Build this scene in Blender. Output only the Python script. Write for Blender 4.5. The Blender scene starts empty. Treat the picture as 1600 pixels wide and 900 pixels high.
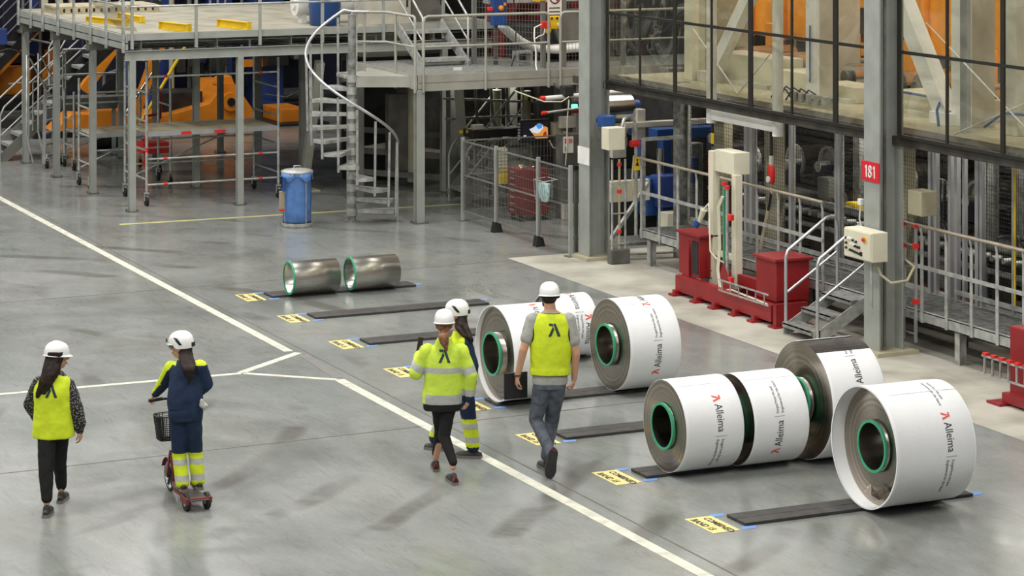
import bpy, bmesh, math, random
from mathutils import Vector, Matrix, Euler
from mathutils.bvhtree import BVHTree
random.seed(7)
PI = math.pi
S = bpy.context.scene
COL = S.collection

# ---------------------------------------------------------------- camera
CAMH = 6.3
YAW = math.atan2(1860, 4000)
cd = bpy.data.cameras.new('camera')
cam = bpy.data.objects.new('camera', cd); COL.objects.link(cam)
cam.location = (0, 0, CAMH)
cam.rotation_euler = (PI/2, 0, -YAW)
cd.sensor_width = 36; cd.lens = 90; cd.shift_y = -0.4375
cd.clip_start = .5; cd.clip_end = 300
S.camera = cam

# ---------------------------------------------------------------- world, lights, exposure
S.view_settings.view_transform = 'Standard'
S.view_settings.look = 'None'
S.view_settings.exposure = -0.5
S.view_settings.gamma = 1
S.view_settings.use_curve_mapping = False
w = bpy.data.worlds.new('hall_air'); S.world = w; w.use_nodes = True
w.node_tree.nodes['Background'].inputs[0].default_value = (.93, .95, 1, 1)
w.node_tree.nodes['Background'].inputs[1].default_value = 0.18

def area(name, loc, size, power, rot=(0, 0, 0), color=(1, .97, .92)):
    l = bpy.data.lights.new(name, 'AREA'); l.shape = 'RECTANGLE'
    l.size, l.size_y = size; l.energy = power; l.color = color
    o = bpy.data.objects.new(name, l); COL.objects.link(o)
    o.location = loc; o.rotation_euler = rot
    return o
# high-bay lamp rows of the hall
for x, pw in ((-5, 1000), (3, 960), (10, 900), (15.5, 720)):
    for y in (12, 24, 36, 48):
        area('high_bay_light', (x, y, 11.5), (.9, 7), pw)
for y in (22, 30, 38):
    area('machine_hall_light', (21.5, y, 7.5), (.8, 6), 260, color=(1, .93, .8))
for y in (22.5, 26, 29.5, 33):
    area('added_fill_light', (19.3, y, 2.55), (.25, 1.6), 48, color=(1, .95, .86))  # added fill under the slab, brightens the machine interior; no fitting there
area('added_fill_light', (18.9, 41.2, 2.12), (1.6, .25), 30, color=(1, .95, .86))  # added fill that lifts the dark space under the lower platform
for y in (58, 70):
    area('high_bay_light', (14, y, 11.5), (8, .9), 350)

# ---------------------------------------------------------------- materials
def newmat(name):
    m = bpy.data.materials.new(name); m.use_nodes = True
    nt = m.node_tree; b = nt.nodes['Principled BSDF']
    return m, nt, b
def lin(c):
    return tuple(((x/255)/12.92 if x/255 <= .04045 else ((x/255+.055)/1.055)**2.4) for x in c)+(1,)
def mat(name, rgb, rough=.5, metal=0, var=.08, scale=6, spec=.5, bump=0, dirt=None):
    """rgb in 0-255 display values; slight procedural variation"""
    m, nt, b = newmat(name); N = nt.nodes; L = nt.links
    tc = N.new('ShaderNodeTexCoord'); n = N.new('ShaderNodeTexNoise')
    n.inputs['Scale'].default_value = scale; n.inputs['Detail'].default_value = 4
    L.new(tc.outputs['Object'], n.inputs['Vector'])
    r = N.new('ShaderNodeMix'); r.data_type = 'RGBA'
    c = lin(rgb)
    d = lin(dirt) if dirt else tuple(v*(1-2*var) for v in c[:3])+(1,)
    r.inputs[6].default_value = d
    r.inputs[7].default_value = tuple(min(1, v*(1+.5*var)) for v in c[:3])+(1,)
    mr = N.new('ShaderNodeMapRange'); mr.inputs[1].default_value = .3; mr.inputs[2].default_value = .6
    L.new(n.outputs[0], mr.inputs[0]); L.new(mr.outputs[0], r.inputs[0]); L.new(r.outputs[2], b.inputs['Base Color'])
    b.inputs['Roughness'].default_value = rough; b.inputs['Metallic'].default_value = metal
    b.inputs['Specular IOR Level'].default_value = spec
    if bump:
        bp = N.new('ShaderNodeBump'); bp.inputs['Strength'].default_value = bump; bp.inputs['Distance'].default_value = .01
        L.new(n.outputs[0], bp.inputs['Height']); L.new(bp.outputs[0], b.inputs['Normal'])
    return m
MT = {}
def G(k): return MT[k]
MT['paint'] = mat('grey_painted_steel', (150, 154, 148), .5, 0, .08, 3)
MT['paint2'] = mat('dark_grey_painted_steel', (112, 112, 106), .5, 0, .1, 3)
MT['galv'] = mat('galvanised_steel', (182, 184, 180), .42, .45, .18, 9)
MT['galvd'] = mat('weathered_galvanised_steel', (142, 144, 140), .5, .35, .25, 12)
MT['alu'] = mat('aluminium', (196, 198, 200), .35, .7, .06, 5)
MT['deck'] = mat('worn_plank_deck', (158, 154, 138), .75, 0, .15, 2.2, bump=.2)
MT['wood'] = mat('pale_plywood', (176, 166, 138), .7, 0, .16, 5)
MT['yellow'] = mat('yellow_paint', (226, 192, 28), .5, 0, .1, 4)
MT['orange'] = mat('orange_paint', (222, 134, 30), .45, 0, .12, 2)
MT['orange_lifted'] = mat('orange_paint_lightened_for_dim_hall', (240, 158, 44), .45, 0, .12, 2)  # same orange, brightness added to its colour to offset light behind the glazing
MT['blue'] = mat('blue_paint', (44, 66, 128), .4, 0, .15, 2)
MT['blued'] = mat('dark_blue_paint', (26, 32, 54), .5, 0, .2, 3)
MT['blue2'] = mat('bright_blue_paint', (30, 72, 134), .4, 0, .1, 3)
MT['red'] = mat('red_paint', (138, 26, 30), .42, 0, .1, 4)
MT['redd'] = mat('dark_red_paint', (112, 34, 34), .5, 0, .15, 4)
MT['redb'] = mat('bright_red_plastic', (212, 44, 38), .4, 0, .05, 4)
MT['green'] = mat('green_plastic', (64, 164, 122), .4, 0, .05, 4)
MT['cream'] = mat('cream_enamel', (212, 208, 186), .45, 0, .05, 3)
MT['creamd'] = mat('beige_enamel', (170, 164, 138), .5, 0, .08, 3)
MT['white'] = mat('white_enamel', (226, 226, 222), .45, 0, .05, 3)
MT['offwhite'] = mat('offwhite_painted_steel', (190, 186, 172), .5, 0, .1, 2)
MT['plat2'] = mat('pale_grey_platform_paint', (158, 158, 148), .5, 0, .08, 3)
MT['black'] = mat('black_plastic', (26, 26, 28), .5, 0, .2, 6)
MT['dark'] = mat('dark_machine_steel', (44, 44, 44), .55, .2, .3, 4)
MT['dark2'] = mat('brown_black_machine_steel', (66, 62, 56), .55, .2, .3, 3)
MT['mid'] = mat('grey_machine_steel', (106, 106, 100), .5, .3, .25, 3)
MT['steel'] = mat('polished_steel', (190, 190, 188), .2, 1, .08, 3)
MT['rubber'] = mat('black_rubber', (58, 56, 54), .62, 0, .25, 9, bump=.3)
MT['rubberd'] = mat('tyre_rubber', (24, 24, 24), .7, 0, .2, 9)
MT['wall'] = mat('hall_wall_cladding', (70, 70, 68), .8, 0, .15, .5)
MT['wire'] = mat('fence_wire', (120, 120, 114), .5, .3, .1, 9)
MT['wired'] = mat('black_mesh_wire', (52, 52, 50), .5, .3, .1, 9)
MT['conc'] = mat('pale_concrete_base', (176, 172, 158), .8, 0, .12, 1.5)
MT['linep'] = mat('worn_white_line_paint', (206, 206, 190), .5, 0, .12, 7, dirt=(176, 176, 164))
MT['liney'] = mat('worn_yellow_line_paint', (196, 192, 130), .5, 0, .12, 5, dirt=(170, 168, 120))
MT['tape'] = mat('blue_tape', (92, 134, 196), .6, 0, .1, 20, dirt=(120, 146, 180))
MT['stick'] = mat('yellow_label_paper', (222, 204, 128), .6, 0, .1, 20, dirt=(206, 190, 130))
MT['ink'] = mat('black_ink', (30, 34, 36), .6, 0, .1, 9)
MT['inkred'] = mat('red_ink', (222, 76, 54), .6, 0, .05, 9)
MT['joint'] = mat('dark_joint_seal', (98, 98, 94), .7, 0, .1, 9)

# ---------------------------------------------------------------- mesh collecting
class MB:
    def __init__(s): s.v = []; s.f = []; s.mi = []; s.sm = []; s.cur = 0
    def add(s, vs, fs, smooth=False):
        n = len(s.v); s.v += [Vector(v) for v in vs]
        for f in fs: s.f.append([i+n for i in f]); s.mi.append(s.cur); s.sm.append(smooth)
        return s
    def box(s, x0, x1, y0, y1, z0, z1):
        v = [(x, y, z) for z in (z0, z1) for y in (y0, y1) for x in (x0, x1)]
        return s.add(v, [(0, 2, 3, 1), (4, 5, 7, 6), (0, 1, 5, 4), (2, 6, 7, 3), (0, 4, 6, 2), (1, 3, 7, 5)])
    def bev(s, x0, x1, y0, y1, z0, z1, b=.01):
        """box with chamfered edges"""
        bm = bmesh.new(); bmesh.ops.create_cube(bm, size=1)
        for v in bm.verts:
            v.co = Vector((x0+(v.co.x+.5)*(x1-x0), y0+(v.co.y+.5)*(y1-y0), z0+(v.co.z+.5)*(z1-z0)))
        bmesh.ops.bevel(bm, geom=bm.edges[:], offset=b, segments=2, profile=.6, affect='EDGES')
        bm.verts.index_update(); s.add([v.co.copy() for v in bm.verts], [[v.index for v in f.verts] for f in bm.faces]); bm.free()
        return s
    def bar(s, a, b, w, h=None, up=(0, 0, 1)):
        """rectangular bar between two points, w sideways, h along up"""
        h = w if h is None else h
        a, b = Vector(a), Vector(b); d = (b-a).normalized(); u = Vector(up)
        if abs(d.dot(u)) > .999: u = Vector((0, 1, 0))
        sx = d.cross(u).normalized(); uz = sx.cross(d).normalized()
        v = []
        for p in (a, b):
            for i, j in ((-1, -1), (1, -1), (1, 1), (-1, 1)): v.append(p+sx*i*w/2+uz*j*h/2)
        return s.add(v, [(0, 1, 2, 3), (7, 6, 5, 4), (0, 4, 5, 1), (1, 5, 6, 2), (2, 6, 7, 3), (3, 7, 4, 0)])
    def ring(s, c, d, r, n, up=None, ry=None):
        d = Vector(d).normalized(); u = Vector(up) if up else Vector((0, 0, 1))
        if abs(d.dot(u)) > .99: u = Vector((0, 1, 0))
        x = d.cross(u).normalized(); y = x.cross(d); ry = r if ry is None else ry
        return [Vector(c)+x*math.cos(k*2*PI/n)*r+y*math.sin(k*2*PI/n)*ry for k in range(n)]
    def loft(s, rings, cap=True, closed=False, smooth=True):
        n = len(rings[0]); v = [p for r in rings for p in r]; f = []
        m = len(rings)
        for i in range(m if closed else m-1):
            j = (i+1) % m
            for k in range(n): f.append((i*n+k, i*n+(k+1) % n, j*n+(k+1) % n, j*n+k))
        s.add(v, f, smooth)
        if cap and not closed:
            s.add(rings[0], [list(range(n))[::-1]]); s.add(rings[-1], [list(range(n))])
        return s
    def cyl(s, a, b, r, n=16, r2=None, cap=True):
        d = Vector(b)-Vector(a)
        return s.loft([s.ring(a, d, r, n), s.ring(b, d, r if r2 is None else r2, n)], cap)
    def tube(s, pts, r, n=8, closed=False):
        P = [Vector(p) for p in pts]; R = []; m = len(P); x = None
        for i in range(m):
            if closed: d = (P[(i+1) % m]-P[i-1])
            else: d = (P[min(i+1, m-1)]-P[max(i-1, 0)])
            d.normalize()
            if x is None:
                u = Vector((0, 0, 1)) if abs(d.z) < .9 else Vector((0, 1, 0)); x = d.cross(u).normalized()
            else:
                x = (x-d*x.dot(d)); x.normalize()
            y = x.cross(d)
            rr = r[i] if isinstance(r, (list, tuple)) else r
            R.append([P[i]+x*math.cos(k*2*PI/n)*rr+y*math.sin(k*2*PI/n)*rr for k in range(n)])
        return s.loft(R, not closed, closed)
    def pipe(s, a, b, ro, ri, n=48):
        """hollow cylinder"""
        d = Vector(b)-Vector(a)
        R = [s.ring(a, d, ri, n), s.ring(a, d, ro, n), s.ring(b, d, ro, n), s.ring(b, d, ri, n)]
        st = len(s.v); s.add([p for r in R for p in r], [])
        for i in range(4):
            j = (i+1) % 4
            for k in range(n):
                s.f.append([st+i*n+k, st+i*n+(k+1) % n, st+j*n+(k+1) % n, st+j*n+k]); s.mi.append(s.cur); s.sm.append(False)
        return s
    def sph(s, c, r, n=12, m=8, sc=(1, 1, 1), zmin=-1):
        R = []
        for i in range(m+1):
            t = PI*i/m; z = max(-math.cos(t), zmin)
            q = math.sin(t) if -math.cos(t) > zmin else math.sqrt(max(0, 1-zmin*zmin))*i/max(1, m)
            R.append([Vector(c)+Vector((math.cos(k*2*PI/n)*q*r*sc[0], math.sin(k*2*PI/n)*q*r*sc[1], z*r*sc[2])) for k in range(n)])
        return s.loft(R, True)
    def poly(s, pts, d):
        """flat polygon extruded by vector d"""
        n = len(pts); P = [Vector(p) for p in pts]; d = Vector(d)
        s.add(P+[p+d for p in P], [list(range(n))[::-1], list(range(n, 2*n))]+[(i, (i+1) % n, n+(i+1) % n, n+i) for i in range(n)])
        return s
    def build(s, name, mats, parent=None, smooth=None, **tags):
        me = bpy.data.meshes.new(name)
        off = parent_loc(parent)
        me.from_pydata([v-off for v in s.v], [], s.f)
        if not isinstance(mats, (list, tuple)): mats = [mats]
        for m in mats: me.materials.append(MT[m] if isinstance(m, str) else m)
        for p, i, q in zip(me.polygons, s.mi, s.sm):
            p.material_index = i; p.use_smooth = q if smooth is None else smooth
        bm = bmesh.new(); bm.from_mesh(me); bmesh.ops.recalc_face_normals(bm, faces=bm.faces[:]); bm.to_mesh(me); bm.free()
        o = bpy.data.objects.new(name, me); COL.objects.link(o)
        if parent: o.parent = parent
        for k, v in tags.items(): o[k] = v
        return o
def parent_loc(p):
    v = Vector((0, 0, 0))
    while p: v = v+p.location; p = p.parent
    return v
def tag(o, label=None, cat=None, group=None, kind=None):
    if label: o['label'] = label
    if cat: o['category'] = cat
    if group: o['group'] = group
    if kind: o['kind'] = kind
    return o
def thing(name, loc, label, cat, group=None):
    o = bpy.data.objects.new(name, None); COL.objects.link(o); o.location = loc; o.empty_display_size = .1
    return tag(o, label, cat, group)
def single(mb, name, mats, loc, label, cat, group=None, smooth=None):
    """a thing that is one mesh, origin at loc"""
    for v in mb.v: v -= Vector(loc)
    o = mb.build(name, mats, None, smooth); o.location = loc
    return tag(o, label, cat, group)
def struct(mb, name, mats, **k):
    o = mb.build(name, mats); o['kind'] = 'structure'; return o
def copy_tree(o, parent=None):
    c = o.copy(); COL.objects.link(c)
    if parent: c.parent = parent
    for ch in list(o.children): copy_tree(ch, c)
    return c
def clone(o, loc, label, rz=None, group=None):
    c = copy_tree(o); c.location = loc; c['label'] = label
    if rz is not None: c.rotation_euler.z = rz
    if group: c['group'] = group
    return c
def M(**k): return MB()
def text_mesh(txt, size, align='LEFT', bold=0, space=1.0, sub=False):
    """list of (verts, faces) of lettering in the XY plane"""
    cu = bpy.data.curves.new('lettering', 'FONT'); cu.body = txt; cu.size = size; cu.align_x = align; cu.offset = bold
    cu.space_character = space; cu.resolution_u = 3
    o = bpy.data.objects.new('lettering', cu); COL.objects.link(o)
    dg = bpy.context.evaluated_depsgraph_get(); me = bpy.data.meshes.new_from_object(o.evaluated_get(dg))
    bm = bmesh.new(); bm.from_mesh(me); bmesh.ops.triangulate(bm, faces=bm.faces[:])
    if sub: bmesh.ops.subdivide_edges(bm, edges=[e for e in bm.edges if e.calc_length() > size*.3], cuts=2)
    bm.verts.index_update()
    r = ([v.co.copy() for v in bm.verts], [[v.index for v in f.verts] for f in bm.faces])
    bm.free(); bpy.data.objects.remove(o); bpy.data.meshes.remove(me); bpy.data.curves.remove(cu)
    return r
# the maker's mark used on vests and coil wraps, unit box 0..1
MARK = [[(.40, 1), (.60, 1), (1, 0), (.76, 0)],
        [(0, 0), (.24, 0), (.50, .56), (.38, .78), (.30, .62)],
        [(.05, 1), (.30, 1), (.38, .96), (.42, .80), (.38, .76), (.30, .82), (.12, .82), (.06, .88)]]
# ================================================================ FLOOR
def floor_material():
    m, nt, b = newmat('polished_concrete'); N = nt.nodes; L = nt.links
    tc = N.new('ShaderNodeTexCoord'); mp = N.new('ShaderNodeMapping'); L.new(tc.outputs['Object'], mp.inputs[0])
    def noise(scale, det, dist=0, vec=None, rough=.55):
        n = N.new('ShaderNodeTexNoise'); n.inputs['Scale'].default_value = scale; n.inputs['Detail'].default_value = det
        n.inputs['Distortion'].default_value = dist; n.inputs['Roughness'].default_value = rough
        L.new(vec or mp.outputs[0], n.inputs['Vector']); return n.outputs[0]
    def ramp(src, stops):
        r = N.new('ShaderNodeValToRGB'); e = r.color_ramp.elements
        while len(e) < len(stops): e.new(.5)
        for q, (p, c) in zip(e, stops): q.position = p; q.color = c
        L.new(src, r.inputs[0]); return r.outputs[0]
    def mix(kind, fac, a, bb):
        x = N.new('ShaderNodeMix'); x.data_type = 'RGBA'; x.blend_type = kind
        if isinstance(fac, float): x.inputs[0].default_value = fac
        else: L.new(fac, x.inputs[0])
        L.new(a, x.inputs[6]); L.new(bb, x.inputs[7]); return x.outputs[2]
    g = lambda v, t=(1, 1, 1): (v*t[0], v*t[1], v*t[2], 1)
    base = ramp(noise(.35, 4, .5), [(.3, lin((124, 128, 125))), (.5, lin((138, 142, 139))), (.7, lin((150, 152, 148)))])
    st = N.new('ShaderNodeMapping'); st.inputs['Scale'].default_value = (.55, .3, 1); st.inputs['Rotation'].default_value = (0, 0, .5); L.new(tc.outputs['Object'], st.inputs[0])
    fine = ramp(noise(6, 9, .2, st.outputs[0], rough=.75), [(.3, g(.8)), (.65, g(1.07))])
    c = mix('MULTIPLY', .7, base, fine)
    # worn brown traffic patches
    wear = ramp(noise(.9, 8, .8, st.outputs[0], .68), [(.47, g(1)), (.58, g(.84, (1, .98, .94))), (.74, g(.68, (1, .965, .9)))])
    c = mix('MULTIPLY', .8, c, wear)
    scr = N.new('ShaderNodeMapping'); scr.inputs['Scale'].default_value = (5, .5, 1); scr.inputs['Rotation'].default_value = (0, 0, -1.1); L.new(tc.outputs['Object'], scr.inputs[0])
    c = mix('MULTIPLY', .8, c, ramp(noise(2.2, 6, 2.5, scr.outputs[0], .6), [(.55, g(1)), (.68, g(.82)), (.8, g(.7))]))
    c = mix('MULTIPLY', .7, c, ramp(noise(28, 4, .3), [(.3, g(.9)), (.7, g(1.05))]))
    spots = ramp(noise(3.5, 3, 0), [(.72, g(1)), (.78, g(1.1))])
    c = mix('MULTIPLY', .6, c, spots)
    # curved tyre smears
    wv = N.new('ShaderNodeTexWave'); wv.wave_type = 'RINGS'; wv.rings_direction = 'Z'
    wm = N.new('ShaderNodeMapping'); wm.inputs['Location'].default_value = (-3.2, -29.5, 0); L.new(tc.outputs['Object'], wm.inputs[0]); L.new(wm.outputs[0], wv.inputs[0])
    wv.inputs['Scale'].default_value = .28; wv.inputs['Distortion'].default_value = 3.5; wv.inputs['Detail'].default_value = 3; wv.inputs['Detail Scale'].default_value = .6
    w1 = ramp(wv.outputs[0], [(.80, g(0)), (.97, g(1))])
    gate = ramp(noise(.33, 4, 1.5), [(.5, g(0)), (.62, g(1))])
    sm = mix('MULTIPLY', 1.0, w1, gate)
    dk = N.new('ShaderNodeRGB'); dk.outputs[0].default_value = lin((96, 94, 88))
    f = N.new('ShaderNodeMath'); f.operation = 'MULTIPLY'; f.inputs[1].default_value = .8; L.new(sm, f.inputs[0])
    c = mix('MIX', f.outputs[0], c, dk.outputs[0])
    L.new(c, b.inputs['Base Color'])
    rr = N.new('ShaderNodeMapRange'); rr.inputs[1].default_value = .3; rr.inputs[2].default_value = .7; rr.inputs[3].default_value = .13; rr.inputs[4].default_value = .26
    L.new(noise(1.2, 6, 1), rr.inputs[0]); L.new(rr.outputs[0], b.inputs['Roughness'])
    b.inputs['Specular IOR Level'].default_value = .5
    bp = N.new('ShaderNodeBump'); bp.inputs['Strength'].default_value = .02; bp.inputs['Distance'].default_value = .01
    L.new(noise(1.5, 2), bp.inputs['Height']); L.new(bp.outputs[0], b.inputs['Normal'])
    return m
MT['floor'] = floor_material()
struct(MB().add([(-12, 4, 0), (40, 4, 0), (40, 104, 0), (-12, 104, 0)], [(0, 1, 2, 3)]), 'floor', 'floor')
b = MB(); b.box(-12, 40, 100, 100.3, 0, 14); struct(b, 'wall_back', 'wall')
b = MB(); b.box(30, 30.3, 4, 100, 0, 14); struct(b, 'wall_right', 'wall')
def strip(pts, w, z0=.001, z1=.004):
    b = MB()
    for p, q in zip(pts[:-1], pts[1:]):
        a = Vector((*p, 0)); c = Vector((*q, 0)); d = (c-a).normalized(); n = Vector((-d.y, d.x, 0))*w/2
        b.poly([a+n+Vector((0, 0, z0)), c+n+Vector((0, 0, z0)), c-n+Vector((0, 0, z0)), a-n+Vector((0, 0, z0))], (0, 0, z1-z0))
    return b
struct(strip([(10.83, 55), (10.80, 29.75)], .12), 'trim_1', 'linep')
struct(strip([(10.88, 29.62), (9.86, 28.80)], .11), 'trim_2', 'linep')
struct(strip([(-2, 29.05), (9.86, 28.76), (10.74, 27.96)], .09), 'trim_3', 'linep')
struct(strip([(10.77, 27.95), (10.72, 12)], .125), 'trim_4', 'linep')
struct(strip([(11.85, 40.73), (17.87, 40.53)], .11), 'trim_5', 'liney')
struct(strip([(10.89, 29.5), (10.80, 28.05)], .12, .001, .003), 'trim_6', mat('old_line_ghost', (118, 116, 112), .5))
# pale concrete apron along the machine line
b = MB(); b.add([(16.15, 8, .002), (30, 8, .002), (30, 35.0, .002), (16.2, 35.0, .002)], [(0, 1, 2, 3)])
MT['apron'] = mat('pale_rough_concrete', (176, 173, 162), .75, 0, .14, 1.1, dirt=(140, 136, 124))
struct(b, 'trim_7', 'apron')
for i, pts in enumerate(([(11.0, 55), (10.98, 10)], [(-4, 24.95), (10.98, 25.35), (16.1, 25.5)], [(-4, 34.2), (11, 34.6), (16.1, 34.8)])):
    struct(strip(pts, .018, .001, .0025), 'trim_%d' % (8+i), 'joint')

# ================================================================ MATS, STICKERS, TAPE
mats_y = [(33.48, 2.15), (31.76, 2.50), (29.86, 2.3), (28.02, 2.3), (26.05, 2.45), (24.30, 2.3), (22.50, 2.45), (20.58, 2.52)]
order = ['farthest one, under the two bare steel tubes', 'second from the far end, lying empty', 'third from the far end, partly behind the ponytailed worker',
         'under the far paper-wrapped coil', 'under the two coils beside the man in the vest', 'lying empty in front of the man in the vest',
         'under the row of two small coils and a tall coil', 'nearest one, under the torn-wrapped coil']
for (y, ln), od in zip(mats_y, order):
    b = MB()
    for s in (-1, 1): b.bev(11.85, 11.85+ln, y+s*.088-.085, y+s*.088+.085, .002, .03, .004)
    b.box(11.86, 11.84+ln, y-.02, y+.02, .002, .022)
    single(b, 'rubber_mat', 'rubber', (11.85, y, 0), 'long black rubber floor mat, '+od, 'floor mat', 'black rubber mats')
MT['inkw'] = mat('worn_black_ink', (88, 82, 50), .6, 0, .1, 30, dirt=(150, 140, 90))
t1 = text_mesh('COMBINED', .098, bold=.003); t2 = text_mesh('BAND 15', .098, bold=.003)
near = ['beside the steel tubes', 'at the second mat', 'at the third mat', 'by the ponytailed worker',
        'behind the dark overalls', 'by the vest man', 'at the three-coil mat', 'nearest the camera']
for (y, ln), od in zip(mats_y, near):
    e = thing('floor_sticker', (11.6, y, 0), 'yellow floor sticker '+od, 'sticker', 'yellow floor stickers')
    b = MB(); b.box(11.46, 11.74, y-.27, y+.27, .001, .004); b.build('label_sheet', 'stick', e)
    b = MB()
    for (vs, fs), xo, yo in ((t1, 11.62, .22), (t2, 11.49, .22)):
        b.add([(xo+v.y, y+yo-v.x, .0055) for v in vs], fs)
    b.build('lettering', 'ink', e)
k = 0
for (y, ln), od in zip(mats_y, near):
    for sx, dy, x in ((0, .27, 11.80), (1, -.22, 11.86)):
        b = MB(); jit = random.uniform(-.01, .01)
        b.poly([(x-.09, y+dy-.04+jit, .001), (x+.05, y+dy-.05, .001), (x+.10, y+dy+.03, .001), (x-.05, y+dy+.05, .001)], (0, 0, .002))
        single(b, 'tape_piece', 'tape', (x, y+dy, 0), 'blue tape by the %s corner of the sticker %s' % (('far', 'near')[sx], od), 'tape', 'blue tape marks')
for y, ln, dy, od in ((33.48, 2.15, .0, 'tube mat'), (31.76, 2.5, .22, 'empty second mat'), (20.58, 2.52, -.1, 'nearest mat')):
    b = MB(); x = 11.85+ln+.06
    b.poly([(x-.05, y+dy-.05, .001), (x+.09, y+dy-.04, .001), (x+.10, y+dy+.05, .001), (x-.03, y+dy+.06, .001)], (0, 0, .002))
    single(b, 'tape_piece', 'tape', (x, y+dy, 0), 'blue floor tape at the right-hand end of the '+od, 'tape', 'blue tape marks')

# ================================================================ COILS
ANROT = 0.25
def winding_material(name, rgb, rough=.3, radial=True, rings=260):
    m, nt, b = newmat(name); N = nt.nodes; L = nt.links
    tc = N.new('ShaderNodeTexCoord')
    b.inputs['Metallic'].default_value = 1; b.inputs['Roughness'].default_value = rough
    if radial:
        b.inputs['Anisotropic'].default_value = .95; b.inputs['Anisotropic Rotation'].default_value = ANROT
        tg = N.new('ShaderNodeTangent'); tg.direction_type = 'RADIAL'; tg.axis = 'X'; L.new(tg.outputs[0], b.inputs['Tangent'])
        sx = N.new('ShaderNodeSeparateXYZ'); L.new(tc.outputs['Object'], sx.inputs[0])
        cb = N.new('ShaderNodeCombineXYZ'); L.new(sx.outputs[1], cb.inputs[0]); L.new(sx.outputs[2], cb.inputs[1])
        ln = N.new('ShaderNodeVectorMath'); ln.operation = 'LENGTH'; L.new(cb.outputs[0], ln.inputs[0])
        n = N.new('ShaderNodeTexNoise'); n.noise_dimensions = '1D'; n.inputs['Scale'].default_value = 34; n.inputs['Detail'].default_value = 7
        L.new(ln.outputs['Value'], n.inputs['W'])
    else:
        mp = N.new('ShaderNodeMapping'); mp.inputs['Scale'].default_value = (.5, 14, 14); L.new(tc.outputs['Object'], mp.inputs[0])
        n = N.new('ShaderNodeTexNoise'); n.inputs['Scale'].default_value = 1; n.inputs['Detail'].default_value = 3; L.new(mp.outputs[0], n.inputs['Vector'])
    r = N.new('ShaderNodeValToRGB'); c = lin(rgb)
    r.color_ramp.elements[0].position = .25; r.color_ramp.elements[0].color = tuple(v*.62 for v in c[:3])+(1,)
    r.color_ramp.elements[1].position = .75; r.color_ramp.elements[1].color = c
    L.new(n.outputs[0], r.inputs[0]); L.new(r.outputs[0], b.inputs['Base Color'])
    bp = N.new('ShaderNodeBump'); bp.inputs['Strength'].default_value = .12 if radial else .35; bp.inputs['Distance'].default_value = .01
    L.new(n.outputs[0], bp.inputs['Height']); L.new(bp.outputs[0], b.inputs['Normal'])
    return m
MT['winding'] = winding_material('wound_steel_edges', (184, 174, 162), .2)
MT['tubesteel'] = winding_material('bare_steel_sheet', (216, 214, 208), .3, False)
MT['coresteel'] = winding_material('core_steel', (170, 164, 156), .28, False)
def paper_material():
    m, nt, b = newmat('woven_paper_wrap'); N = nt.nodes; L = nt.links
    tc = N.new('ShaderNodeTexCoord'); n = N.new('ShaderNodeTexNoise'); n.inputs['Scale'].default_value = 3; n.inputs['Detail'].default_value = 5
    L.new(tc.outputs['Object'], n.inputs['Vector'])
    r = N.new('ShaderNodeValToRGB'); r.color_ramp.elements[0].color = lin((222, 223, 224)); r.color_ramp.elements[1].color = lin((234, 235, 236))
    L.new(n.outputs[0], r.inputs[0]); L.new(r.outputs[0], b.inputs['Base Color'])
    b.inputs['Roughness'].default_value = .6
    wv = N.new('ShaderNodeTexNoise'); wv.inputs['Scale'].default_value = 60; L.new(tc.outputs['Object'], wv.inputs['Vector'])
    ad = N.new('ShaderNodeMath'); ad.operation = 'ADD'; L.new(n.outputs[0], ad.inputs[0]); L.new(wv.outputs[0], ad.inputs[1])
    bp = N.new('ShaderNodeBump'); bp.inputs['Strength'].default_value = .12; bp.inputs['Distance'].default_value = .02
    L.new(ad.outputs[0], bp.inputs['Height']); L.new(bp.outputs[0], b.inputs['Normal'])
    return m
MT['paper'] = paper_material()
MT['film'] = mat('dark_plastic_film', (52, 46, 46), .3, 0, .2, 8)
def ringsurf(b, prof, yc, zc, n=72, a0=0, a1=2*PI):
    """surface of revolution about the x axis; prof = [(x, r)]"""
    full = abs(a1-a0-2*PI) < 1e-6; m = n if full else n+1
    st = len(b.v)
    for x, r in prof:
        for k in range(m):
            a = a0+(a1-a0)*k/n; b.v.append(Vector((x, yc+math.cos(a)*r, zc+math.sin(a)*r)))
    for i in range(len(prof)-1):
        for k in range(n):
            k2 = (k+1) % m
            b.f.append([st+i*m+k, st+i*m+k2, st+(i+1)*m+k2, st+(i+1)*m+k]); b.mi.append(b.cur); b.sm.append(False)
def fitted(txt, size, length, **k):
    vs, fs = text_mesh(txt, size, **k); a = min(v.x for v in vs); q = length/(max(v.x for v in vs)-a)
    return [Vector(((v.x-a)*q, v.y, 0)) for v in vs], fs
T_A = fitted('Alleima', .118, .275, sub=True); T_1 = fitted('Forged from the past', .044, .29); T_2 = fitted('Engineered for the future', .044, .36)
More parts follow.
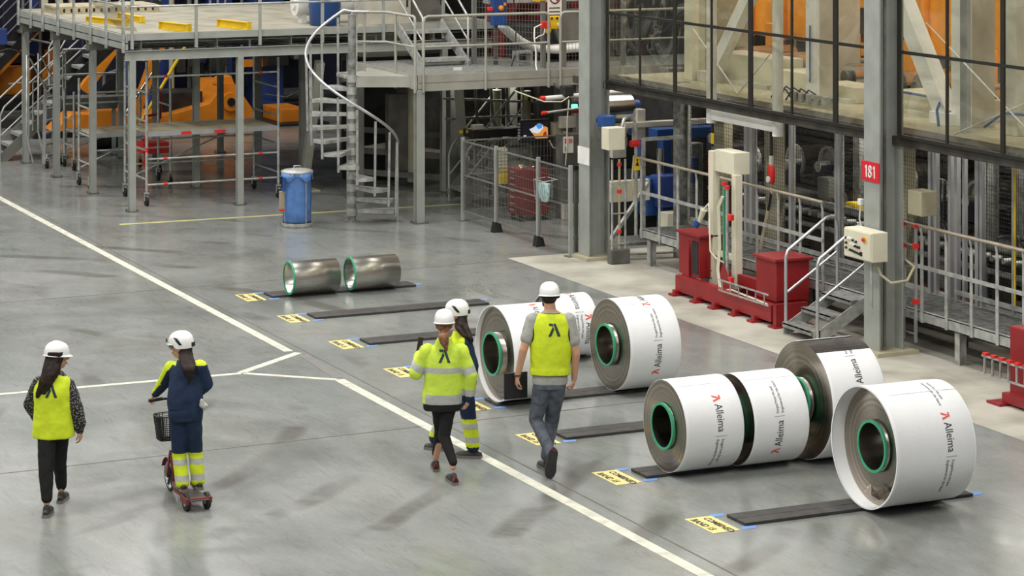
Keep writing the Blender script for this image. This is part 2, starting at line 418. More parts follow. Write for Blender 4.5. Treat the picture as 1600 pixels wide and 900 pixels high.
def coil(label, x0, x1, yc, r, zc, face=.0, core=.06, rc=.235, flare=0, prints=(), film=None, group='paper-wrapped steel coils'):
    """x0,x1: wrap ends; face: recess of the winding; core: how far the core sticks out"""
    e = thing('steel_coil', (x0, yc, zc), label, 'steel coil', group)
    fx = x0+face; bx = x1-face*.3
    # winding: annulus faces, object origin on the axis
    def axial(b, name, m, par=e, smooth=None):
        o = b.build(name, m, par, smooth); return o
    b = MB(); ringsurf(b, [(fx, rc-.002), (fx, r-.006), (bx, r-.006), (bx, rc-.002), (fx, rc-.002)], yc, zc)
    axial(b, 'steel_winding', 'winding')
    b = MB(); ringsurf(b, [(fx-core, rc-.018), (fx-core+.001, rc-.004), (bx+core*.15, rc-.004), (bx+core*.15, rc-.018), (fx-core, rc-.018)], yc, zc)
    o = axial(b, 'core_tube', 'coresteel', smooth=False)
    o.data.polygons.foreach_set('use_smooth', [abs(p.normal.x) < .5 for p in o.data.polygons])
    for x in (fx-core, bx+core*.15):
        s = -1 if x < (x0+x1)/2 else 1
        b = MB(); ringsurf(b, [(x+s*.006, rc-.021), (x+s*.006, rc+.004), (x-s*.018, rc+.004), (x-s*.018, rc-.001), (x-s*.002, rc-.001), (x-s*.002, rc-.021), (x+s*.006, rc-.021)], yc, zc)
        axial(b, 'edge_ring', 'green')
    # paper wrap
    prof = [(x0, r-.004), (x0, r+flare), (x0+.04, r+flare*.5)] + [(x0+(x1-x0)*t, r) for t in (.2, .5, .8)]+[(x1-.01, r-flare*.5), (x1, r-.003-flare*.5), (x1, r-.009)]
    b = MB()
    a0, a1 = (0, 2*PI)
    if film: a0, a1 = film[1], film[0]+2*PI
    ringsurf(b, prof, yc, zc, 96, a0, a1)
    if face > .02: ringsurf(b, [(x0, r-.004+flare), (fx+.03, r-.008)], yc, zc, 96, a0, a1)
    wr = axial(b, 'paper_wrap', 'paper', smooth=False)
    for p in wr.data.polygons: p.use_smooth = abs(p.normal.x) < .5
    if film:
        b = MB(); ringsurf(b, [(x0, r-.006), (x1, r-.006)], yc, zc, 20, film[0], film[1])
        b.build('plastic_film', 'film', e, True)
    # lap seam of the paper
    b = MB(); a = math.radians(112)
    ringsurf(b, [(x0+.01, r+.0005), (x0+.02, r+.004), (x1-.02, r+.003), (x1-.01, r+.0005)], yc, zc, 3, a, a+.02)
    if not film: b.build('paper_seam', 'paper', wr, False)
    # printed marks: (x of baseline, start angle in degrees, direction +1 letters run downwards, -1 upwards)
    for xb, ang, dr, what in prints:
        R_ = r+.0025
        def put(vs, fs, b, u0, v0):
            out = []
            for v in vs:
                u = u0+v[0]; h = v0+v[1]
                a = math.radians(ang)+dr*u/R_
                out.append((xb+dr*h, yc+math.cos(a)*R_, zc+math.sin(a)*R_))
            b.add(out, fs)
        bi = MB(); br = MB()
        if 'm' in what:
            for pg in MARK:
                put([(p[0]*.075, p[1]*.09) for p in pg], [list(range(len(pg)))], br, 0, -.002)
            br.build('printed_mark', 'inkred', wr)
        if 'a' in what: put(*T_A, bi, .1, 0)
        if 't' in what:
            put(*T_1, bi, .45, .042); put(*T_2, bi, .45, -.014)
            if 't' in what: put([(0, -.02), (.003, -.02), (.003, .1), (0, .1)], [(0, 1, 2, 3)], bi, .415, 0)
        if 'T' in what:
            put(*T_1, bi, 0, .042); put(*T_2, bi, 0, -.014)
        bi.build('printed_lettering', 'ink', wr)
    return e
# angles: 90 = top, 180 = side facing the camera (-y); increasing angle runs down the visible side
coil('short paper-wrapped steel coil beside the back of the dark-overalled worker', 11.88, 12.54, 26.01, .525, .563, .05, .09, .24, .008, [(12.27, 92, 1, 'mat')])
coil('paper-wrapped coil farthest away, half hidden behind the man in the vest', 13.42, 13.97, 27.93, .375, .41, .02, .03, .21, 0, [(13.70, 84, 1, 'mat'), (13.80, 152, 1, 'ma')])
coil('paper-wrapped coil to the right of the man in the vest', 13.325, 13.975, 26.01, .516, .546, 0, .06, .235, 0, [(13.72, 214, -1, 'mat'), (13.72, 118, -1, 'ma')])
coil('small paper-wrapped coil at the left of the row of three', 12.087, 12.737, 22.40, .453, .485, 0, .03, .228, 0, [(12.44, 133, 1, 'mat')])
coil('small paper-wrapped coil in the middle of the row of three', 12.83, 13.46, 22.36, .455, .487, .005, .04, .228, 0, [(13.16, 220, -1, 'mat')])
coil('tall coil at the back of the row, wrap open on top', 13.61, 14.25, 22.30, .592, .622, 0, .06, .235, 0, [(14.0, 166, -1, 'mat')], film=(math.radians(84), math.radians(118)))
c7 = coil('largest coil, nearest to the camera, with loose paper overhanging its end', 13.115, 14.0, 20.385, .56, .603, .14, .05, .24, .012, [(13.68, 140, 1, 'mat'), (13.72, 96, 1, 'T')])
b = MB()
cr = [(13.14, -.34, -.38), (13.13, -.24, -.43), (13.15, -.12, -.46), (13.12, .02, -.40), (13.2, .0, -.33), (13.16, -.1, -.37), (13.2, -.2, -.35), (13.15, -.3, -.3)]
pts = [(x, 20.385+y, .592+z) for x, y, z in cr]; c0 = (13.10, 20.23, .195)
b.add(pts+[c0], [(i, (i+1) % 8, 8) for i in range(8)]); b.build('crumpled_film', mat('crumpled_grey_film', (120, 108, 96), .25, .6, .3, 20), c7)
# bare steel tubes
proto = thing('steel_tube', (0, 0, 0), 'short bare steel tube, left one of the pair on the far mat', 'steel tube', 'bare steel tubes')
b = MB(); ringsurf(b, [(0, .226), (0, .207), (.68, .207), (.68, .226), (0, .226)], 0, 0, 72); b.build('tube_wall', 'tubesteel', proto, False)
b = MB(); ringsurf(b, [(-.012, .205), (-.012, .231), (.012, .231), (.012, .2265), (-.002, .2265), (-.002, .205), (-.012, .205)], 0, 0, 72); b.build('edge_ring', 'green', proto)
for pr in proto.children:
    pr.data.polygons.foreach_set('use_smooth', [abs(p.normal.x) < .5 for p in pr.data.polygons])
proto.location = (12.1, 33.31, .262)
clone(proto, (12.987, 33.29, .262), 'short bare steel tube, right one of the pair on the far mat')
# ================================================================ STEEL HELPERS
def hsec(b, x, y, z0, z1, w, t=.012, web='x'):
    """vertical H column centred at x, y; web='x': web runs along x, flanges face -x and +x"""
    h = w/2
    if web == 'x':
        b.box(x-h, x-h+t, y-h, y+h, z0, z1); b.box(x+h-t, x+h, y-h, y+h, z0, z1); b.box(x-h+t, x+h-t, y-t/2, y+t/2, z0, z1)
    else:
        b.box(x-h, x+h, y-h, y-h+t, z0, z1); b.box(x-h, x+h, y+h-t, y+h, z0, z1); b.box(x-t/2, x+t/2, y-h+t, y+h-t, z0, z1)
    return b
def ibeam(b, p, q, w, h, t=.012):
    """horizontal I beam, top centre line from p to q"""
    p, q = Vector(p), Vector(q)
    b.bar(p-Vector((0, 0, t/2)), q-Vector((0, 0, t/2)), w, t); b.bar(p-Vector((0, 0, h-t/2)), q-Vector((0, 0, h-t/2)), w, t)
    b.bar(p-Vector((0, 0, h/2)), q-Vector((0, 0, h/2)), t, h-2*t); return b
def pieces(b):
    """the far-apart pieces of a collected mesh, each as a collector of its own"""
    n = len(b.v); up = list(range(n))
    def find(a):
        while up[a] != a: up[a] = up[up[a]]; a = up[a]
        return a
    for f in b.f:
        r0 = find(f[0])
        for v in f[1:]: up[find(v)] = r0
    isl = {}
    for i in range(n): isl.setdefault(find(i), []).append(i)
    if len(isl) > 400: return [b]
    ks = list(isl); bb = []
    for k in ks:
        P_ = [b.v[i] for i in isl[k]]; lo = [min(p[j] for p in P_) for j in range(3)]; hi = [max(p[j] for p in P_) for j in range(3)]; bb.append((lo, hi, max(h-l for l, h in zip(lo, hi))))
    g = list(range(len(ks)))
    def fg(a):
        while g[a] != a: a = g[a]
        return a
    for i in range(len(ks)):
        for j in range(i+1, len(ks)):
            if fg(i) == fg(j): continue
            d2 = sum(max(0, bb[i][0][q]-bb[j][1][q], bb[j][0][q]-bb[i][1][q])**2 for q in range(3))
            if math.sqrt(d2) <= max(.02, .5*max(bb[i][2], bb[j][2])): g[fg(j)] = fg(i)
    if len({fg(i) for i in range(len(ks))}) == 1: return [b]
    out = {}; where = {}
    for i, k in enumerate(ks):
        c = out.setdefault(fg(i), MB())
        for v in isl[k]: where[v] = (c, len(c.v)); c.v.append(b.v[v])
    for f, mi, sm in zip(b.f, b.mi, b.sm):
        c = where[f[0]][0]; c.f.append([where[v][1] for v in f]); c.mi.append(mi); c.sm.append(sm)
    return list(out.values())
WHOLE = {'grating', 'small_print', 'sign_number', 'wire_mesh', 'frame', 'basket', 'marked_plate_sign'}
def part(name, m, parent, fn, smooth=None, label=None):
    b = MB(); fn(b); first = None
    for q in ([b] if name in WHOLE else pieces(b)):
        o = q.build(name, m, parent, smooth); first = first or o
        if label: o['label'] = label
    return first
def column_part(parent, x, y, z1, w=.11, m='paint', web='y', z0=0, plate=True):
    c = part('column', m, parent, lambda b: hsec(b, x, y, z0, z1, w, .01, web))
    if plate:
        def f(b):
            b.box(x-w*.85, x+w*.85, y-w*.85, y+w*.85, z0, z0+.02)
            for i in (-1, 1):
                for j in (-1, 1): b.cyl((x+i*w*.68, y+j*w*.68, z0+.02), (x+i*w*.68, y+j*w*.68, z0+.045), .014, 6)
        part('base_plate', 'mid', c, f)
    return c
def caster(parent, x, y, r=.075, top=.2, m='rubberd'):
    c = part('caster_wheel', m, parent, lambda b: (b.cyl((x-.022, y, r), (x+.022, y, r), r, 20), b.cyl((x-.026, y, r), (x+.026, y, r), r*.4, 12)))
    def f(b):
        for s in (-1, 1): b.bar((x+s*.034, y, r), (x+s*.03, y+.02, top), .006, .05, up=(0, 1, 0))
        b.box(x-.04, x+.04, y-.035, y+.05, top-.01, top+.008); b.cyl((x, y, top), (x, y, top+.08), .016, 8)
        b.bar((x, y-.05, r+.07), (x, y+.02, top-.03), .03, .006)
    part('caster_fork', 'galv', c, f)

# ================================================================ LEFT MEZZANINE
GX = (12.4, 14.32, 16.37, 18.16); GY = (42.0, 44.43, 46.9, 49.2)
mz = thing('steel_platform', (12.4, 42, 0), 'large grey steel mezzanine with plank deck on many slim columns, left background', 'platform')
for i, x in enumerate(GX):
    for j, y in enumerate(GY): column_part(mz, x+.05, y+.05, 2.57, .11)
for j, y in enumerate(GY):
    part('main_beam', 'paint2' if j else 'paint', mz, lambda b: ibeam(b, (12.33, y+.05, 2.73), (19.4, y+.05, 2.73), .1, .17))
    if j: part('beam_stub', 'paint2', mz, lambda b: b.poly([(12.36, y-.02, 2.73), (12.36, y-.02, 2.57), (12.75, y-.02, 2.57), (13.1, y-.02, 2.73)], (0, .1, 0)))
for k in range(6):
    x = 12.6+k*1.35
    part('cross_joist', 'paint2', mz, lambda b: ibeam(b, (x, 42.0, 2.9), (x, 49.3, 2.9), .08, .16))
part('edge_channel', 'paint', mz, lambda b: (b.box(12.36, 19.4, 41.97, 42.03, 2.905, 3.02), b.box(12.36, 19.4, 42.03, 42.10, 2.905, 2.915)))
part('side_board', 'paint', mz, lambda b: b.box(12.33, 12.37, 42.0, 49.3, 2.745, 2.845))
part('side_board', 'paint', mz, lambda b: b.box(12.33, 12.37, 42.0, 49.3, 2.865, 2.985))
part('board_gap', 'dark', mz, lambda b: b.box(12.345, 12.365, 42.0, 49.3, 2.845, 2.865))
part('deck', 'deck', mz, lambda b: [b.box(12.38, 19.4, 42.04+k*.365, 42.04+k*.365+.36, 2.965, 3.0) for k in range(20)])
part('board_track', 'galvd', mz, lambda b: (b.box(12.5, 19.3, 42.09, 42.13, 2.845, 2.86), [b.box(x, x+.03, 42.08, 42.12, 2.73, 2.85) for x in (13.6, 14.55, 15.6, 16.9)]))
for x in (12.42, 13.55, 14.70, 15.85, 17.0, 18.15, 19.3):
    part('rail_post', 'paint', mz, lambda b: b.bar((x, 41.94, 2.76), (x, 41.94, 4.05), .045, .05, up=(0, 1, 0)))
for y, ww in ((42.06, .06), (43.1, .05), (44.1, .05), (45.2, .05), (46.3, .07), (47.4, .05), (48.3, .05), (49.25, .06)):
    part('rail_post', 'galv', mz, lambda b: b.bar((12.30, y, 2.70), (12.30, y, 4.05), .04, ww, up=(0, 1, 0)))
for z in (3.48, 4.02):
    part('rail_bar', 'galv', mz, lambda b: b.cyl((12.40, 41.92, z), (19.4, 41.92, z), .019, 8))
    part('rail_bar', 'galv', mz, lambda b: b.cyl((12.34, 41.95, z), (12.34, 49.3, z), .019, 8))
# things on the deck
yb = [(13.27, 43.05, 13.49, 42.13, .14, 'short yellow steel beam on the mezzanine deck, left of the pair near the front rail'),
      (14.37, 43.17, 14.58, 42.15, .14, 'short yellow steel beam on the mezzanine deck, right of the pair near the front rail'),
      (12.62, 45.4, 12.98, 44.1, .10, 'longer yellow steel beam lying by the left railing of the mezzanine'),
      (13.36, 45.9, 13.40, 44.6, .12, 'yellow steel beam behind the slanted clear panel on the mezzanine')]
for x0, y0, x1, y1, h, lb in yb:
    b = MB(); p, q = Vector((x0, y0, 3.0)), Vector((x1, y1, 3.0)); d = (q-p).normalized(); n = Vector((-d.y, d.x, 0))
    for z0, z1, ww in ((0, .012, .05), (.012, h-.012, .008), (h-.012, h, .05)):
        b.bar(p+Vector((0, 0, (z0+z1)/2)), q+Vector((0, 0, (z0+z1)/2)), ww*2, z1-z0)
    for t in (0, 1): b.bar(p+(q-p)*t-d*(.004 if t else -.004)+Vector((0, 0, .001)), p+(q-p)*t-d*(.004 if t else -.004)+Vector((0, 0, h)), .1, .008, up=d)
    single(b, 'yellow_beam', 'yellow', (x0, y0, 3.0), lb, 'beam', 'yellow beams on the mezzanine')
def clear_mat(name, tint=(.93, .95, .93), refl=.12, rough=.05, bump=.0, scale=2.):
    m, nt, b = newmat(name); N = nt.nodes; L = nt.links; out = N['Material Output']; N.remove(b)
    tr = N.new('ShaderNodeBsdfTransparent'); tr.inputs[0].default_value = (*tint, 1)
    gl = N.new('ShaderNodeBsdfGlossy'); gl.inputs['Roughness'].default_value = rough; gl.inputs[0].default_value = (.95, .95, .95, 1)
    ge = N.new('ShaderNodeNewGeometry'); dt = N.new('ShaderNodeVectorMath'); dt.operation = 'DOT_PRODUCT'
    L.new(ge.outputs['Incoming'], dt.inputs[0]); L.new(ge.outputs['Normal'], dt.inputs[1])
    ab = N.new('ShaderNodeMath'); ab.operation = 'ABSOLUTE'; L.new(dt.outputs['Value'], ab.inputs[0])
    om1 = N.new('ShaderNodeMath'); om1.operation = 'SUBTRACT'; om1.inputs[0].default_value = 1; L.new(ab.outputs[0], om1.inputs[1])
    fr = N.new('ShaderNodeMath'); fr.operation = 'POWER'; fr.inputs[1].default_value = 4.5; L.new(om1.outputs[0], fr.inputs[0])
    ma = N.new('ShaderNodeMath'); ma.operation = 'ADD'; ma.inputs[1].default_value = refl; L.new(fr.outputs[0], ma.inputs[0])
    mx = N.new('ShaderNodeMixShader'); L.new(ma.outputs[0], mx.inputs[0]); L.new(tr.outputs[0], mx.inputs[1]); L.new(gl.outputs[0], mx.inputs[2]); L.new(mx.outputs[0], out.inputs[0])
    if bump:
        tc = N.new('ShaderNodeTexCoord'); n = N.new('ShaderNodeTexNoise'); n.inputs['Scale'].default_value = scale; n.inputs['Detail'].default_value = 1; n.inputs['Distortion'].default_value = 1.2
        bp = N.new('ShaderNodeBump'); bp.inputs['Strength'].default_value = bump; bp.inputs['Distance'].default_value = .3
        L.new(tc.outputs['Object'], n.inputs['Vector']); L.new(n.outputs[0], bp.inputs['Height']); L.new(bp.outputs[0], gl.inputs['Normal'])
    return m
MT['clear'] = clear_mat('clear_plastic_sheet', (.9, .9, .84), .06)
b = MB(); b.poly([(12.55, 45.2, 3.42), (12.78, 44.1, 3.42), (12.75, 42.75, 3.0), (12.6, 43.3, 3.0)], (.012, 0, 0))
single(b, 'clear_panel', 'clear', (12.6, 43.3, 3.0), 'slanted clear plastic panel leaning behind the left railing of the mezzanine', 'panel')
b = MB()
for k in range(14): b.box(12.62+k*.145, 12.62+k*.145+.1, 47.5, 48.6, 3.0, 3.1)
b.box(12.6, 14.6, 47.5, 48.6, 3.1, 3.14); b.box(12.6, 14.6, 47.48, 47.5, 3.0, 3.03)
single(b, 'wooden_pallet', 'wood', (12.6, 47.5, 3.0), 'pale slatted wooden pallet lying at the back of the mezzanine deck', 'pallet')
b = MB()
for p, q, w_ in (((12.75, 48.9, 3.0), (12.6, 48.9, 4.3), .1), ((13.05, 48.9, 3.0), (12.75, 48.9, 4.4), .12), ((13.3, 49.0, 3.0), (13.1, 49.0, 4.3), .06)): b.bar(p, q, w_, .12, up=(0, 1, 0))
b.bar((12.68, 48.9, 3.5), (13.2, 48.95, 3.5), .05); b.bar((12.66, 48.9, 3.9), (13.15, 48.95, 3.9), .05)
single(b, 'leaning_frame', 'offwhite', (12.9, 48.9, 3.0), 'pale slanting frame behind the left rail at the top left corner', 'frame')

# stairs beside the left mezzanine
def stair(parent, p0, p1, width, n, side, m_str='paint', m_tr='galv', tread=.24):
    """flight from p0 to p1 (left stringer line at tread level), side = horizontal unit vector across"""
    p0, p1, sd = Vector(p0), Vector(p1), Vector(side); d = (p1-p0); hd = Vector((d.x, d.y, 0)).normalized()
    for k in (0, 1):
        o = sd*width*k
        part('stringer', m_str, parent, lambda b: b.bar(p0+o, p1+o, .03, .2))
    for i in range(n):
        c = p0+d*(i+.5)/n
        part('tread', m_tr, parent, lambda b: (b.poly([c-hd*tread/2, c+hd*tread/2, c+hd*tread/2+sd*width, c-hd*tread/2+sd*width], (0, 0, .03)),
                                               b.poly([c-hd*tread/2-Vector((0, 0, .03)), c-hd*(tread/2-.01)-Vector((0, 0, .03)), c-hd*(tread/2-.01)+sd*width-Vector((0, 0, .03)), c-hd*tread/2+sd*width-Vector((0, 0, .03))], (0, 0, .03))))
def stair_rail(parent, p0, p1, h=.95, r=.02, posts=3, mid=True, m='galv'):
    p0, p1 = Vector(p0), Vector(p1); up = Vector((0, 0, h))
    part('hand_rail', m, parent, lambda b: b.tube([p0, p0+up*.9, p0+up+(p1-p0)*.06, p1+up], r, 8))
    if mid: part('mid_rail', m, parent, lambda b: b.cyl(p0+up*.5, p1+up*.5, r*.8, 8))
    for i in range(1, posts): part('rail_post', m, parent, lambda b: b.cyl(p0+(p1-p0)*i/(posts-1), p0+(p1-p0)*i/(posts-1)+up, r*.9, 8))
st = thing('access_stair', (12.1, 49.75, 0), 'grey steel stair with a mid landing rising behind the left corner of the mezzanine', 'stair')
stair(st, (12.05, 49.7, 0), (13.3, 49.7, 1.15), .8, 6, (.0, 1, 0), 'paint2')
part('landing', 'mid', st, lambda b: (b.box(13.3, 14.4, 49.65, 50.6, 1.08, 1.15), b.box(13.3, 14.4, 49.63, 49.66, .95, 1.18)))
for x in (13.35, 14.35): column_part(st, x, 49.72, 1.08, .07)
stair(st, (13.5, 50.7, 1.15), (15.6, 50.7, 3.0), .8, 9, (0, 1, 0), 'dark')
for y in (49.68, 50.5): stair_rail(st, (12.05, y, 0), (13.35, y, 1.15), 1.0)
for y in (50.7, 51.5): stair_rail(st, (13.5, y, 1.15), (15.6, y, 3.0), 1.0)
part('hand_rail', 'galv', st, lambda b: [b.cyl((13.3, 49.68, z), (14.4, 49.68, z), .02, 8) for z in (1.65, 2.15)])
for x in (13.3, 13.85, 14.4): part('rail_post', 'galv', st, lambda b: b.cyl((x, 49.68, 1.15), (x, 49.68, 2.15), .02, 8))
st2 = thing('access_stair', (11.9, 58, 0), 'dark stair with plain treads running up at the far left edge', 'stair')
stair(st2, (12.9, 57.5, .2), (16.4, 57.5, 3.6), .8, 13, (0, 1, 0), 'dark')
for y in (57.5, 58.3): stair_rail(st2, (12.9, y, .2), (16.4, y, 3.6), 1.05, posts=5)
for p_ in ((13.0, 57.9), (15.4, 57.9)): column_part(st2, p_[0], p_[1], .25 if p_[0] < 14 else 2.5, .1, 'dark')
ml = thing('step_ladder', (12.75, 48.6, 0), 'narrow mobile step ladder with wheels beside the corner of the mezzanine', 'ladder')
for s in (0, .26):
    part('side_rail', 'alu', ml, lambda b: b.bar((12.55+s, 48.3+s*1.2, .08), (12.75+s, 48.9+s*1.2, 1.6), .05, .07, up=(0, 1, 0)))
for k in range(7):
    part('tread', 'alu', ml, lambda b: b.bar((12.58+k*.028, 48.38+k*.085, .22+k*.215), (12.84+k*.028, 48.7+k*.085, .22+k*.215), .1, .03))
for s in (0, .3):
    part('hand_rail', 'galv', ml, lambda b: b.tube([(12.35+s, 48.3+s, .12), (12.2+s, 48.2+s, .7), (12.2+s, 48.2+s, 2.2), (12.3+s, 48.3+s, 2.1), (12.75+s, 48.8+s, 1.45)], .018, 8))
caster(ml, 12.62, 48.3); caster(ml, 13.0, 48.75)

# mobile scaffold towers
def scaffold(loc, lx, ly, H, deck, label, rails, red=True, caster_m='rubberd'):
    e = thing('mobile_scaffold', loc, label, 'scaffold'); X, Y = loc[0], loc[1]
    for i in (0, 1):
        for j in (0, 1):
            x, y = X+i*lx, Y+j*ly
            part('post', 'galv', e, lambda b: b.cyl((x, y, .26), (x, y, H), .025, 10))
            caster(e, x, y, .085, .22, caster_m)
    for i in (0, 1):
        z = .45
        while z < H-.05:
            part('rung', 'galv', e, lambda b: b.cyl((X+i*lx, Y, z), (X+i*lx, Y+ly, z), .019, 8)); z += .5
    if deck:
        def f(b):
            for k in range(5): b.box(X+.03, X+lx-.03, Y+.02+k*(ly-.04)/5, Y+.015+(k+1)*(ly-.04)/5, deck, deck+.03)
        d = part('platform_board', 'wood', e, f)
        part('board_frame', 'alu', d, lambda b: (b.box(X+.02, X+lx-.02, Y-.005, Y+.02, deck-.05, deck+.035), b.box(X+.02, X+lx-.02, Y+ly-.02, Y+ly+.005, deck-.05, deck+.035)))
    for z, y in rails:
        r = part('brace', 'galv', e, lambda b: b.cyl((X, Y+y, z), (X+lx, Y+y, z), .018, 8))
        if red: part('end_clamp', 'redb', r, lambda b: b.cyl((X+.30, Y+y, z), (X+.37, Y+y, z), .026, 10))
        if red: part('end_clamp', 'redb', r, lambda b: b.cyl((X+lx-.37, Y+y, z), (X+lx-.30, Y+y, z), .026, 10))
    part('diagonal_brace', 'galv', e, lambda b: b.cyl((X, Y+ly, .3), (X+lx, Y+ly, deck or H*.8), .016, 8))
    return e
sA = scaffold((12.88, 42.62, 0), 2.4, 1.3, 2.48, 1.24, 'mobile scaffold with pale board deck and red clamps under the front of the mezzanine', [(2.22, 0), (.36, 0), (.56, 1.3), (.80, 0), (.98, 1.3)])
part('red_marking', 'redb', sA, lambda b: (b.box(13.5, 13.68, 42.605, 42.615, 1.2, 1.25), b.box(14.1, 14.3, 42.605, 42.615, 1.2, 1.25)))
part('red_marking', 'redb', sA, lambda b: b.cyl((12.88, 42.62, .92), (12.88, 42.62, 1.0), .028, 10))
scaffold((12.55, 45.0, 0), 1.5, .75, 1.95, .98, 'small mobile scaffold standing behind the second column of the mezzanine', [(1.75, 0), (1.60, .75), (.7, 0), (.98, .75)], False)
scaffold((13.0, 47.75, 0), 1.3, .7, 1.5, .7, 'low mobile scaffold far back under the mezzanine', [(1.4, 0), (1.2, .7)], False)
red = thing('red_trolley', (14.2, 46.6, 0), 'red steel trolley under the mezzanine behind the corner column', 'trolley')
part('frame', 'redb', red, lambda b: (b.box(13.95, 14.45, 46.35, 46.95, .42, .62), b.bar((14.0, 46.4, .1), (14.0, 46.4, 1.15), .05), b.bar((14.4, 46.9, .1), (14.4, 46.9, 1.1), .05), b.bar((14.0, 46.4, 1.12), (14.4, 46.9, 1.1), .04)))
caster(red, 14.02, 46.4, .06, .16); caster(red, 14.42, 46.85, .06, .16)
fe = thing('fire_extinguisher', (15.6, 50.9, .55), 'red fire extinguisher hanging behind the scaffold', 'fire extinguisher')
part('cylinder', 'red', fe, lambda b: b.loft([b.ring((15.6, 50.9, z), (0, 0, 1), r, 16) for z, r in ((.55, .08), (.58, .1), (1.05, .1), (1.13, .07), (1.18, .03))]))
part('valve', 'black', fe, lambda b: (b.cyl((15.6, 50.9, 1.18), (15.6, 50.9, 1.26), .025, 8), b.bar((15.6, 50.8, 1.27), (15.6, 50.95, 1.25), .02), b.tube([(15.6, 50.85, 1.22), (15.5, 50.82, 1.1), (15.49, 50.82, .75)], .012, 6)))
part('wall_hook', 'mid', fe, lambda b: b.box(15.55, 15.65, 51.0, 51.06, 0, 1.2))

# ---------------------------------------------------------------- far machinery behind the mezzanine
om = thing('coil_handling_machine', (17.2, 54, 0), 'orange sloping machine base behind the scaffold under the mezzanine', 'machine')
part('base', 'orange', om, lambda b: b.poly([(15.9, 53.2, 0), (18.7, 53.2, 0), (18.45, 53.2, .45), (18.25, 53.2, .74), (18.05, 53.2, 1.0), (17.8, 53.2, 1.0), (17.68, 53.2, .78), (17.5, 53.2, .56), (16.7, 53.2, .38), (15.9, 53.2, .28)], (0, 1.6, 0)))
part('plinth', 'dark', om, lambda b: b.box(15.85, 20.25, 53.15, 54.9, 0, .05))
part('bearing_housing', 'orange', om, lambda b: (b.cyl((17.95, 53.1, .6), (17.95, 53.2, .6), .2, 24), b.poly([(17.75, 53.3, .95), (18.1, 53.3, .95), (18.02, 53.3, 1.15), (17.8, 53.3, 1.1)], (0, .5, 0))))
part('bolt_hole', 'black', om, lambda b: b.cyl((17.95, 53.07, .6), (17.95, 53.1, .6), .09, 16))
part('rear_box', 'dark', om, lambda b: b.bev(16.6, 17.5, 53.7, 54.6, .2, .8, .03))
part('side_base', 'orange', om, lambda b: b.bev(19.2, 19.8, 53.4, 54.6, .05, .36, .03))
part('lever_pipe', 'yellow', om, lambda b: b.cyl((15.7, 52.6, .2), (17.2, 52.6, 2.6), .035, 12))
part('lever_foot', 'white', om, lambda b: b.cyl((15.55, 52.6, .0), (15.75, 52.6, .25), .04, 12))
oa = thing('coil_handling_machine', (15, 52.5, 0), 'orange machine with slanted arms behind the stair at the left', 'machine')
part('slanted_arm', 'orange', oa, lambda b: (b.bar((14.6, 52.9, 1.0), (15.7, 52.9, 2.5), .2, .22), b.bar((15.7, 53.0, .3), (16.5, 53.0, 2.4), .2, .2)))
part('base', 'orange', oa, lambda b: (b.bev(14.9, 15.7, 53.0, 54.2, .15, .55, .03), b.poly([(14.0, 53.0, .15), (14.9, 53.0, .15), (14.9, 53.0, .45), (14.4, 53.0, .5)], (0, .8, 0))))
part('black_plate', 'black', oa, lambda b: b.poly([(14.6, 52.7, .75), (15.3, 52.7, .75), (15.3, 52.7, 1.4)], (0, .05, 0)))
part('hydraulic_rod', 'steel', oa, lambda b: b.cyl((15.4, 52.7, .4), (16.1, 52.7, 1.4), .04, 10))
part('foot', 'dark', oa, lambda b: b.box(13.6, 16.0, 53.1, 54.1, 0, .15))
bl = thing('blue_press', (19.2, 55.4, 0), 'tall blue machine frame behind the orange base', 'machine')
part('upright', 'blue', bl, lambda b: b.bev(19.3, 20.0, 55.4, 56.2, 0, 3.1, .03))
part('upright', 'blue', bl, lambda b: b.bev(18.4, 18.9, 55.8, 56.4, 0, 3.1, .03))
part('side_frame', 'blue', bl, lambda b: b.bev(17.0, 17.5, 55.8, 56.4, .2, 3.1, .03))
part('cross_head', 'blued', bl, lambda b: b.bev(15.2, 21.8, 56.5, 57.2, .5, 3.4, .03))
part('marked_plate', 'white', bl, lambda b: (b.box(19.52, 19.72, 55.37, 55.4, 1.5, 1.78)))
part('marked_plate_sign', 'ink', bl, lambda b: [b.box(19.55+.05*i, 19.58+.05*i, 55.36, 55.37, 1.55, 1.72) for i in range(3)])
part('hydraulic_pipe', 'galv', bl, lambda b: [b.cyl((18.2+.18*i, 55.3, .3), (18.2+.18*i, 55.3, 2.9), .03, 8) for i in range(3)])
part('ledge', 'orange', bl, lambda b: b.box(18.95, 19.5, 55.2, 55.5, 1.15, 1.3))
part('valve_block', 'dark', bl, lambda b: [b.bev(17.3+.25*i, 17.5+.25*i, 54.9, 55.2, 1.1+.12*(i % 3), 1.9+.1*(i % 2), .02) for i in range(5)])
bl2 = thing('machine_tower', (14.5, 60, 0), 'dark blue machine tower with orange arms at the far left behind the stair', 'machine')
part('tower_body', 'blued', bl2, lambda b: (b.bev(14.6, 16.0, 60, 61, 1.0, 4.2, .04), b.bev(16.3, 17.6, 60.4, 61.2, .6, 4.2, .04)))
part('tower_body', 'blue', bl2, lambda b: (b.bev(15.2, 15.5, 59.8, 60.0, 1.2, 4.2, .02), b.bev(16.9, 17.2, 60.1, 60.4, 1.2, 4.2, .02)))
part('cross_arm', 'orange', bl2, lambda b: (b.bar((14.2, 59.5, .8), (16.0, 59.5, 2.7), .3, .3), b.bar((15.4, 59.4, .5), (17.2, 59.4, 2.6), .35, .3)))
part('base', 'orange', bl2, lambda b: (b.bev(12.8, 15.2, 59.6, 61.6, .3, .95, .04), b.bev(15.6, 17.8, 59.6, 61.5, .2, 1.3, .04)))
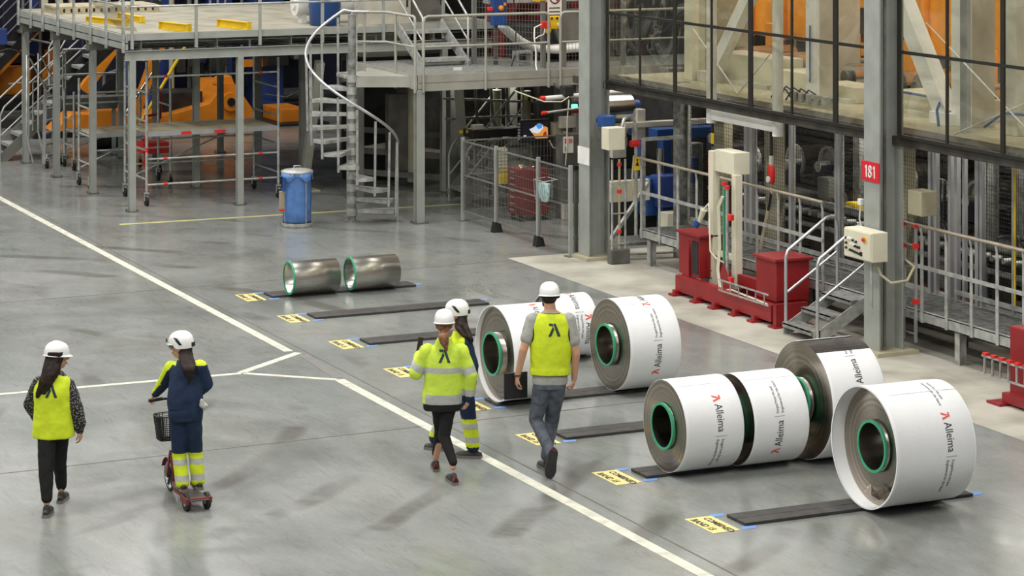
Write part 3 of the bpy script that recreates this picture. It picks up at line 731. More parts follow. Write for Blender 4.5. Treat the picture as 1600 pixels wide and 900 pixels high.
part('yellow_drive', 'yellow', bl2, lambda b: (b.bev(13.3, 14.3, 59.2, 59.6, .5, .9, .03), b.cyl((13.6, 59.1, 1.0), (14.2, 59.1, 1.0), .16, 16)))
part('rubber_skirt', 'rubberd', bl2, lambda b: b.bev(12.7, 18.0, 59.0, 62, .0, .3, .04))
b = MB(); b.tube([(13.0, 61.5, .1), (13.2, 60.9, .15), (13.5, 60.7, .1)], .12, 10); single(b, 'coiled_hose', 'rubberd', (13.0, 57.8, 0), 'black hose bundle on the floor at the far left edge', 'hose')
bx = thing('rubber_block', (14.4, 50.6, 0), 'black ribbed rubber bundle on the floor under the stair', 'hose')
part('hose_coil', 'rubberd', bx, lambda b: [b.tube([(14.3+k*.05, 50.9+.18*math.cos(t*PI/6), .2+.18*math.sin(t*PI/6)) for t in range(12)], .028, 6, True) for k in range(12)])
random.seed(5)
fc = thing('machine_fittings', (17, 55, 0), 'cluttered pipes, frames and housings in front of the blue press behind the mezzanine', 'machine')
for k in range(46):
    x, y, z = 13.4+k*.16+random.uniform(-.1, .1), random.uniform(54.9, 56.3), random.uniform(.2, 2.6); m_ = random.choice(['dark', 'mid', 'blue', 'galvd', 'black', 'paint2', 'dark2', 'blued', 'creamd'])
    if k % 3 == 0: part('vertical_pipe', m_, fc, lambda b: b.cyl((x, y, 0), (x, y, 3.1), random.uniform(.03, .07), 8))
    elif k % 3 == 1: part('housing', m_, fc, lambda b: b.bev(x, x+random.uniform(.2, .6), y, y+.3, z, z+random.uniform(.15, .6), .02))
    else: part('cross_pipe', m_, fc, lambda b: b.tube([(x-.5, y, z), (x, y-.05, z+random.uniform(-.3, .3)), (x+.6, y, z+random.uniform(-.2, .2))], random.uniform(.02, .05), 6))
part('support_rail', 'dark', fc, lambda b: b.box(13.2, 21, 55.4, 55.9, .0, .2))
dk = thing('machine_bank', (20.5, 58, 0), 'dark bank of far machinery filling the background behind the mezzanine', 'machine')
part('panel_bank', 'dark', dk, lambda b: [b.bev(15.0+k*1.1, 16.0+k*1.1, 63+.3*(k % 3), 64.5, 0, 2.6+.5*((k*7) % 3), .04) for k in range(12)])
part('panel_bank', 'blued', dk, lambda b: [b.bev(18.2+k*1.3, 19.2+k*1.3, 58+.3*(k % 2), 59.2, .4, 2.7+.3*((k*5) % 3), .04) for k in range(5)])
part('pipe_run', 'galvd', dk, lambda b: [b.cyl((14.8, 62.6, .6+.5*k), (26, 62.6, .6+.5*k), .06, 8) for k in range(5)])
part('cabinet_row', 'mid', dk, lambda b: [b.bev(18.0+k*1.0, 18.9+k*1.0, 51.5+.2*(k % 2), 52.3, 3.05, 4.5, .02) for k in range(6)])
b = MB()
for k in range(8): b.bev(13.6+k*.9, 14.4+k*.9, 56.0+.2*(k % 2), 56.8, 3.1, 4.2, .03)
b.box(12.5, 24, 55.8, 57, 3.0, 3.1); b.box(12.5, 12.8, 56, 56.3, 0, 3.0); b.box(23.7, 24, 56, 56.3, 0, 3)
single(b, 'cabinet_line', 'blued', (13.6, 56, 0), 'dark blue cabinets on a raised floor at the top edge behind the mezzanine', 'cabinets')

# ================================================================ SPIRAL STAIR
PX, PY = 15.43, 39.45
# 'right' in the plan as seen from the hall: angles measured from the direction (c,-s)
ca, sa = math.cos(YAW), math.sin(YAW)
def sp(phi, r, z):
    p = math.radians(phi); u, v = math.cos(p)*r, math.sin(p)*r
    return Vector((PX+u*ca+v*sa, PY-u*sa+v*ca, z))
ss = thing('spiral_stair', (PX, PY, 0), 'galvanised spiral staircase with curved white handrail in front of the mezzanine', 'stair')
part('centre_pole', 'galvd', ss, lambda b: b.cyl((PX, PY, 0), (PX, PY, 3.42), .066, 20))
part('pole_flange', 'galvd', ss, lambda b: b.cyl((PX, PY, 0), (PX, PY, .02), .13, 20))
for k in range(12):
    phi = 6-24*k; z = .2*(k+1)
    def f(b):
        a = [sp(phi+13, .70, z), sp(phi-1, .71, z), sp(phi-15, .70, z), sp(phi-15, .09, z), sp(phi+13, .09, z)]
        b.poly([p-Vector((0, 0, .03)) for p in a], (0, 0, .03))
        for q0, q1 in ((a[0], a[4]), (a[2], a[3]), (a[0], a[1]), (a[1], a[2])):
            b.bar(q0-Vector((0, 0, .03)), q1-Vector((0, 0, .03)), .012, .055)
        b.cyl((PX, PY, z-.1), (PX, PY, z+.02), .085, 16)
    part('tread', 'galv', ss, f)
    def g(b):
        q = sp(phi-14, .73, z-.1); b.bar(q, sp(phi-14, .755, z+1.1+.02), .035, .02, up=(0, 1, 0))
    part('baluster', 'galv', ss, g)
part('hand_rail', 'alu', ss, lambda b: b.tube([sp(10, .76, 1.25)]+[sp(-a, .76, 1.31+a*.00833) for a in range(0, 262, 8)]+[sp(-266, .74, 3.42), sp(-290, .72, 3.42)], .024, 10))
part('baluster', 'galv', ss, lambda b: b.cyl(sp(10, .76, 0), sp(10, .76, 1.27), .018, 8))

# ================================================================ SECOND PLATFORM
LP = 38.74
p2 = thing('steel_platform', (16.3, LP, 0), 'lower grey steel platform with tubular railing, between the spiral stair and the wide column', 'platform')
part('edge_channel', 'plat2', p2, lambda b: (b.box(16.3, 24.0, LP, LP+.03, 2.31, 2.44), b.box(16.3, 24.0, LP, LP+.03, 2.17, 2.29), b.box(16.3, 24, LP+.01, LP+.04, 2.28, 2.32)))
part('edge_channel', 'plat2', p2, lambda b: (b.box(16.28, 16.31, LP, 41.6, 2.2, 2.44), b.box(16.31, 16.4, LP, 41.6, 2.2, 2.21)))
part('deck', 'galvd', p2, lambda b: (b.box(16.3, 24, LP+.03, 41.9, 2.37, 2.41)))
part('landing', 'plat2', p2, lambda b: (b.poly([(PX-.1, PY+.1, 2.36), sp(-250, .8, 2.36), sp(-275, .95, 2.36), (16.3, 40.9, 2.36), (16.3, PY-.45, 2.36), (PX+.2, PY-.1, 2.36)], (0, 0, .04)),
     b.bar((PX+.05, PY-.05, 2.3), (16.3, PY-.45, 2.3), .02, .16), b.bar(sp(-250, .8, 2.3), (16.3, 40.9, 2.3), .02, .16)))
for x, y in ((16.36, 38.8), (19.3, 38.85), (16.36, 41.5), (19.3, 41.5)): column_part(p2, x, y, 2.18, .14, 'paint' if x < 17 and y < 40 else 'paint2')
for y in (38.85, 40.2, 41.6): part('joist', 'paint2', p2, lambda b: ibeam(b, (16.35, y, 2.36), (22, y, 2.36), .08, .18))
def rail_run(parent, pts, h, mids, r=.024, m='plat2', posts=()):
    """tubular rail that comes down at both ends with rounded corners"""
    P = [Vector(p) for p in pts]; up = Vector((0, 0, h)); a, z = P[0], P[-1]
    d0 = (P[1]-P[0]).normalized()*.07; d1 = (P[-2]-P[-1]).normalized()*.07
    line = [a, a+up*.93, a+up+d0*.3-Vector((0, 0, .02)), a+up+d0]+[p+up for p in P[1:-1]]+[z+up+d1, z+up+d1*.3-Vector((0, 0, .02)), z+up*.93, z]
    part('hand_rail', m, parent, lambda b: b.tube(line, r, 8))
    for t in mids:
        part('mid_rail', m, parent, lambda b: [b.cyl(p+up*t, q+up*t, r*.8, 8) for p, q in zip(P[:-1], P[1:])])
    for q in posts: part('rail_post', m, parent, lambda b: b.cyl(q, Vector(q)+up, r, 8))
rail_run(p2, [(16.40, LP-.03, 2.15), (18.68, LP-.03, 2.15)], 1.25, [.6], posts=[(17.52, LP-.03, 2.15)])
rail_run(p2, [(18.90, LP-.03, 2.15), (23.5, LP-.03, 2.15)], 1.25, [.6])
rail_run(p2, [(16.27, LP+.02, 2.15), (16.27, 40.0, 2.15), (15.75, 40.3, 2.15)], 1.25, [.6], posts=[(16.27, 39.6, 2.15)])
part('rail_post', 'plat2', p2, lambda b: b.cyl((15.95, 40.2, 2.2), (15.95, 40.2, 3.4), .022, 8))
for i in (0, 1):
    part('diagonal_strut', 'plat2', p2, lambda b: b.bar(((16.0, 18.7)[i], (43.3, 42.2)[i], 0.02), ((16.4, 17.4)[i]-.5*(1-i), (42.2, 39.6)[i], 2.4), .15, .15))
    part('strut_plate', 'creamd', p2, lambda b: b.box((15.8, 18.5)[i], (16.25, 18.95)[i], (43.1, 42.0)[i], (43.5, 42.4)[i], 0, .02))
# steps from this platform up to the mezzanine
s2 = thing('short_stair', (17.3, 40.0, 2.41), 'short steel stair with diagonal railings on the lower platform', 'stair')
stair(s2, (17.95, 40.4, 2.41), (17.95, 41.6, 3.05), .85, 3, (-1, 0, 0), 'galv')
for o in (0, 1):
    q = Vector((-.85*o, 0, 0))
    part('hand_rail', 'galv', s2, lambda b: b.tube([Vector((17.95, 40.4, 2.41))+q, Vector((17.95, 40.4, 3.25))+q, Vector((17.95, 41.7, 4.1))+q], .02, 8))
    part('mid_rail', 'galv', s2, lambda b: b.cyl(Vector((17.95, 40.4, 2.85))+q, Vector((17.95, 41.6, 3.6))+q, .016, 8))
# stair under the platform
s3 = thing('short_stair', (18.3, 41.4, 0), 'short dark stair with two handrails going up under the lower platform', 'stair')
stair(s3, (17.85, 41.0, .1), (19.0, 41.1, 1.2), .7, 4, (.0, -1, 0), 'paint2', 'galvd')
for y in (41.0, 40.3): stair_rail(s3, (17.85, y, 0), (19.0, y+.1, 1.2), .9, posts=2, m='paint')
# ================================================================ WIDE HALL COLUMNS
def wide_column(x, y, label, stub=True):
    e = thing('steel_column', (x, y, 0), label, 'column')
    part('column_shaft', 'paint', e, lambda b: (b.box(x, x+.02, y, y+.34, 0, 12), b.box(x+.33, x+.35, y, y+.34, 0, 12), b.box(x+.02, x+.33, y+.16, y+.175, 0, 12)))
    part('base_plate', 'creamd', e, lambda b: b.box(x-.1, x+.5, y-.12, y+.46, 0, .05))
    return e
wc1 = wide_column(17.22, 34.30, 'wide grey steel column with a white paper notice, near the picture centre')
wc2 = wide_column(17.25, 26.46, 'wide grey steel column carrying the red number sign')
part('conduit', 'mid', wc1, lambda b: b.cyl((17.5, 34.32, .1), (17.5, 34.32, 4.5), .015, 8))
part('conduit', 'mid', wc2, lambda b: (b.box(17.33, 17.36, 26.47, 26.5, .1, 6)))
b = MB(); b.box(17.212, 17.219, 34.28, 34.66, 1.42, 1.68); single(b, 'paper_notice', 'white', (17.22, 34.4, 1.5), 'white paper notice on the wide column behind the fence', 'notice')
sg = thing('number_sign', (17.24, 26.46, 2.1), 'red sign with white number 181 on the wide column', 'sign')
part('sign_plate', mat('sign_red', (206, 28, 44), .4, 0, .03), sg, lambda b: b.box(17.232, 17.245, 26.44, 26.83, 2.11, 2.35))
ONE = [(.0, .76), (.0, .88), (.12, .9), (.2, 1), (.46, 1), (.46, 0), (.2, 0), (.2, .76)]
def digit(b, pg, y0, w_=.085, h_=.15): b.poly([(17.228, y0-x*w_, 2.155+z*h_) for x, z in pg], (.004, 0, 0))
part('sign_number', 'white', sg, lambda b: (digit(b, ONE, 26.745), digit(b, ONE, 26.568)))
e8 = lambda cz, ry, rz: [(17.228, 26.632+ry*math.cos(a), cz+rz*math.sin(a)) for a in [k*PI/10 for k in range(20)]]
part('sign_digit', 'white', sg, lambda b: (b.tube(e8(2.196, .029, .034), .011, 6, True), b.tube(e8(2.268, .025, .027), .011, 6, True)))
# control panel on the column
cp = thing('switch_cabinet', (16.98, 26.24, 1.2), 'cream control panel with rows of switches in front of the numbered column', 'control panel')
part('housing', 'cream', cp, lambda b: b.bev(16.99, 17.22, 26.22, 26.84, 1.185, 1.545, .012))
part('door', 'cream', cp, lambda b: b.bev(16.975, 16.992, 26.235, 26.825, 1.20, 1.53, .006))
part('emergency_stop', 'redb', cp, lambda b: b.cyl((16.975, 26.36, 1.45), (16.94, 26.36, 1.45), .022, 16))
part('stop_plate', 'yellow', cp, lambda b: b.cyl((16.976, 26.36, 1.45), (16.965, 26.36, 1.45), .04, 20))
sw = [(26.76, 1.42, 0), (26.72, 1.42, 1), (26.68, 1.42, 1), (26.61, 1.41, 0), (26.54, 1.40, 0), (26.76, 1.36, 0), (26.65, 1.355, 1), (26.60, 1.35, 1), (26.56, 1.345, 0), (26.51, 1.34, 0), (26.47, 1.34, 0),
      (26.76, 1.30, 0), (26.67, 1.285, 0), (26.62, 1.28, 0), (26.57, 1.275, 0), (26.52, 1.27, 0), (26.47, 1.265, 0)]
for y, z, k in sw: part('push_button' if k else 'switch', 'white' if k else 'black', cp, lambda b: b.cyl((16.975, y, z), (16.953, y, z), .015, 12))
part('name_strip', 'black', cp, lambda b: b.box(16.968, 16.975, 26.41, 26.46, 1.24, 1.29))
part('mount_rail', 'galv', cp, lambda b: (b.cyl((17.1, 26.4, 0.6), (17.1, 26.4, 1.2), .02, 8), b.box(17.2, 17.25, 26.4, 26.7, 1.25, 1.45)))
part('cable', 'creamd', cp, lambda b: b.tube([(17.15, 26.4, 1.19), (17.17, 26.3, 1.02), (17.25, 26.2, .93), (17.45, 26.15, .95), (17.65, 26.3, 1.08), (17.72, 26.6, 1.12)], .018, 8))
b = MB(); b.bev(17.62, 17.85, 26.1, 26.4, 1.72, 2.02, .01); single(b, 'junction_box', 'creamd', (17.62, 26.1, 1.72), 'beige junction box on the back of the numbered column', 'electrical box')
b = MB(); b.bev(17.25, 17.31, 26.88, 26.95, 1.78, 1.86, .008); b.tube([(17.28, 26.92, 1.78), (17.3, 26.98, 1.6), (17.32, 26.9, 1.4), (17.3, 26.95, 1.1)], .012, 6)
single(b, 'wall_socket', 'white', (17.27, 26.9, 1.8), 'small white socket with dark cable on the left edge of the numbered column', 'socket')

# ================================================================ BIN
bn = thing('waste_bin', (14.41, 39.35, 0), 'round metal waste bin with lid and blue plastic sack near the spiral stair', 'bin')
bxx, byy = 14.43, 39.35
part('bin_frame', 'galv', bn, lambda b: (b.pipe((bxx, byy, 0), (bxx, byy, .07), .25, .24, 32), b.cyl((bxx, byy, 0), (bxx, byy, .02), .25, 32), [b.cyl((bxx+.245*math.cos(a), byy+.245*math.sin(a), .02), (bxx+.245*math.cos(a), byy+.245*math.sin(a), .86), .008, 6) for a in (.3, 1.87, 3.44, 5.0)]))
def sack(b):
    R = []
    for z, r, w_ in ((.07, .2, .0), (.1, .235, .01), (.3, .232, .012), (.6, .225, .014), (.8, .222, .012), (.86, .235, .01), (.88, .262, .02), (.83, .27, .03), (.79, .262, .05)):
        R.append([Vector((bxx+(r+w_*math.sin(9*k*PI/24+z*9)*math.sin(k*1.7))*math.cos(k*PI/24), byy+(r+w_*math.sin(9*k*PI/24+z*9)*math.sin(k*1.7))*math.sin(k*PI/24), z-(w_*.9*math.sin(k*.7) if z < .86 and r > .26 else 0))) for k in range(48)])
    b.loft(R, False)
MT['sack'] = mat('blue_plastic_sack', (84, 124, 184), .32, 0, .15, 7, bump=.5)
part('sack', 'sack', bn, sack)
part('lid', 'galv', bn, lambda b: b.loft([b.ring((bxx, byy, z), (0, 0, 1), r, 32) for z, r in ((.875, .262), (.885, .268), (.91, .26), (.93, .2), (.945, .1), (.948, .02))]))
part('lid_handle', 'galv', bn, lambda b: b.tube([(bxx-.06, byy, .94), (bxx-.055, byy, .985), (bxx+.055, byy, .985), (bxx+.06, byy, .94)], .009, 6))
part('glove_holder', mat('grey_label', (150, 140, 120), .5), bn, lambda b: b.bev(bxx-.33, bxx-.25, byy-.1, byy-.04, .3, .6, .01))
part('holder_cap', 'redb', bn, lambda b: b.box(bxx-.33, bxx-.25, byy-.1, byy-.04, .27, .3))
part('blue_strap', 'blue2', bn, lambda b: b.bev(bxx-.29, bxx-.24, byy-.13, byy-.1, .6, .82, .008))

# ================================================================ SAFETY FENCE
def mesh_panel(parent, p, q, z0, z1, sx=.035, sz=.1, r=.0022, frame=.022, mids=(), mw='wire', mf='paint2'):
    p, q = Vector((*p, 0)), Vector((*q, 0)); L_ = (q-p).length; d = (q-p)/L_
    pn = part('frame', mf, parent, lambda b: (b.bar(p+Vector((0, 0, z0)), q+Vector((0, 0, z0)), frame), b.bar(p+Vector((0, 0, z1)), q+Vector((0, 0, z1)), frame), b.bar(p+Vector((0, 0, z0)), p+Vector((0, 0, z1)), frame, up=d), b.bar(q+Vector((0, 0, z0)), q+Vector((0, 0, z1)), frame, up=d), [b.bar(p+Vector((0, 0, z)), q+Vector((0, 0, z)), frame) for z in mids]))
    def f(b):
        n = int(L_/sx)
        for i in range(1, n): c = p+d*L_*i/n; b.bar(c+Vector((0, 0, z0)), c+Vector((0, 0, z1)), r*2, up=d)
        m = int((z1-z0)/sz)
        for i in range(1, m): z = z0+(z1-z0)*i/m; b.bar(p+Vector((0, 0, z)), q+Vector((0, 0, z)), r*2)
    part('wire_mesh', mw, pn, f)
sf = thing('safety_fence', (17.1, 34.7, 0), 'grey wire mesh safety fence in three panels left of the wide column', 'fence')
ys = [38.75, 37.42, 35.85, 34.72]
for i in range(3): mesh_panel(sf, (17.12, ys[i]-.05), (17.12, ys[i+1]+.05), .17, 1.32, .06, .15, .0022, mids=(.76,))
for i, y in enumerate(ys):
    s = part('fence_post', 'paint', sf, lambda b: b.bar((17.12, y, 0), (17.12, y, 1.38), .05, .05, up=(0, 1, 0)))
    if i in (1, 2): part('post_foot', 'black', s, lambda b: b.poly([(17.04, y-.09, 0), (17.2, y-.09, 0), (17.17, y-.06, .16), (17.08, y-.06, .16)], (0, .13, 0)))
    else: part('post_foot', 'mid', s, lambda b: b.box(17.04, 17.2, y-.08, y+.08, 0, .012))
sfb = thing('safety_fence', (19, 38.8, 0), 'wire mesh fence panel at right angles behind the tool cabinet corner', 'fence')
mesh_panel(sfb, (17.18, 38.8), (19.0, 38.8), .17, 1.32, .06, .15, .0022, mids=(.76,))
part('fence_post', 'paint', sfb, lambda b: b.bar((19.03, 38.8, 0), (19.03, 38.8, 1.38), .05, up=(0, 1, 0)))
gt = thing('gate_post', (17.12, 34.66, 0), 'dark square gate post next to the last fence panel', 'post')
part('post', 'mid', gt, lambda b: b.bar((17.25, 34.8, 0), (17.25, 34.8, 1.36), .05, up=(0, 1, 0)))
part('latch', 'black', gt, lambda b: b.box(17.2, 17.33, 34.76, 34.84, 1.30, 1.36))
# tool cabinet
tcb = thing('tool_cabinet', (18.15, 38.35, 0), 'dark red tool cabinet with small chrome handles behind the mesh fence', 'cabinet')
X0, X1, Y0, Y1 = 17.90, 18.46, 38.22, 38.66
part('body', 'redd', tcb, lambda b: b.bev(X0+.01, X1, Y0, Y1, .1, .86, .01))
for k in range(7):
    dz = .12+k*.104
    d = part('drawer', 'redd', tcb, lambda b: b.bev(X0-.012, X0+.012, Y0+.02, Y1-.02, dz, dz+.094, .004))
    part('handle', 'alu', d, lambda b: (b.box(X0-.03, X0-.015, Y0+.14, Y1-.14, dz+.05, dz+.07)))
for x in (X0+.06, X1-.06):
    for y in (Y0+.06, Y1-.06): part('caster_wheel', 'rubberd', tcb, lambda b: b.cyl((x-.015, y, .05), (x+.015, y, .05), .05, 12))
for i, (x, y, l, m_) in enumerate(((17.98, 38.3, .2, 'alu'), (18.05, 38.5, .12, 'yellow'), (18.2, 38.3, .2, 'steel'), (18.3, 38.5, .12, 'black'))):
    b = MB(); b.cyl((x, y, .88), (x+l*.7, y+l*.5, .88), .018, 8); b.sph((x, y, .88), .03, 8, 6); single(b, 'hand_tool', m_, (x, y, .88), ('silver spanner', 'yellow handled tool', 'polished steel bar', 'black handled tool')[i]+' lying on top of the red tool cabinet', 'tool', 'tools on the cabinet')
# basket with plastic bags on the fence
bk = thing('wire_basket', (17.0, 35.25, 1.0), 'small wire basket with pale blue plastic bag hanging on the fence', 'basket')
part('wire_frame', 'galv', bk, lambda b: (b.tube([(17.05, 35.45, 1.12), (16.85, 35.45, 1.1), (16.85, 35.1, 1.1), (17.05, 35.1, 1.12)], .006, 6), [b.bar((16.85, 35.1+.07*k, 1.1), (16.88, 35.1+.07*k, .78), .006) for k in range(6)], b.bar((17.09, 35.45, 1.12), (17.09, 35.1, 1.12), .01), b.bar((17.09, 35.3, 1.12), (17.09, 35.3, .8), .01)))
part('plastic_bag', mat('pale_blue_film', (168, 200, 202), .35, 0, .15, 12, bump=.6), bk, lambda b: b.loft([[Vector((16.95+.075*(.55+.45*math.sin(t*2.2))*math.cos(a)*(1+.12*math.sin(5*a+t*3)), 35.27+.16*(.55+.45*math.sin(t*2.2))*math.sin(a)*(1+.12*math.sin(4*a+t*4)), .78+.27*t)) for a in [q*PI/10 for q in range(20)]] for t in [k/7 for k in range(8)]]))

# ================================================================ MACHINE BEHIND THE FENCE (under the lower platform)
mc = thing('press_machine', (19.6, 39.5, 0), 'dark machine cell with grey steel uprights under the lower platform', 'machine')
part('upright', 'mid', mc, lambda b: b.bev(19.35, 19.7, 39.6, 39.9, 0, 2.15, .01))
part('upright', 'mid', mc, lambda b: b.bev(18.05, 18.3, 41.4, 41.6, 0, 2.15, .01))
part('upright', 'paint2', mc, lambda b: b.bev(20.5, 20.9, 38.9, 39.4, 0, 2.15, .01))
part('side_panel', 'offwhite', mc, lambda b: b.bev(19.35, 19.7, 38.0, 38.19, .0, .3, .01))
part('frame_plate', 'creamd', mc, lambda b: (b.box(19.8, 20.5, 39.0, 39.3, 1.3, 1.45), b.box(19.8, 20.1, 39.0, 39.3, 1.5, 2.1)))
for k in range(6): part('back_panel', ('dark', 'mid', 'dark2')[k % 3], mc, lambda b: b.bev(17.2+.95*k, 18.1+.95*k, 44.0+.15*(k % 2), 44.5, 0, 2.2, .02))
part('valve_panel', 'mid', mc, lambda b: b.bev(17.5, 17.9, 42.9, 43.1, .3, 1.7, .02))
part('round_tank', 'creamd', mc, lambda b: b.cyl((18.0, 42.9, .1), (18.0, 42.9, 2.0), .13, 20))
part('bent_duct', 'offwhite', mc, lambda b: b.tube([(17.0, 43.6, .6), (17.6, 43.4, .7), (18.6, 43.2, .55), (19.2, 43.2, .4)], .07, 12))
part('back_panel', 'dark2', mc, lambda b: [b.bev(20.8, 24, 40+.9*k, 40.8+.9*k, 0, 2.2, .02) for k in range(4)])
part('floor_rail', 'mid', mc, lambda b: [b.bar((16.9, 42.8+.4*k, .35+.35*k), (18.9, 42.3+.4*k, .15+.35*k), .08, .1) for k in range(3)])
part('cylinder', 'creamd', mc, lambda b: [b.cyl((x, y, .1), (x, y, 1.9), r, 16) for x, y, r in ((18.75, 41.0, .1), (19.15, 40.6, .09), (18.5, 42.2, .12))])
part('roller_tower', 'galv', mc, lambda b: [b.cyl((18.7, 40.3, .2+.22*k), (19.0, 40.3, .2+.22*k), .09, 14) for k in range(5)])
part('pipe', 'mid', mc, lambda b: [b.tube([(18.0+.3*k, 40.9, 2.1), (18.0+.3*k, 40.8, 1.4), (18.2+.3*k, 40.7, .9), (18.2+.3*k, 40.7, .1)], .03, 8) for k in range(5)])
part('cross_bar', 'galvd', mc, lambda b: (b.bar((17.7, 40.8, 1.45), (19.4, 40.8, 1.45), .04), b.bar((17.7, 40.9, 1.8), (19.4, 40.5, 1.7), .04), b.bar((17.9, 40.6, 1.0), (19.4, 40.6, 1.05), .05)))
part('hazard_bar', 'yellow', mc, lambda b: (b.bar((17.75, 40.3, 1.28), (18.3, 40.3, 1.28), .05), b.bar((18.8, 39.9, 1.85), (19.2, 39.9, 1.82), .05)))
part('hazard_stripe', 'black', mc, lambda b: ([b.box(17.8+.12*k, 17.85+.12*k, 40.265, 40.275, 1.25, 1.31) for k in range(5)], [b.box(18.85+.1*k, 18.89+.1*k, 39.865, 39.875, 1.8, 1.88) for k in range(4)]))
part('black_housing', 'black', mc, lambda b: b.bev(17.9, 18.9, 40.1, 40.5, 1.18, 1.32, .02))
part('yellow_drum', 'yellow', mc, lambda b: b.cyl((18.12, 39.3, .5), (18.12, 39.3, .75), .13, 16))
part('white_panel', 'cream', mc, lambda b: [b.box(17.9, 18.14, 39.19, 39.22, .78+.055*k, .82+.055*k) for k in range(6)])
part('white_panel', 'cream', mc, lambda b: b.box(17.92, 18.12, 39.21, 39.23, .76, 1.12))
b = MB(); b.bev(17.95, 18.15, 40.18, 40.3, 1.22, 1.4, .01); single(b, 'lamp_box', 'cream', (18.0, 40.2, 1.25), 'small cream box beside the black and yellow bar under the platform', 'electrical box')
# monitor
mo = thing('monitor', (18.5, 39.1, 1.2), 'wall monitor with colourful shape on a dark screen behind the fence', 'monitor')
part('housing', 'black', mo, lambda b: b.bev(18.38, 18.93, 39.18, 39.26, 1.17, 1.56, .01))
def emis(name, rgb, s):
    m, nt, b = newmat(name); b.inputs['Base Color'].default_value = lin(rgb); b.inputs['Emission Color'].default_value = lin(rgb); b.inputs['Emission Strength'].default_value = s; return m
part('screen', emis('dark_screen', (28, 26, 34), .5), mo, lambda b: b.box(18.41, 18.90, 39.172, 39.18, 1.20, 1.53))
sc = [([(.25, .62), (.42, .70), (.55, .84), (.66, .90), (.80, .80), (.84, .5), (.70, .36), (.40, .36), (.32, .50)], (212, 224, 240)), ([(.50, .80), (.58, .88), (.66, .91), (.78, .82), (.74, .64), (.60, .60)], (80, 150, 220)),
      ([(.33, .46), (.60, .38), (.72, .52), (.86, .74), (.98, .66), (1, .12), (.50, .12), (.42, .32)], (222, 150, 70)), ([(.80, .36), (.90, .50), (.95, .28), (.80, .24)], (150, 40, 50))]
for i, (pg, c_) in enumerate(sc): part('screen_picture', emis('screen_colour', c_, .9), mo, lambda b: b.poly([(18.42+.47*x, 39.17-.002*i, 1.2+.33*y) for x, y in pg], (0, .002, 0)))
part('screen_caption', emis('screen_white', (220, 220, 220), .8), mo, lambda b: (b.box(18.43, 18.48, 39.168, 39.171, 1.285, 1.305), b.box(18.43, 18.5, 39.168, 39.171, 1.262, 1.274)))
part('monitor_arm', 'mid', mo, lambda b: (b.bar((18.62, 39.28, 0), (18.62, 39.28, 1.2), .05), b.bar((18.62, 39.25, 1.2), (18.62, 39.28, 1.4), .06)))
part('button_strip', 'galv', mo, lambda b: [b.cyl((18.35, 39.2, 1.25+.05*k), (18.35, 39.17, 1.25+.05*k), .02, 8) for k in range(6)])
mb2 = thing('junction_box', (19.0, 39.15, 1.25), 'beige electrical box to the right of the monitor', 'electrical box')
part('housing', 'creamd', mb2, lambda b: b.bev(18.96, 19.36, 39.05, 39.25, 1.27, 1.5, .012))
part('cable', 'cream', mb2, lambda b: b.tube([(18.9, 39.15, 1.2), (18.95, 39.1, 1.08), (19.1, 39.1, 1.05), (19.2, 39.15, 1.27)], .012, 6))
part('bracket', 'mid', mb2, lambda b: b.bar((19.4, 39.5, 1.35), (19.3, 39.2, 1.35), .06))
ns = thing('notice_board', (18.75, 38.1, .9), 'white notice with red and green squares on the machine side', 'notice')
part('board', 'white', ns, lambda b: b.box(18.70, 18.88, 38.18, 38.2, 1.10, 1.37))
part('red_square', 'redb', ns, lambda b: b.box(18.72, 18.76, 38.172, 38.18, 1.26, 1.34)); part('green_square', 'green', ns, lambda b: b.box(18.72, 18.76, 38.172, 38.18, 1.13, 1.21))
part('small_print', 'inkred', ns, lambda b: [b.box(18.79, 18.86, 38.172, 38.18, 1.27+.025*k, 1.28+.025*k) for k in range(3)])
part('stand', 'mid', ns, lambda b: b.bev(18.68, 19.2, 38.2, 38.45, 0, 1.4, .01))
part('stand_foot', 'offwhite', ns, lambda b: b.bev(18.66, 18.98, 38.1, 38.198, 0, .25, .01))
b = MB(); b.bev(19.0, 19.06, 38.12, 38.198, 1.0, 1.3, .004); single(b, 'warning_label', 'yellow', (19.0, 38.1, 1), 'narrow yellow label left of the wide column edge', 'label')
part('frame_plate', 'offwhite', mc, lambda b: (b.bev(19.0, 19.9, 38.9, 39.0, 1.42, 1.62, .01), b.bev(19.25, 19.9, 38.9, 39.0, 1.62, 1.95, .01), b.bev(19.45, 19.9, 38.85, 39.0, 0, 1.42, .01)))
# conveyor arm with green lamp below the platform edge
ca_ = thing('signal_boom', (18.6, 38.4, 2.0), 'white horizontal arm with red ends and green lamp under the platform edge', 'arm')
part('arm_tube', 'white', ca_, lambda b: b.cyl((18.35, 38.2, 2.02), (20.2, 38.3, 2.08), .04, 12))
part('arm_tube', 'galv', ca_, lambda b: b.cyl((18.25, 37.9, 1.82), (19.2, 38.0, 1.88), .02, 8))
part('red_end', 'redb', ca_, lambda b: b.cyl((18.28, 38.2, 2.02), (18.36, 38.2, 2.02), .045, 12)); part('red_end', 'redb', ca_, lambda b: b.cyl((18.16, 37.9, 1.815), (18.26, 37.9, 1.82), .03, 10))
part('green_band', 'green', ca_, lambda b: b.cyl((19.1, 38.24, 2.04), (19.25, 38.25, 2.045), .048, 12))
part('green_lamp', emis('green_signal', (90, 240, 190), 4), ca_, lambda b: b.bev(18.78, 18.88, 38.02, 38.06, 1.86, 1.92, .01))
part('lamp_box', 'black', ca_, lambda b: b.bev(18.74, 18.92, 38.06, 38.16, 1.82, 1.96, .01)); part('lamp_red', 'redd', ca_, lambda b: b.box(18.77, 18.9, 38.02, 38.06, 1.77, 1.82))
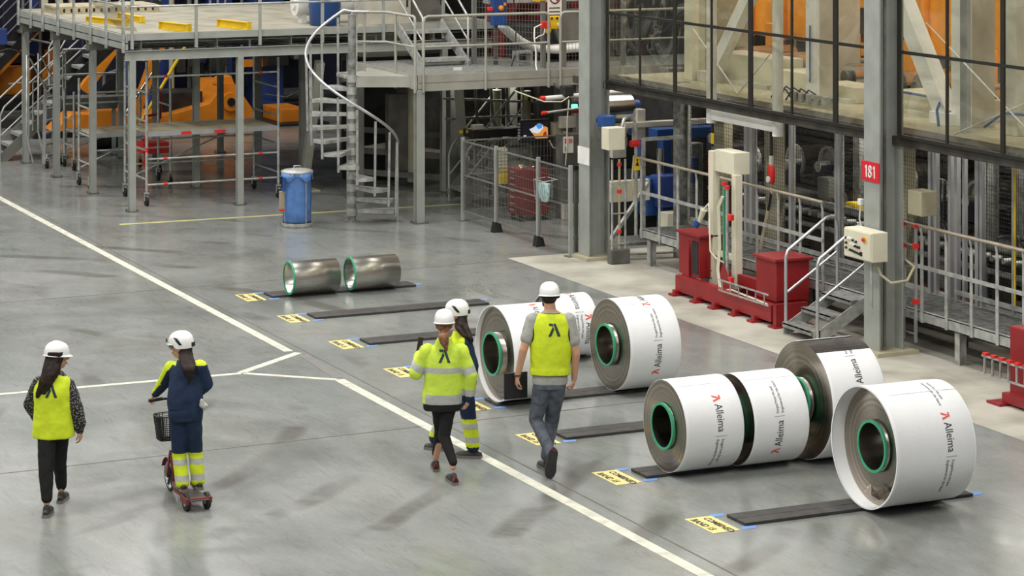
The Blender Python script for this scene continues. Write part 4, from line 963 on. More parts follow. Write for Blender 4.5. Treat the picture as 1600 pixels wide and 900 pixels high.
part('motor', 'dark', ca_, lambda b: (b.bev(18.68, 18.85, 38.1, 38.3, 2.05, 2.22, .02), b.cyl((18.76, 38.15, 1.9), (18.76, 38.15, 2.1), .04, 10)))
part('cable', 'cream', ca_, lambda b: (b.tube([(17.9, 38.4, 2.15), (18.3, 38.1, 1.98), (18.6, 38.05, 1.97), (18.76, 38.1, 2.04)], .012, 6), b.tube([(18.74, 38.06, 2.0), (18.70, 38.04, 1.7), (18.72, 38.1, 1.2), (18.72, 38.15, .9)], .012, 6)))
part('bracket', 'mid', ca_, lambda b: b.bar((18.8, 38.3, 2.1), (18.8, 38.75, 2.2), .04))

# ================================================================ ON THE LOWER PLATFORM
gd = thing('machine_guard', (18.5, 39.6, 2.41), 'wire mesh guard before the dark red machine on the lower platform', 'guard')
for x, y in ((18.15, 40.6), (18.95, 39.5), (19.3, 39.4), (20.4, 39.3)): part('guard_post', 'paint2', gd, lambda b: b.bar((x, y, 2.41), (x, y, 4.2), .07, .07, up=(0, 1, 0)))
mesh_panel(gd, (18.17, 40.55), (18.93, 39.53), 2.5, 4.2, .06, .1, .002, .02); mesh_panel(gd, (19.33, 39.4), (20.4, 39.3), 2.5, 4.2, .06, .1, .002, .02)
rm = thing('coiler_machine', (19.6, 41.4, 2.41), 'dark red machine with white curved guide behind mesh on the lower platform', 'machine')
part('housing', 'redd', rm, lambda b: b.bev(19.15, 20.4, 41.6, 42.4, 2.41, 3.6, .04)); part('housing', 'dark', rm, lambda b: b.bev(19.2, 23.5, 40.9, 41.6, 2.41, 3.05, .03))
part('drum', 'redd', rm, lambda b: (b.cyl((19.3, 41.5, 3.45), (19.7, 41.5, 3.45), .25, 24), b.cyl((20.6, 41.5, 3.4), (21.4, 41.5, 3.4), .3, 24)))
part('curved_guide', 'white', rm, lambda b: b.loft([[Vector((x, 40.3, z)), Vector((x, 40.3, z+h)), Vector((x, 40.8, z+h)), Vector((x, 40.8, z))] for x, z, h in ((18.68, 3.02, .05), (18.95, 2.78, .08), (19.25, 2.60, .11), (19.6, 2.56, .12), (20.0, 2.57, .12), (20.3, 2.62, .12), (20.6, 2.74, .14))]))
part('grey_cover', 'mid', rm, lambda b: b.poly([(19.9, 40.8, 2.7), (20.6, 40.8, 2.7), (20.5, 40.8, 3.3), (19.7, 40.8, 3.25)], (0, .3, 0)))
part('top_beam', 'galv', rm, lambda b: b.box(18.6, 22.5, 41.0, 41.2, 3.42, 3.5))
b = MB(); b.box(18.65, 18.95, 39.9, 40.1, 2.62, 2.66); b.box(18.65, 18.68, 39.9, 40.1, 2.41, 2.62); b.box(18.92, 18.95, 39.9, 40.1, 2.41, 2.62); single(b, 'low_bench', 'galv', (18.65, 39.9, 2.41), 'small grey metal bench behind the mesh on the lower platform', 'bench')
bb_ = thing('control_box', (18.4, 40.4, 3.1), 'bright blue control box with red and orange knobs above the platform railing', 'control box')
part('housing', 'blue2', bb_, lambda b: b.bev(18.32, 18.58, 40.15, 40.3, 3.1, 3.75, .01)); part('knob', 'redb', bb_, lambda b: b.bev(18.22, 18.3, 40.12, 40.2, 3.36, 3.42, .01))
part('knob', 'orange', bb_, lambda b: (b.sph((18.45, 40.12, 3.4), .05, 10, 8), b.sph((18.52, 40.12, 3.46), .03, 8, 6))); part('stand', 'mid', bb_, lambda b: b.bar((18.45, 40.35, 2.41), (18.45, 40.35, 3.6), .06, up=(0, 1, 0)))
part('control_head', 'white', bb_, lambda b: b.bev(18.62, 18.82, 40.1, 40.2, 3.55, 3.68, .02)); part('cable', 'black', bb_, lambda b: b.tube([(18.68, 40.1, 3.55), (18.7, 40.05, 3.0), (18.66, 40.0, 2.6), (18.5, 39.8, 2.43)], .014, 6))
ps = thing('prohibition_sign', (18.95, 39.3, 3.4), 'white sign with red prohibition circle above the railing', 'sign')
part('sign_plate', 'white', ps, lambda b: b.box(18.98, 19.24, 39.36, 39.38, 3.32, 3.72))
part('red_circle', 'redd', ps, lambda b: (b.pipe((19.11, 39.352, 3.6), (19.11, 39.36, 3.6), .1, .078, 32), b.bar((19.05, 39.356, 3.66), (19.17, 39.356, 3.54), .004, .018, up=(1, 0, 1))))
part('symbol', 'ink', ps, lambda b: b.poly([(19.07, 39.358, 3.58), (19.13, 39.358, 3.58), (19.15, 39.358, 3.64), (19.09, 39.358, 3.66)], (0, .002, 0)))
part('small_print', 'ink', ps, lambda b: [b.box(19.0+.035*k, 19.028+.035*k, 39.355, 39.36, z, z+.02) for k in range(6) for z in (3.355, 3.42)])
yb2 = thing('switch_box', (19.0, 39.2, 3.1), 'yellow switch box with red and black buttons under the prohibition sign', 'switch box')
part('housing', 'yellow', yb2, lambda b: b.bev(18.96, 19.16, 39.26, 39.35, 3.08, 3.3, .012)); part('button', 'redd', yb2, lambda b: b.cyl((19.0, 39.26, 3.26), (19.0, 39.24, 3.26), .02, 10)); part('button', 'black', yb2, lambda b: b.cyl((19.1, 39.26, 3.26), (19.1, 39.24, 3.26), .02, 10)); part('button', 'white', yb2, lambda b: b.cyl((19.13, 39.26, 3.15), (19.13, 39.23, 3.15), .03, 12))
rb2 = thing('switch_box', (18.85, 39.0, 3.1), 'red switch with white looped cable near the railing end post', 'switch box')
part('housing', 'redb', rb2, lambda b: b.bev(18.78, 18.93, 39.15, 39.25, 3.1, 3.22, .01)); part('base', 'yellow', rb2, lambda b: b.sph((18.9, 39.2, 3.06), .06, 10, 6)); part('post', 'mid', rb2, lambda b: b.bar((18.88, 39.28, 2.41), (18.88, 39.28, 3.2), .03, up=(0, 1, 0)))
part('cable', 'white', rb2, lambda b: (b.tube([(18.78, 39.2, 3.17), (18.64, 39.18, 3.12), (18.62, 39.15, 2.95), (18.63, 39.1, 2.7), (18.58, 39.0, 2.5), (18.55, 38.9, 2.42)], .013, 8), b.tube([(18.82, 39.15, 3.1), (18.80, 39.15, 3.0), (18.7, 39.15, 2.97), (18.63, 39.14, 2.93)], .01, 6)))
b = MB(); b.bev(18.75, 18.98, 39.45, 39.5, 3.55, 3.75, .01); single(b, 'yellow_lamp_box', 'yellow', (18.8, 39.45, 3.55), 'yellow box on the guard post cut by the top picture edge', 'electrical box')
cabs = [(16.9, 42.6, .9, 2.2, 'offwhite', 'cream machine cabinet behind the short steel stair, left'), (17.9, 42.9, .7, 2.1, 'mid', 'grey machine cabinet behind the short steel stair, right')]
for x, y, w_, h, m_, lb in cabs:
    c = thing('machine_cabinet', (x, y, 2.41), lb, 'cabinet'); part('body', m_, c, lambda b: b.bev(x, x+w_, y, y+.5, 2.41, 2.41+h, .01)); part('door', m_, c, lambda b: b.bev(x+.03, x+w_-.03, y-.02, y, 2.5, 2.3+h, .006)); part('handle', 'black', c, lambda b: b.box(x+w_-.1, x+w_-.07, y-.04, y-.02, 3.3, 3.45)); part('plinth', 'dark', c, lambda b: b.box(x, x+w_, y, y+.5, 2.37, 2.41))
b = MB(); b.cyl((15.9, 43.5, 3.35), (17.2, 43.5, 3.35), .22, 28); b.cyl((15.86, 43.5, 3.35), (17.24, 43.5, 3.35), .1, 16); b.box(16.0, 16.1, 43.4, 43.6, 3.0, 3.2); b.box(17.0, 17.1, 43.4, 43.6, 3.0, 3.2)
single(b, 'paper_roll', 'white', (16.5, 43.5, 3.0), 'white roll on stands behind the spiral stair on the mezzanine', 'roll')
b = MB(); b.loft([b.ring((16.2, 42.75, z), (0, 0, 1), r, 24) for z, r in ((3.0, .24), (3.02, .27), (3.3, .28), (3.32, .29), (3.6, .28), (3.88, .27), (3.9, .25))]); single(b, 'blue_drum', 'blue2', (16.2, 42.75, 3), 'blue plastic drum behind the spiral stair at the top edge', 'drum')
# ================================================================ RAISED WALKWAY ALONG THE MACHINE LINE
wk = thing('walkway', (17.75, 20, 0), 'raised grating walkway along the machine line at the right', 'walkway')
WX = 17.75
part('edge_beam', 'galv', wk, lambda b: (b.box(WX, WX+.01, 18, 33.7, .40, .53), b.box(WX, WX+.06, 18, 33.7, .40, .41), b.box(WX, WX+.06, 18, 33.7, .52, .53)))
part('edge_beam', 'galv', wk, lambda b: b.box(18.6, 18.64, 18, 33.7, .40, .53)); part('end_beam', 'galv', wk, lambda b: b.box(WX, 18.64, 33.68, 33.7, .4, .53))
part('grating', 'galvd', wk, lambda b: [b.box(WX+.02+k*.034, WX+.026+k*.034, 18, 33.68, .495, .525) for k in range(26)])
part('grating', 'galvd', wk, lambda b: [b.box(WX+.02, 18.6, 18.1+k*.1, 18.106+k*.1, .505, .525) for k in range(156)])
part('under_tray', 'dark2', wk, lambda b: b.box(WX+.1, 18.6, 18, 33.6, .36, .38))
for y in (33.45, 32.3, 29.9, 27.3, 25.58, 23.4, 21): part('leg', 'galv', wk, lambda b: hsec(b, WX+.08, y, 0, .4, .1, .01))
for y in (33.4, 30, 26.5, 23.4): part('leg', 'galvd', wk, lambda b: hsec(b, 18.5, y, 0, .4, .1, .01))
for y0, y1 in ((33.62, 28.52), (26.8, 19)):
    part('hand_rail', mat('steel_handrail', (176, 164, 146), .35, .5), wk, lambda b: b.cyl((WX-.02, y0, 1.58), (WX-.02, y1, 1.58), .022, 10))
    part('mid_rail', 'galv', wk, lambda b: b.box(WX-.03, WX-.02, y1, y0, 1.06, 1.11))
    part('toe_rail', 'galv', wk, lambda b: b.box(18.58, 18.6, y1, y0, .6, .66))
    n = int((y0-y1)/.515)
    for k in range(n+1):
        y = y0-.02-k*(y0-y1-.04)/n
        part('rail_post', 'galv', wk, lambda b: (b.bar((WX-.012, y, .40), (WX-.012, y, 1.46), .012, .055, up=(0, 1, 0)), b.bar((WX-.012, y, 1.45), (WX-.02, y+.02, 1.57), .012, .03, up=(0, 1, 0))))
e = thing('gas_pipe_frame', (17.5, 34.0, 0), 'grey swing gate frame with curved tube just right of the central column', 'gate')
part('frame', 'galv', e, lambda b: (b.tube([(17.78, 33.85, .4), (17.78, 33.85, 1.95), (17.76, 33.85, 2.1), (17.68, 33.85, 2.18), (17.58, 33.85, 2.15), (17.54, 33.85, 2.02)], .026, 10), b.bar((17.85, 33.75, .4), (17.85, 33.75, 1.85), .05, up=(0, 1, 0)), b.bar((17.85, 33.75, 1.84), (18.55, 33.8, 1.84), .05)))
part('cable', 'creamd', e, lambda b: b.tube([(17.72, 33.8, 1.6), (17.68, 33.78, 1.3), (17.7, 33.78, 1.02), (17.84, 33.76, 1.0)], .016, 8))
part('red_valve', 'redb', e, lambda b: b.cyl((17.66, 33.8, 1.78), (17.8, 33.8, 1.78), .05, 12)); part('warning_plate', 'yellow', e, lambda b: b.box(17.70, 17.84, 33.79, 33.8, 1.38, 1.58))
part('warning_mark', 'ink', e, lambda b: (b.poly([(17.74, 33.785, 1.45), (17.80, 33.785, 1.45), (17.77, 33.785, 1.52)], (0, .004, 0)), b.cyl((17.77, 33.784, 1.535), (17.77, 33.79, 1.535), .015, 8)))
jb = thing('junction_box', (17.3, 33.75, 1.7), 'cream switch box with orange knob on the right side of the central column', 'electrical box')
part('housing', 'cream', jb, lambda b: b.bev(17.2, 17.48, 33.62, 33.85, 1.72, 2.05, .012)); part('knob', 'orange', jb, lambda b: b.cyl((17.48, 33.7, 1.97), (17.52, 33.7, 1.97), .03, 12))
part('housing_side', 'mid', jb, lambda b: b.bev(17.482, 17.54, 33.66, 33.82, 1.76, 1.9, .01)); part('bracket', 'mid', jb, lambda b: (b.bar((17.4, 33.85, 1.8), (17.4, 34.3, 1.8), .05), b.bar((17.4, 33.85, 1.95), (17.4, 34.3, 1.95), .05)))
b = MB(); b.bev(17.25, 17.47, 33.9, 34.1, 2.02, 2.2, .03); b.box(17.35, 17.4, 34.05, 34.32, 2.06, 2.12); single(b, 'blue_motor', 'blue2', (17.3, 34, 2.02), 'blue motor cover above the cream switch box', 'motor')
vp = thing('pipe_stand', (17.5, 34.1, 0), 'upright media pipes with red rings at the foot of the central column', 'pipes')
for i, (x, m_) in enumerate(((17.38, 'galv'), (17.5, 'creamd'), (17.6, 'galv'))): part('pipe', m_, vp, lambda b: b.cyl((x, 33.85, 0), (x, 33.85, 1.55), .018, 8))
part('red_ring', 'redb', vp, lambda b: [b.cyl((17.5, 33.85, z), (17.5, 33.85, z+.05), .035, 10) for z in (.45, 1.05, 1.45)]); part('pipe_foot', 'mid', vp, lambda b: b.bev(17.33, 17.65, 33.78, 33.92, 0, .22, .02))
part('clamp', 'galv', vp, lambda b: [b.bar((17.35, 33.83, z), (17.65, 33.83, z), .02) for z in (.3, .75, 1.2)])

# ---- ladders hooked on the rail
for x, y, lb in ((17.70, 26.60, 'red-capped aluminium ladder frame standing beside the numbered column'),):
    e = thing('ladder', (x, y, .1), lb, 'ladder')
    for d in (0, -.26):
        p_ = part('side_rail', 'alu', e, lambda b: b.bar((x, y+d, .15), (x, y+d, 1.56), .03, .03, up=(0, 1, 0))); part('red_cap', 'redb', p_, lambda b: b.box(x-.025, x+.025, y+d-.03, y+d+.03, 1.55, 1.59))
        part('red_clip', 'redb', p_, lambda b: [b.box(x-.03, x+.03, y+d-.03, y+d+.03, z, z+.06) for z in (.62, 1.3)] if d else b.box(x-.03, x+.03, y-.02, y+.02, 1.28, 1.34))
    for k in range(5): part('rung', 'alu', e, lambda b: b.bar((x, y, .25+k*.27), (x, y-.26, .25+k*.27), .02))
# ---- short stairs to the walkway
sr = thing('walkway_stair', (17.0, 27.4, 0), 'short galvanised three-step stair with round handrails in front of the walkway', 'stair')
for y in (28.14, 27.42): part('stringer', 'galv', sr, lambda b: (b.bar((16.98, y, .07), (17.72, y, .48), .012, .16), b.box(16.9, 17.0, y-.006, y+.006, 0, .16)))
for k, (x, z) in enumerate(((17.0, .16), (17.28, .33), (17.58, .50))): part('tread', 'galvd', sr, lambda b: (b.bev(x-.12, x+.12+(.06 if k == 2 else 0), 27.43, 28.13, z-.03, z, .006), b.box(x-.12, x-.115, 27.43, 28.13, z-.06, z)))
for y, bx in ((28.16, .0), (27.40, .12)):
    part('hand_rail', 'alu', sr, lambda b: b.tube([(16.95, y, 0.04), (16.95, y, .98), (16.98, y, 1.06), (17.55, y, 1.44), (17.62, y, 1.46), (17.69, y, 1.43), (17.72, y, 1.34), (17.72, y, .5)], .021, 10))
    part('mid_rail', 'alu', sr, lambda b: b.cyl((16.96, y, .52), (17.72, y, 1.0), .017, 8))
# ================================================================ RED BASE MACHINE WITH CREAM FRAME
rd = thing('shuttle_base', (17.1, 28.7, 0), 'red steel base with two red boxes and a cream portal frame by the walkway', 'machine')
part('base_beam', 'red', rd, lambda b: (b.bev(17.0, 17.12, 28.62, 31.2, .06, .28, .008), b.bev(17.4, 17.5, 28.62, 31.2, .06, .28, .008), b.box(17.12, 17.4, 28.7, 31.1, .1, .16)))
for y in (31.15, 30.55, 30.05, 29.5, 29.0): part('foot_plate', 'red', rd, lambda b: (b.box(16.9, 17.5, y-.07, y+.07, 0, .03), b.box(16.95, 17.05, y-.04, y+.04, .03, .08)))
part('end_plate', 'red', rd, lambda b: (b.box(16.95, 17.55, 28.45, 28.62, 0, .02), b.box(17.02, 17.5, 28.52, 28.6, .02, .3)))
part('red_box', 'red', rd, lambda b: (b.bev(17.08, 17.5, 30.66, 31.24, .3, .86, .012), b.bev(17.05, 17.53, 30.6, 31.27, .86, .9, .01)))
part('red_box', 'red', rd, lambda b: (b.bev(17.12, 17.62, 28.68, 29.2, .3, .82, .012), b.bev(17.08, 17.66, 28.64, 29.24, .82, .86, .01), b.bev(17.15, 17.6, 28.7, 29.15, .02, .3, .01)))
part('gusset', 'red', rd, lambda b: (b.poly([(17.05, 31.1, .28), (17.05, 30.9, .28), (17.05, 30.9, .8)], (.01, 0, 0)), b.poly([(17.1, 30.2, .28), (17.1, 29.8, .28), (17.1, 30.05, .6)], (.02, 0, 0)), b.box(17.3, 17.38, 29.2, 30.4, .28, .45)))
part('dark_recess', 'dark', rd, lambda b: b.box(17.07, 17.08, 30.68, 30.85, .35, .8))
part('portal_post', 'cream', rd, lambda b: b.bev(17.26, 17.37, 30.60, 30.73, .16, 2.04, .008))
part('portal_post', 'cream', rd, lambda b: b.bev(17.27, 17.38, 30.0, 30.11, .24, 1.78, .008))
part('portal_head', 'cream', rd, lambda b: b.bev(17.29, 17.54, 30.08, 30.6, 1.77, 2.07, .01))
part('cross_bar', 'cream', rd, lambda b: b.bev(17.28, 17.36, 30.11, 30.6, .62, .69, .006))
part('portal_bolt', 'mid', rd, lambda b: [b.cyl((17.255, y, z), (17.262, y, z), .012, 6) for y in (30.64, 30.69, 30.03, 30.08) for z in (.3, .4)])
part('media_pipe', 'green', rd, lambda b: (b.cyl((17.16, 30.12, .5), (17.16, 30.12, 1.66), .018, 8))); part('media_pipe', 'galv', rd, lambda b: b.cyl((17.14, 30.0, .1), (17.14, 30.0, 1.6), .022, 8))
part('red_cap', 'redb', rd, lambda b: (b.cyl((17.16, 30.12, 1.64), (17.16, 30.12, 1.69), .035, 10), b.cyl((17.14, 30.0, 1.6), (17.14, 30.0, 1.65), .035, 10), b.bev(17.10, 17.16, 29.84, 29.92, 1.2, 1.28, .01), b.bev(17.10, 17.16, 29.84, 29.92, .36, .44, .01)))
part('white_cable', 'cream', rd, lambda b: [b.tube([(17.12, 30.06+o, 1.5), (17.1, 30.14+o, 1.35), (17.12, 30.14+o, .8), (17.1, 30.16+o, .5), (17.08, 30.05+o, .22), (17.05, 29.7+o, .3), (17.0, 29.2+o, .3), (17.0, 28.7, .28)], .012, 6) for o in (0, .04)])
part('cable_ladder', 'galv', rd, lambda b: (b.bar((16.95, 29.9, .42), (16.95, 28.6, .42), .012, .02), b.bar((16.95, 29.9, .28), (16.95, 28.6, .28), .012, .02), [b.bar((16.95, 29.8-.22*k, .28), (16.95, 29.8-.22*k, .42), .012) for k in range(6)]))
pg = thing('plug', (17.6, 31.8, 1.0), 'white and blue power plug hanging on a loop beside the cream frame', 'plug')
part('plug_body', 'cream', pg, lambda b: b.cyl((17.15, 30.66, 1.24), (17.13, 30.75, 1.06), .045, 12, .03)); part('plug_tip', 'blue2', pg, lambda b: b.cyl((17.12, 30.76, 1.08), (17.1, 30.8, .99), .042, 12)); part('cable', 'cream', pg, lambda b: b.tube([(17.15, 30.65, 1.25), (17.18, 30.58, 1.33), (17.15, 30.5, 1.25), (17.15, 30.48, .7), (17.15, 30.3, .62), (17.15, 30.1, .6)], .012, 6))
# right edge red machine
r2 = thing('shuttle_base', (17.1, 23.3, 0), 'red steel base cut by the right picture edge', 'machine')
part('red_box', 'red', r2, lambda b: (b.bev(17.08, 17.5, 23.0, 23.56, .1, .88, .012),)); part('base_beam', 'red', r2, lambda b: (b.bev(17.0, 17.12, 21, 23.6, .03, .14, .008), b.box(16.9, 17.5, 23.5, 23.75, 0, .03)))
part('cable_ladder', 'galv', r2, lambda b: (b.bar((16.95, 23.9, .5), (16.95, 21.5, .5), .02), b.bar((16.95, 23.9, .3), (16.95, 21.5, .3), .02), [b.bar((16.95, 23.85-.15*k, .3), (16.95, 23.85-.15*k, .5), .02) for k in range(10)]))
part('red_cap', 'redb', r2, lambda b: [b.box(16.93, 16.98, 23.8-.15*k, 23.87-.15*k, .51, .54) for k in range(6)])
# hanging pendants
hp = thing('hanging_pendant', (17.9, 30.1, 1.0), 'red and black control pendant hanging on a cable above the red base', 'pendant control')
part('cable', 'black', hp, lambda b: b.cyl((17.9, 30.12, 2.6), (17.9, 30.12, 1.95), .02, 8)); part('grip', 'offwhite', hp, lambda b: b.cyl((17.9, 30.12, 2.0), (17.9, 30.12, 1.86), .03, 10))
part('body', 'redb', hp, lambda b: b.loft([[Vector((17.9+x, 30.12+y, z)) for x, y in ((-.03, -.05*s), (.03, -.05*s), (.03, .05*s), (-.03, .05*s))] for z, s in ((1.62, .5), (1.68, 1.1), (1.8, 1.1), (1.88, .5))]))
part('pulley', 'white', hp, lambda b: b.cyl((17.86, 30.12, 1.68), (17.84, 30.12, 1.68), .045, 14)); part('hook', 'galv', hp, lambda b: b.tube([(17.9, 30.12, 1.62), (17.9, 30.15, 1.52), (17.9, 30.1, 1.48)], .015, 6))
part('lower_cable', 'black', hp, lambda b: b.cyl((17.9, 30.12, 1.5), (17.87, 30.15, 1.25), .018, 8)); part('sleeve', 'creamd', hp, lambda b: b.cyl((17.87, 30.15, 1.25), (17.8, 30.25, .72), .03, 8))
hp2 = thing('hanging_pendant', (17.9, 32.0, 1.6), 'dark red pendant hanging partly hidden behind the cream frame', 'pendant control')
part('cable', 'black', hp2, lambda b: b.cyl((18.1, 32.1, 2.4), (18.1, 32.1, 1.9), .02, 8)); part('body', 'redb', hp2, lambda b: b.bev(18.02, 18.1, 31.95, 32.1, 1.5, 1.78, .02)); part('label_tag', 'yellow', hp2, lambda b: b.box(18.06, 18.07, 32.0, 32.08, 1.95, 2.1)); part('lower_cable', 'galv', hp2, lambda b: b.cyl((18.06, 32.0, 1.5), (17.9, 31.9, .6), .015, 8))

# ================================================================ GUARD WALL AND MACHINE
gw = thing('guard_wall', (18.65, 26, .5), 'black wire mesh guard wall with aluminium posts behind the walkway', 'guard')
GXW = 18.65
mesh_panel(gw, (GXW, 33.8), (GXW, 32.05), .55, 2.6, .05, .05, .0018, .03, mw='wired', mf='galv')
mesh_panel(gw, (GXW, 31.8), (GXW, 30.82), .55, 2.6, .05, .05, .0018, .02, mw='wired', mf='galv')
mesh_panel(gw, (GXW, 30.75), (GXW, 29.65), .55, 2.6, .05, .05, .0018, .02, mw='wired', mf='galv')
mesh_panel(gw, (GXW, 29.5), (GXW, 27.4), .55, 2.6, .05, .05, .0018, .03, mw='wired', mf='galv')
mesh_panel(gw, (GXW, 27.25), (GXW, 26.95), .55, 2.6, .05, .05, .0018, .03, mw='wired', mf='galv')
mesh_panel(gw, (GXW, 26.25), (GXW, 24.0), .55, 2.6, .05, .05, .0018, .03, mw='wired', mf='galv')
mesh_panel(gw, (GXW, 23.9), (GXW, 21.0), .55, 2.6, .05, .05, .0018, .03, mw='wired', mf='galv')
for y, w_ in ((32.01, .07), (31.85, .07), (30.78, .06), (29.6, .05), (29.52, .05), (27.36, .06), (27.24, .05), (26.92, .06), (26.78, .06), (26.62, .05), (26.33, .07), (26.25, .05), (25.6, .04), (23.95, .08)):
    part('guard_post', 'alu', gw, lambda b: (b.bar((GXW-.03, y, .5), (GXW-.03, y, 2.62), w_, w_, up=(0, 1, 0)), b.box(GXW-.1, GXW, y-.04, y+.04, .5, .52)))
part('yellow_cable', 'yellow', gw, lambda b: b.cyl((GXW-.05, 25.55, .6), (GXW-.05, 25.55, 2.6), .015, 6))
part('big_post', 'galvd', gw, lambda b: hsec(b, 18.62, 33.95, .0, 2.65, .2, .014)); part('side_panel', 'creamd', gw, lambda b: [b.bev(GXW+.15, GXW+.3, y, y+w_, .1, 2.6, .01) for y, w_ in ((33.0, .35), (31.5, .3), (28.2, .5), (24.6, .65))])
sm = thing('strip_machine', (19.6, 28, 0), 'long dark steel strip machine with bright roller ends behind the mesh wall', 'machine')
part('louvre_wall', 'dark', sm, lambda b: [b.box(20.9, 20.95, 20, 36, .2+.11*k, .27+.11*k) for k in range(22)]); part('back_wall', 'black', sm, lambda b: b.box(21.0, 21.1, 20, 36.5, 0, 2.62))
part('machine_bed', 'mid', sm, lambda b: (b.bev(19.2, 20.0, 20, 33.6, .95, 1.12, .02), b.bev(19.1, 19.25, 20, 33.6, 1.12, 1.2, .01))); part('base', 'dark2', sm, lambda b: [b.bev(19.3, 20.2, 21.2+k*2.2, 22.6+k*2.2, 0, .95, .02) for k in range(6)])
for y, z, r in ((34.3, 1.78, .22), (33.3, 1.5, .2), (32.1, 1.62, .23), (31.2, 1.7, .22), (30.9, 1.15, .2), (29.2, 1.68, .23), (28.4, 1.55, .24), (27.6, 1.66, .2), (25.2, 1.6, .22), (24.0, 1.55, .22)):
    q = part('roll', 'steel', sm, lambda b: b.cyl((19.5, y, z), (20.6, y, z), r, 28)); part('roll_end', 'galv', q, lambda b: (b.pipe((19.46, y, z), (19.5, y, z), r*1.08, r*.9, 28), b.cyl((19.3, y, z-.05), (19.5, y, z-.05), r*.35, 14)))
    part('bearing_block', 'blued', sm, lambda b: b.bev(19.32, 19.48, y-.16, y+.16, z-.3, z-.02, .015))
part('roller_table', 'galv', sm, lambda b: [b.cyl((18.95, y, 1.06), (19.6, y, 1.06), .04, 10) for y in [21+.24*k for k in range(54)]])
part('side_rail', 'galvd', sm, lambda b: (b.bar((18.92, 20, 1.24), (18.92, 33.6, 1.24), .05, .09), b.bar((18.95, 20, .9), (18.95, 33.6, .9), .04, .06)))
part('grey_housing', 'mid', sm, lambda b: [b.bev(19.0, 19.3, y, y+.35, .5, .9, .02) for y in (31.4, 29.2, 27.5, 25.8, 24.4)] + [b.bev(18.95, 19.15, y, y+.28, 1.3, 1.6, .02) for y in (30.35, 27.9, 25.0)])
part('upright', 'galvd', sm, lambda b: [hsec(b, 19.4, y, 0, 2.62, .18, .014) for y in (34.2, 32.6, 30.2, 27.2, 26.4, 23.2)])
part('yellow_part', 'yellow', sm, lambda b: (b.bev(19.1, 19.3, 29.9, 30.15, 1.2, 1.3, .01), b.bev(19.0, 19.2, 25.9, 26.1, .6, .8, .01))); part('red_pipe', 'redd', sm, lambda b: (b.cyl((18.9, 33.0, .6), (18.9, 33.0, 1.3), .03, 8), b.box(18.85, 19.1, 26.5, 28.5, .42, .47)))
part('hose', 'black', sm, lambda b: [b.tube([(19.0, 27.4+.1*k, 1.9), (18.9, 27.3+.1*k, 1.4), (19.0, 27.2+.1*k, 1.1), (19.2, 27.4+.1*k, .9)], .02, 6) for k in range(4)] + [b.tube([(18.9, 26.3-.12*k, 1.35), (18.8, 25.9-.12*k, 1.45), (18.8, 25.5-.12*k, 1.1), (18.9, 25.4, .9)], .018, 6) for k in range(4)])
# feed section between the central column and the mesh wall
fm = thing('feed_machine', (19.4, 36, 0), 'feed section with dark roller and blue beam right of the central column', 'machine')
part('roll', 'steel', fm, lambda b: b.cyl((18.75, 36.9, 1.95), (19.25, 36.9, 1.95), .24, 32)); part('bearing', 'blue2', fm, lambda b: (b.cyl((19.25, 36.9, 1.98), (19.42, 36.9, 1.98), .1, 16), b.bev(19.28, 19.38, 36.8, 37.0, 1.5, 1.9, .01)))
part('frame', 'offwhite', fm, lambda b: (b.bev(19.25, 19.4, 36.6, 36.8, 1.4, 1.95, .01), b.bev(19.0, 20.6, 36.55, 36.7, 1.66, 1.75, .01), b.bev(18.75, 19.0, 36.5, 36.7, 1.2, 1.6, .01)))
part('beam', 'blue2', fm, lambda b: b.bev(19.4, 20.7, 36.2, 36.5, 1.5, 1.66, .01)); part('beam_post', 'blue2', fm, lambda b: (b.bev(19.45, 19.6, 36.1, 36.3, .3, 1.5, .01), b.bev(19.0, 19.25, 35.8, 36.1, .35, .95, .02)))
part('drive', 'blue', fm, lambda b: (b.cyl((19.0, 36.0, 1.25), (19.0, 36.0, 1.55), .08, 14), b.bev(19.1, 19.5, 35.6, 35.9, .5, 1.0, .03), b.cyl((19.6, 35.4, .9), (19.6, 35.4, 1.3), .09, 14)))
part('steel_fitting', 'steel', fm, lambda b: (b.cyl((19.3, 35.9, 1.0), (19.3, 35.9, 1.4), .07, 14), b.cyl((20.1, 35.2, 1.5), (20.4, 35.2, 1.5), .16, 20), b.sph((19.45, 35.7, .8), .09, 12, 8)))
part('cream_plate', 'cream', fm, lambda b: (b.bev(18.3, 19.0, 35.7, 35.8, .62, .95, .01), b.bev(19.1, 19.5, 35.3, 35.6, .2, .45, .01))); part('column', 'galvd', fm, lambda b: (b.bev(19.65, 19.85, 35.5, 35.7, 0, 1.5, .01), b.bev(20.3, 20.6, 37.5, 37.8, 0, 2.5, .01)))
part('hydraulic_block', 'dark', fm, lambda b: (b.bev(19.0, 19.6, 37.3, 38.0, .9, 1.5, .03), b.bev(18.7, 19.4, 36.2, 36.9, 0, .8, .03), b.bev(20.0, 20.8, 36.8, 38, .3, 2.2, .03)))
part('hose_loop', 'black', fm, lambda b: [b.tube([(19.6+.05*k, 36.0, 2.55), (19.7+.05*k, 35.8, 2.3+.04*k), (19.95+.04*k, 35.8, 2.32+.03*k), (20.1, 36.0, 2.5)], .014, 6) for k in range(3)])
part('diagonal', 'galv', fm, lambda b: b.bar((17.9, 35.0, .1), (18.6, 35.0, 1.0), .07, .05)); part('cable_tray', 'galvd', fm, lambda b: (b.bar((17.75, 34.1, .08), (19.2, 33.9, .08), .08, .02), b.bar((17.75, 34.3, .2), (19.2, 34.2, .2), .05)))
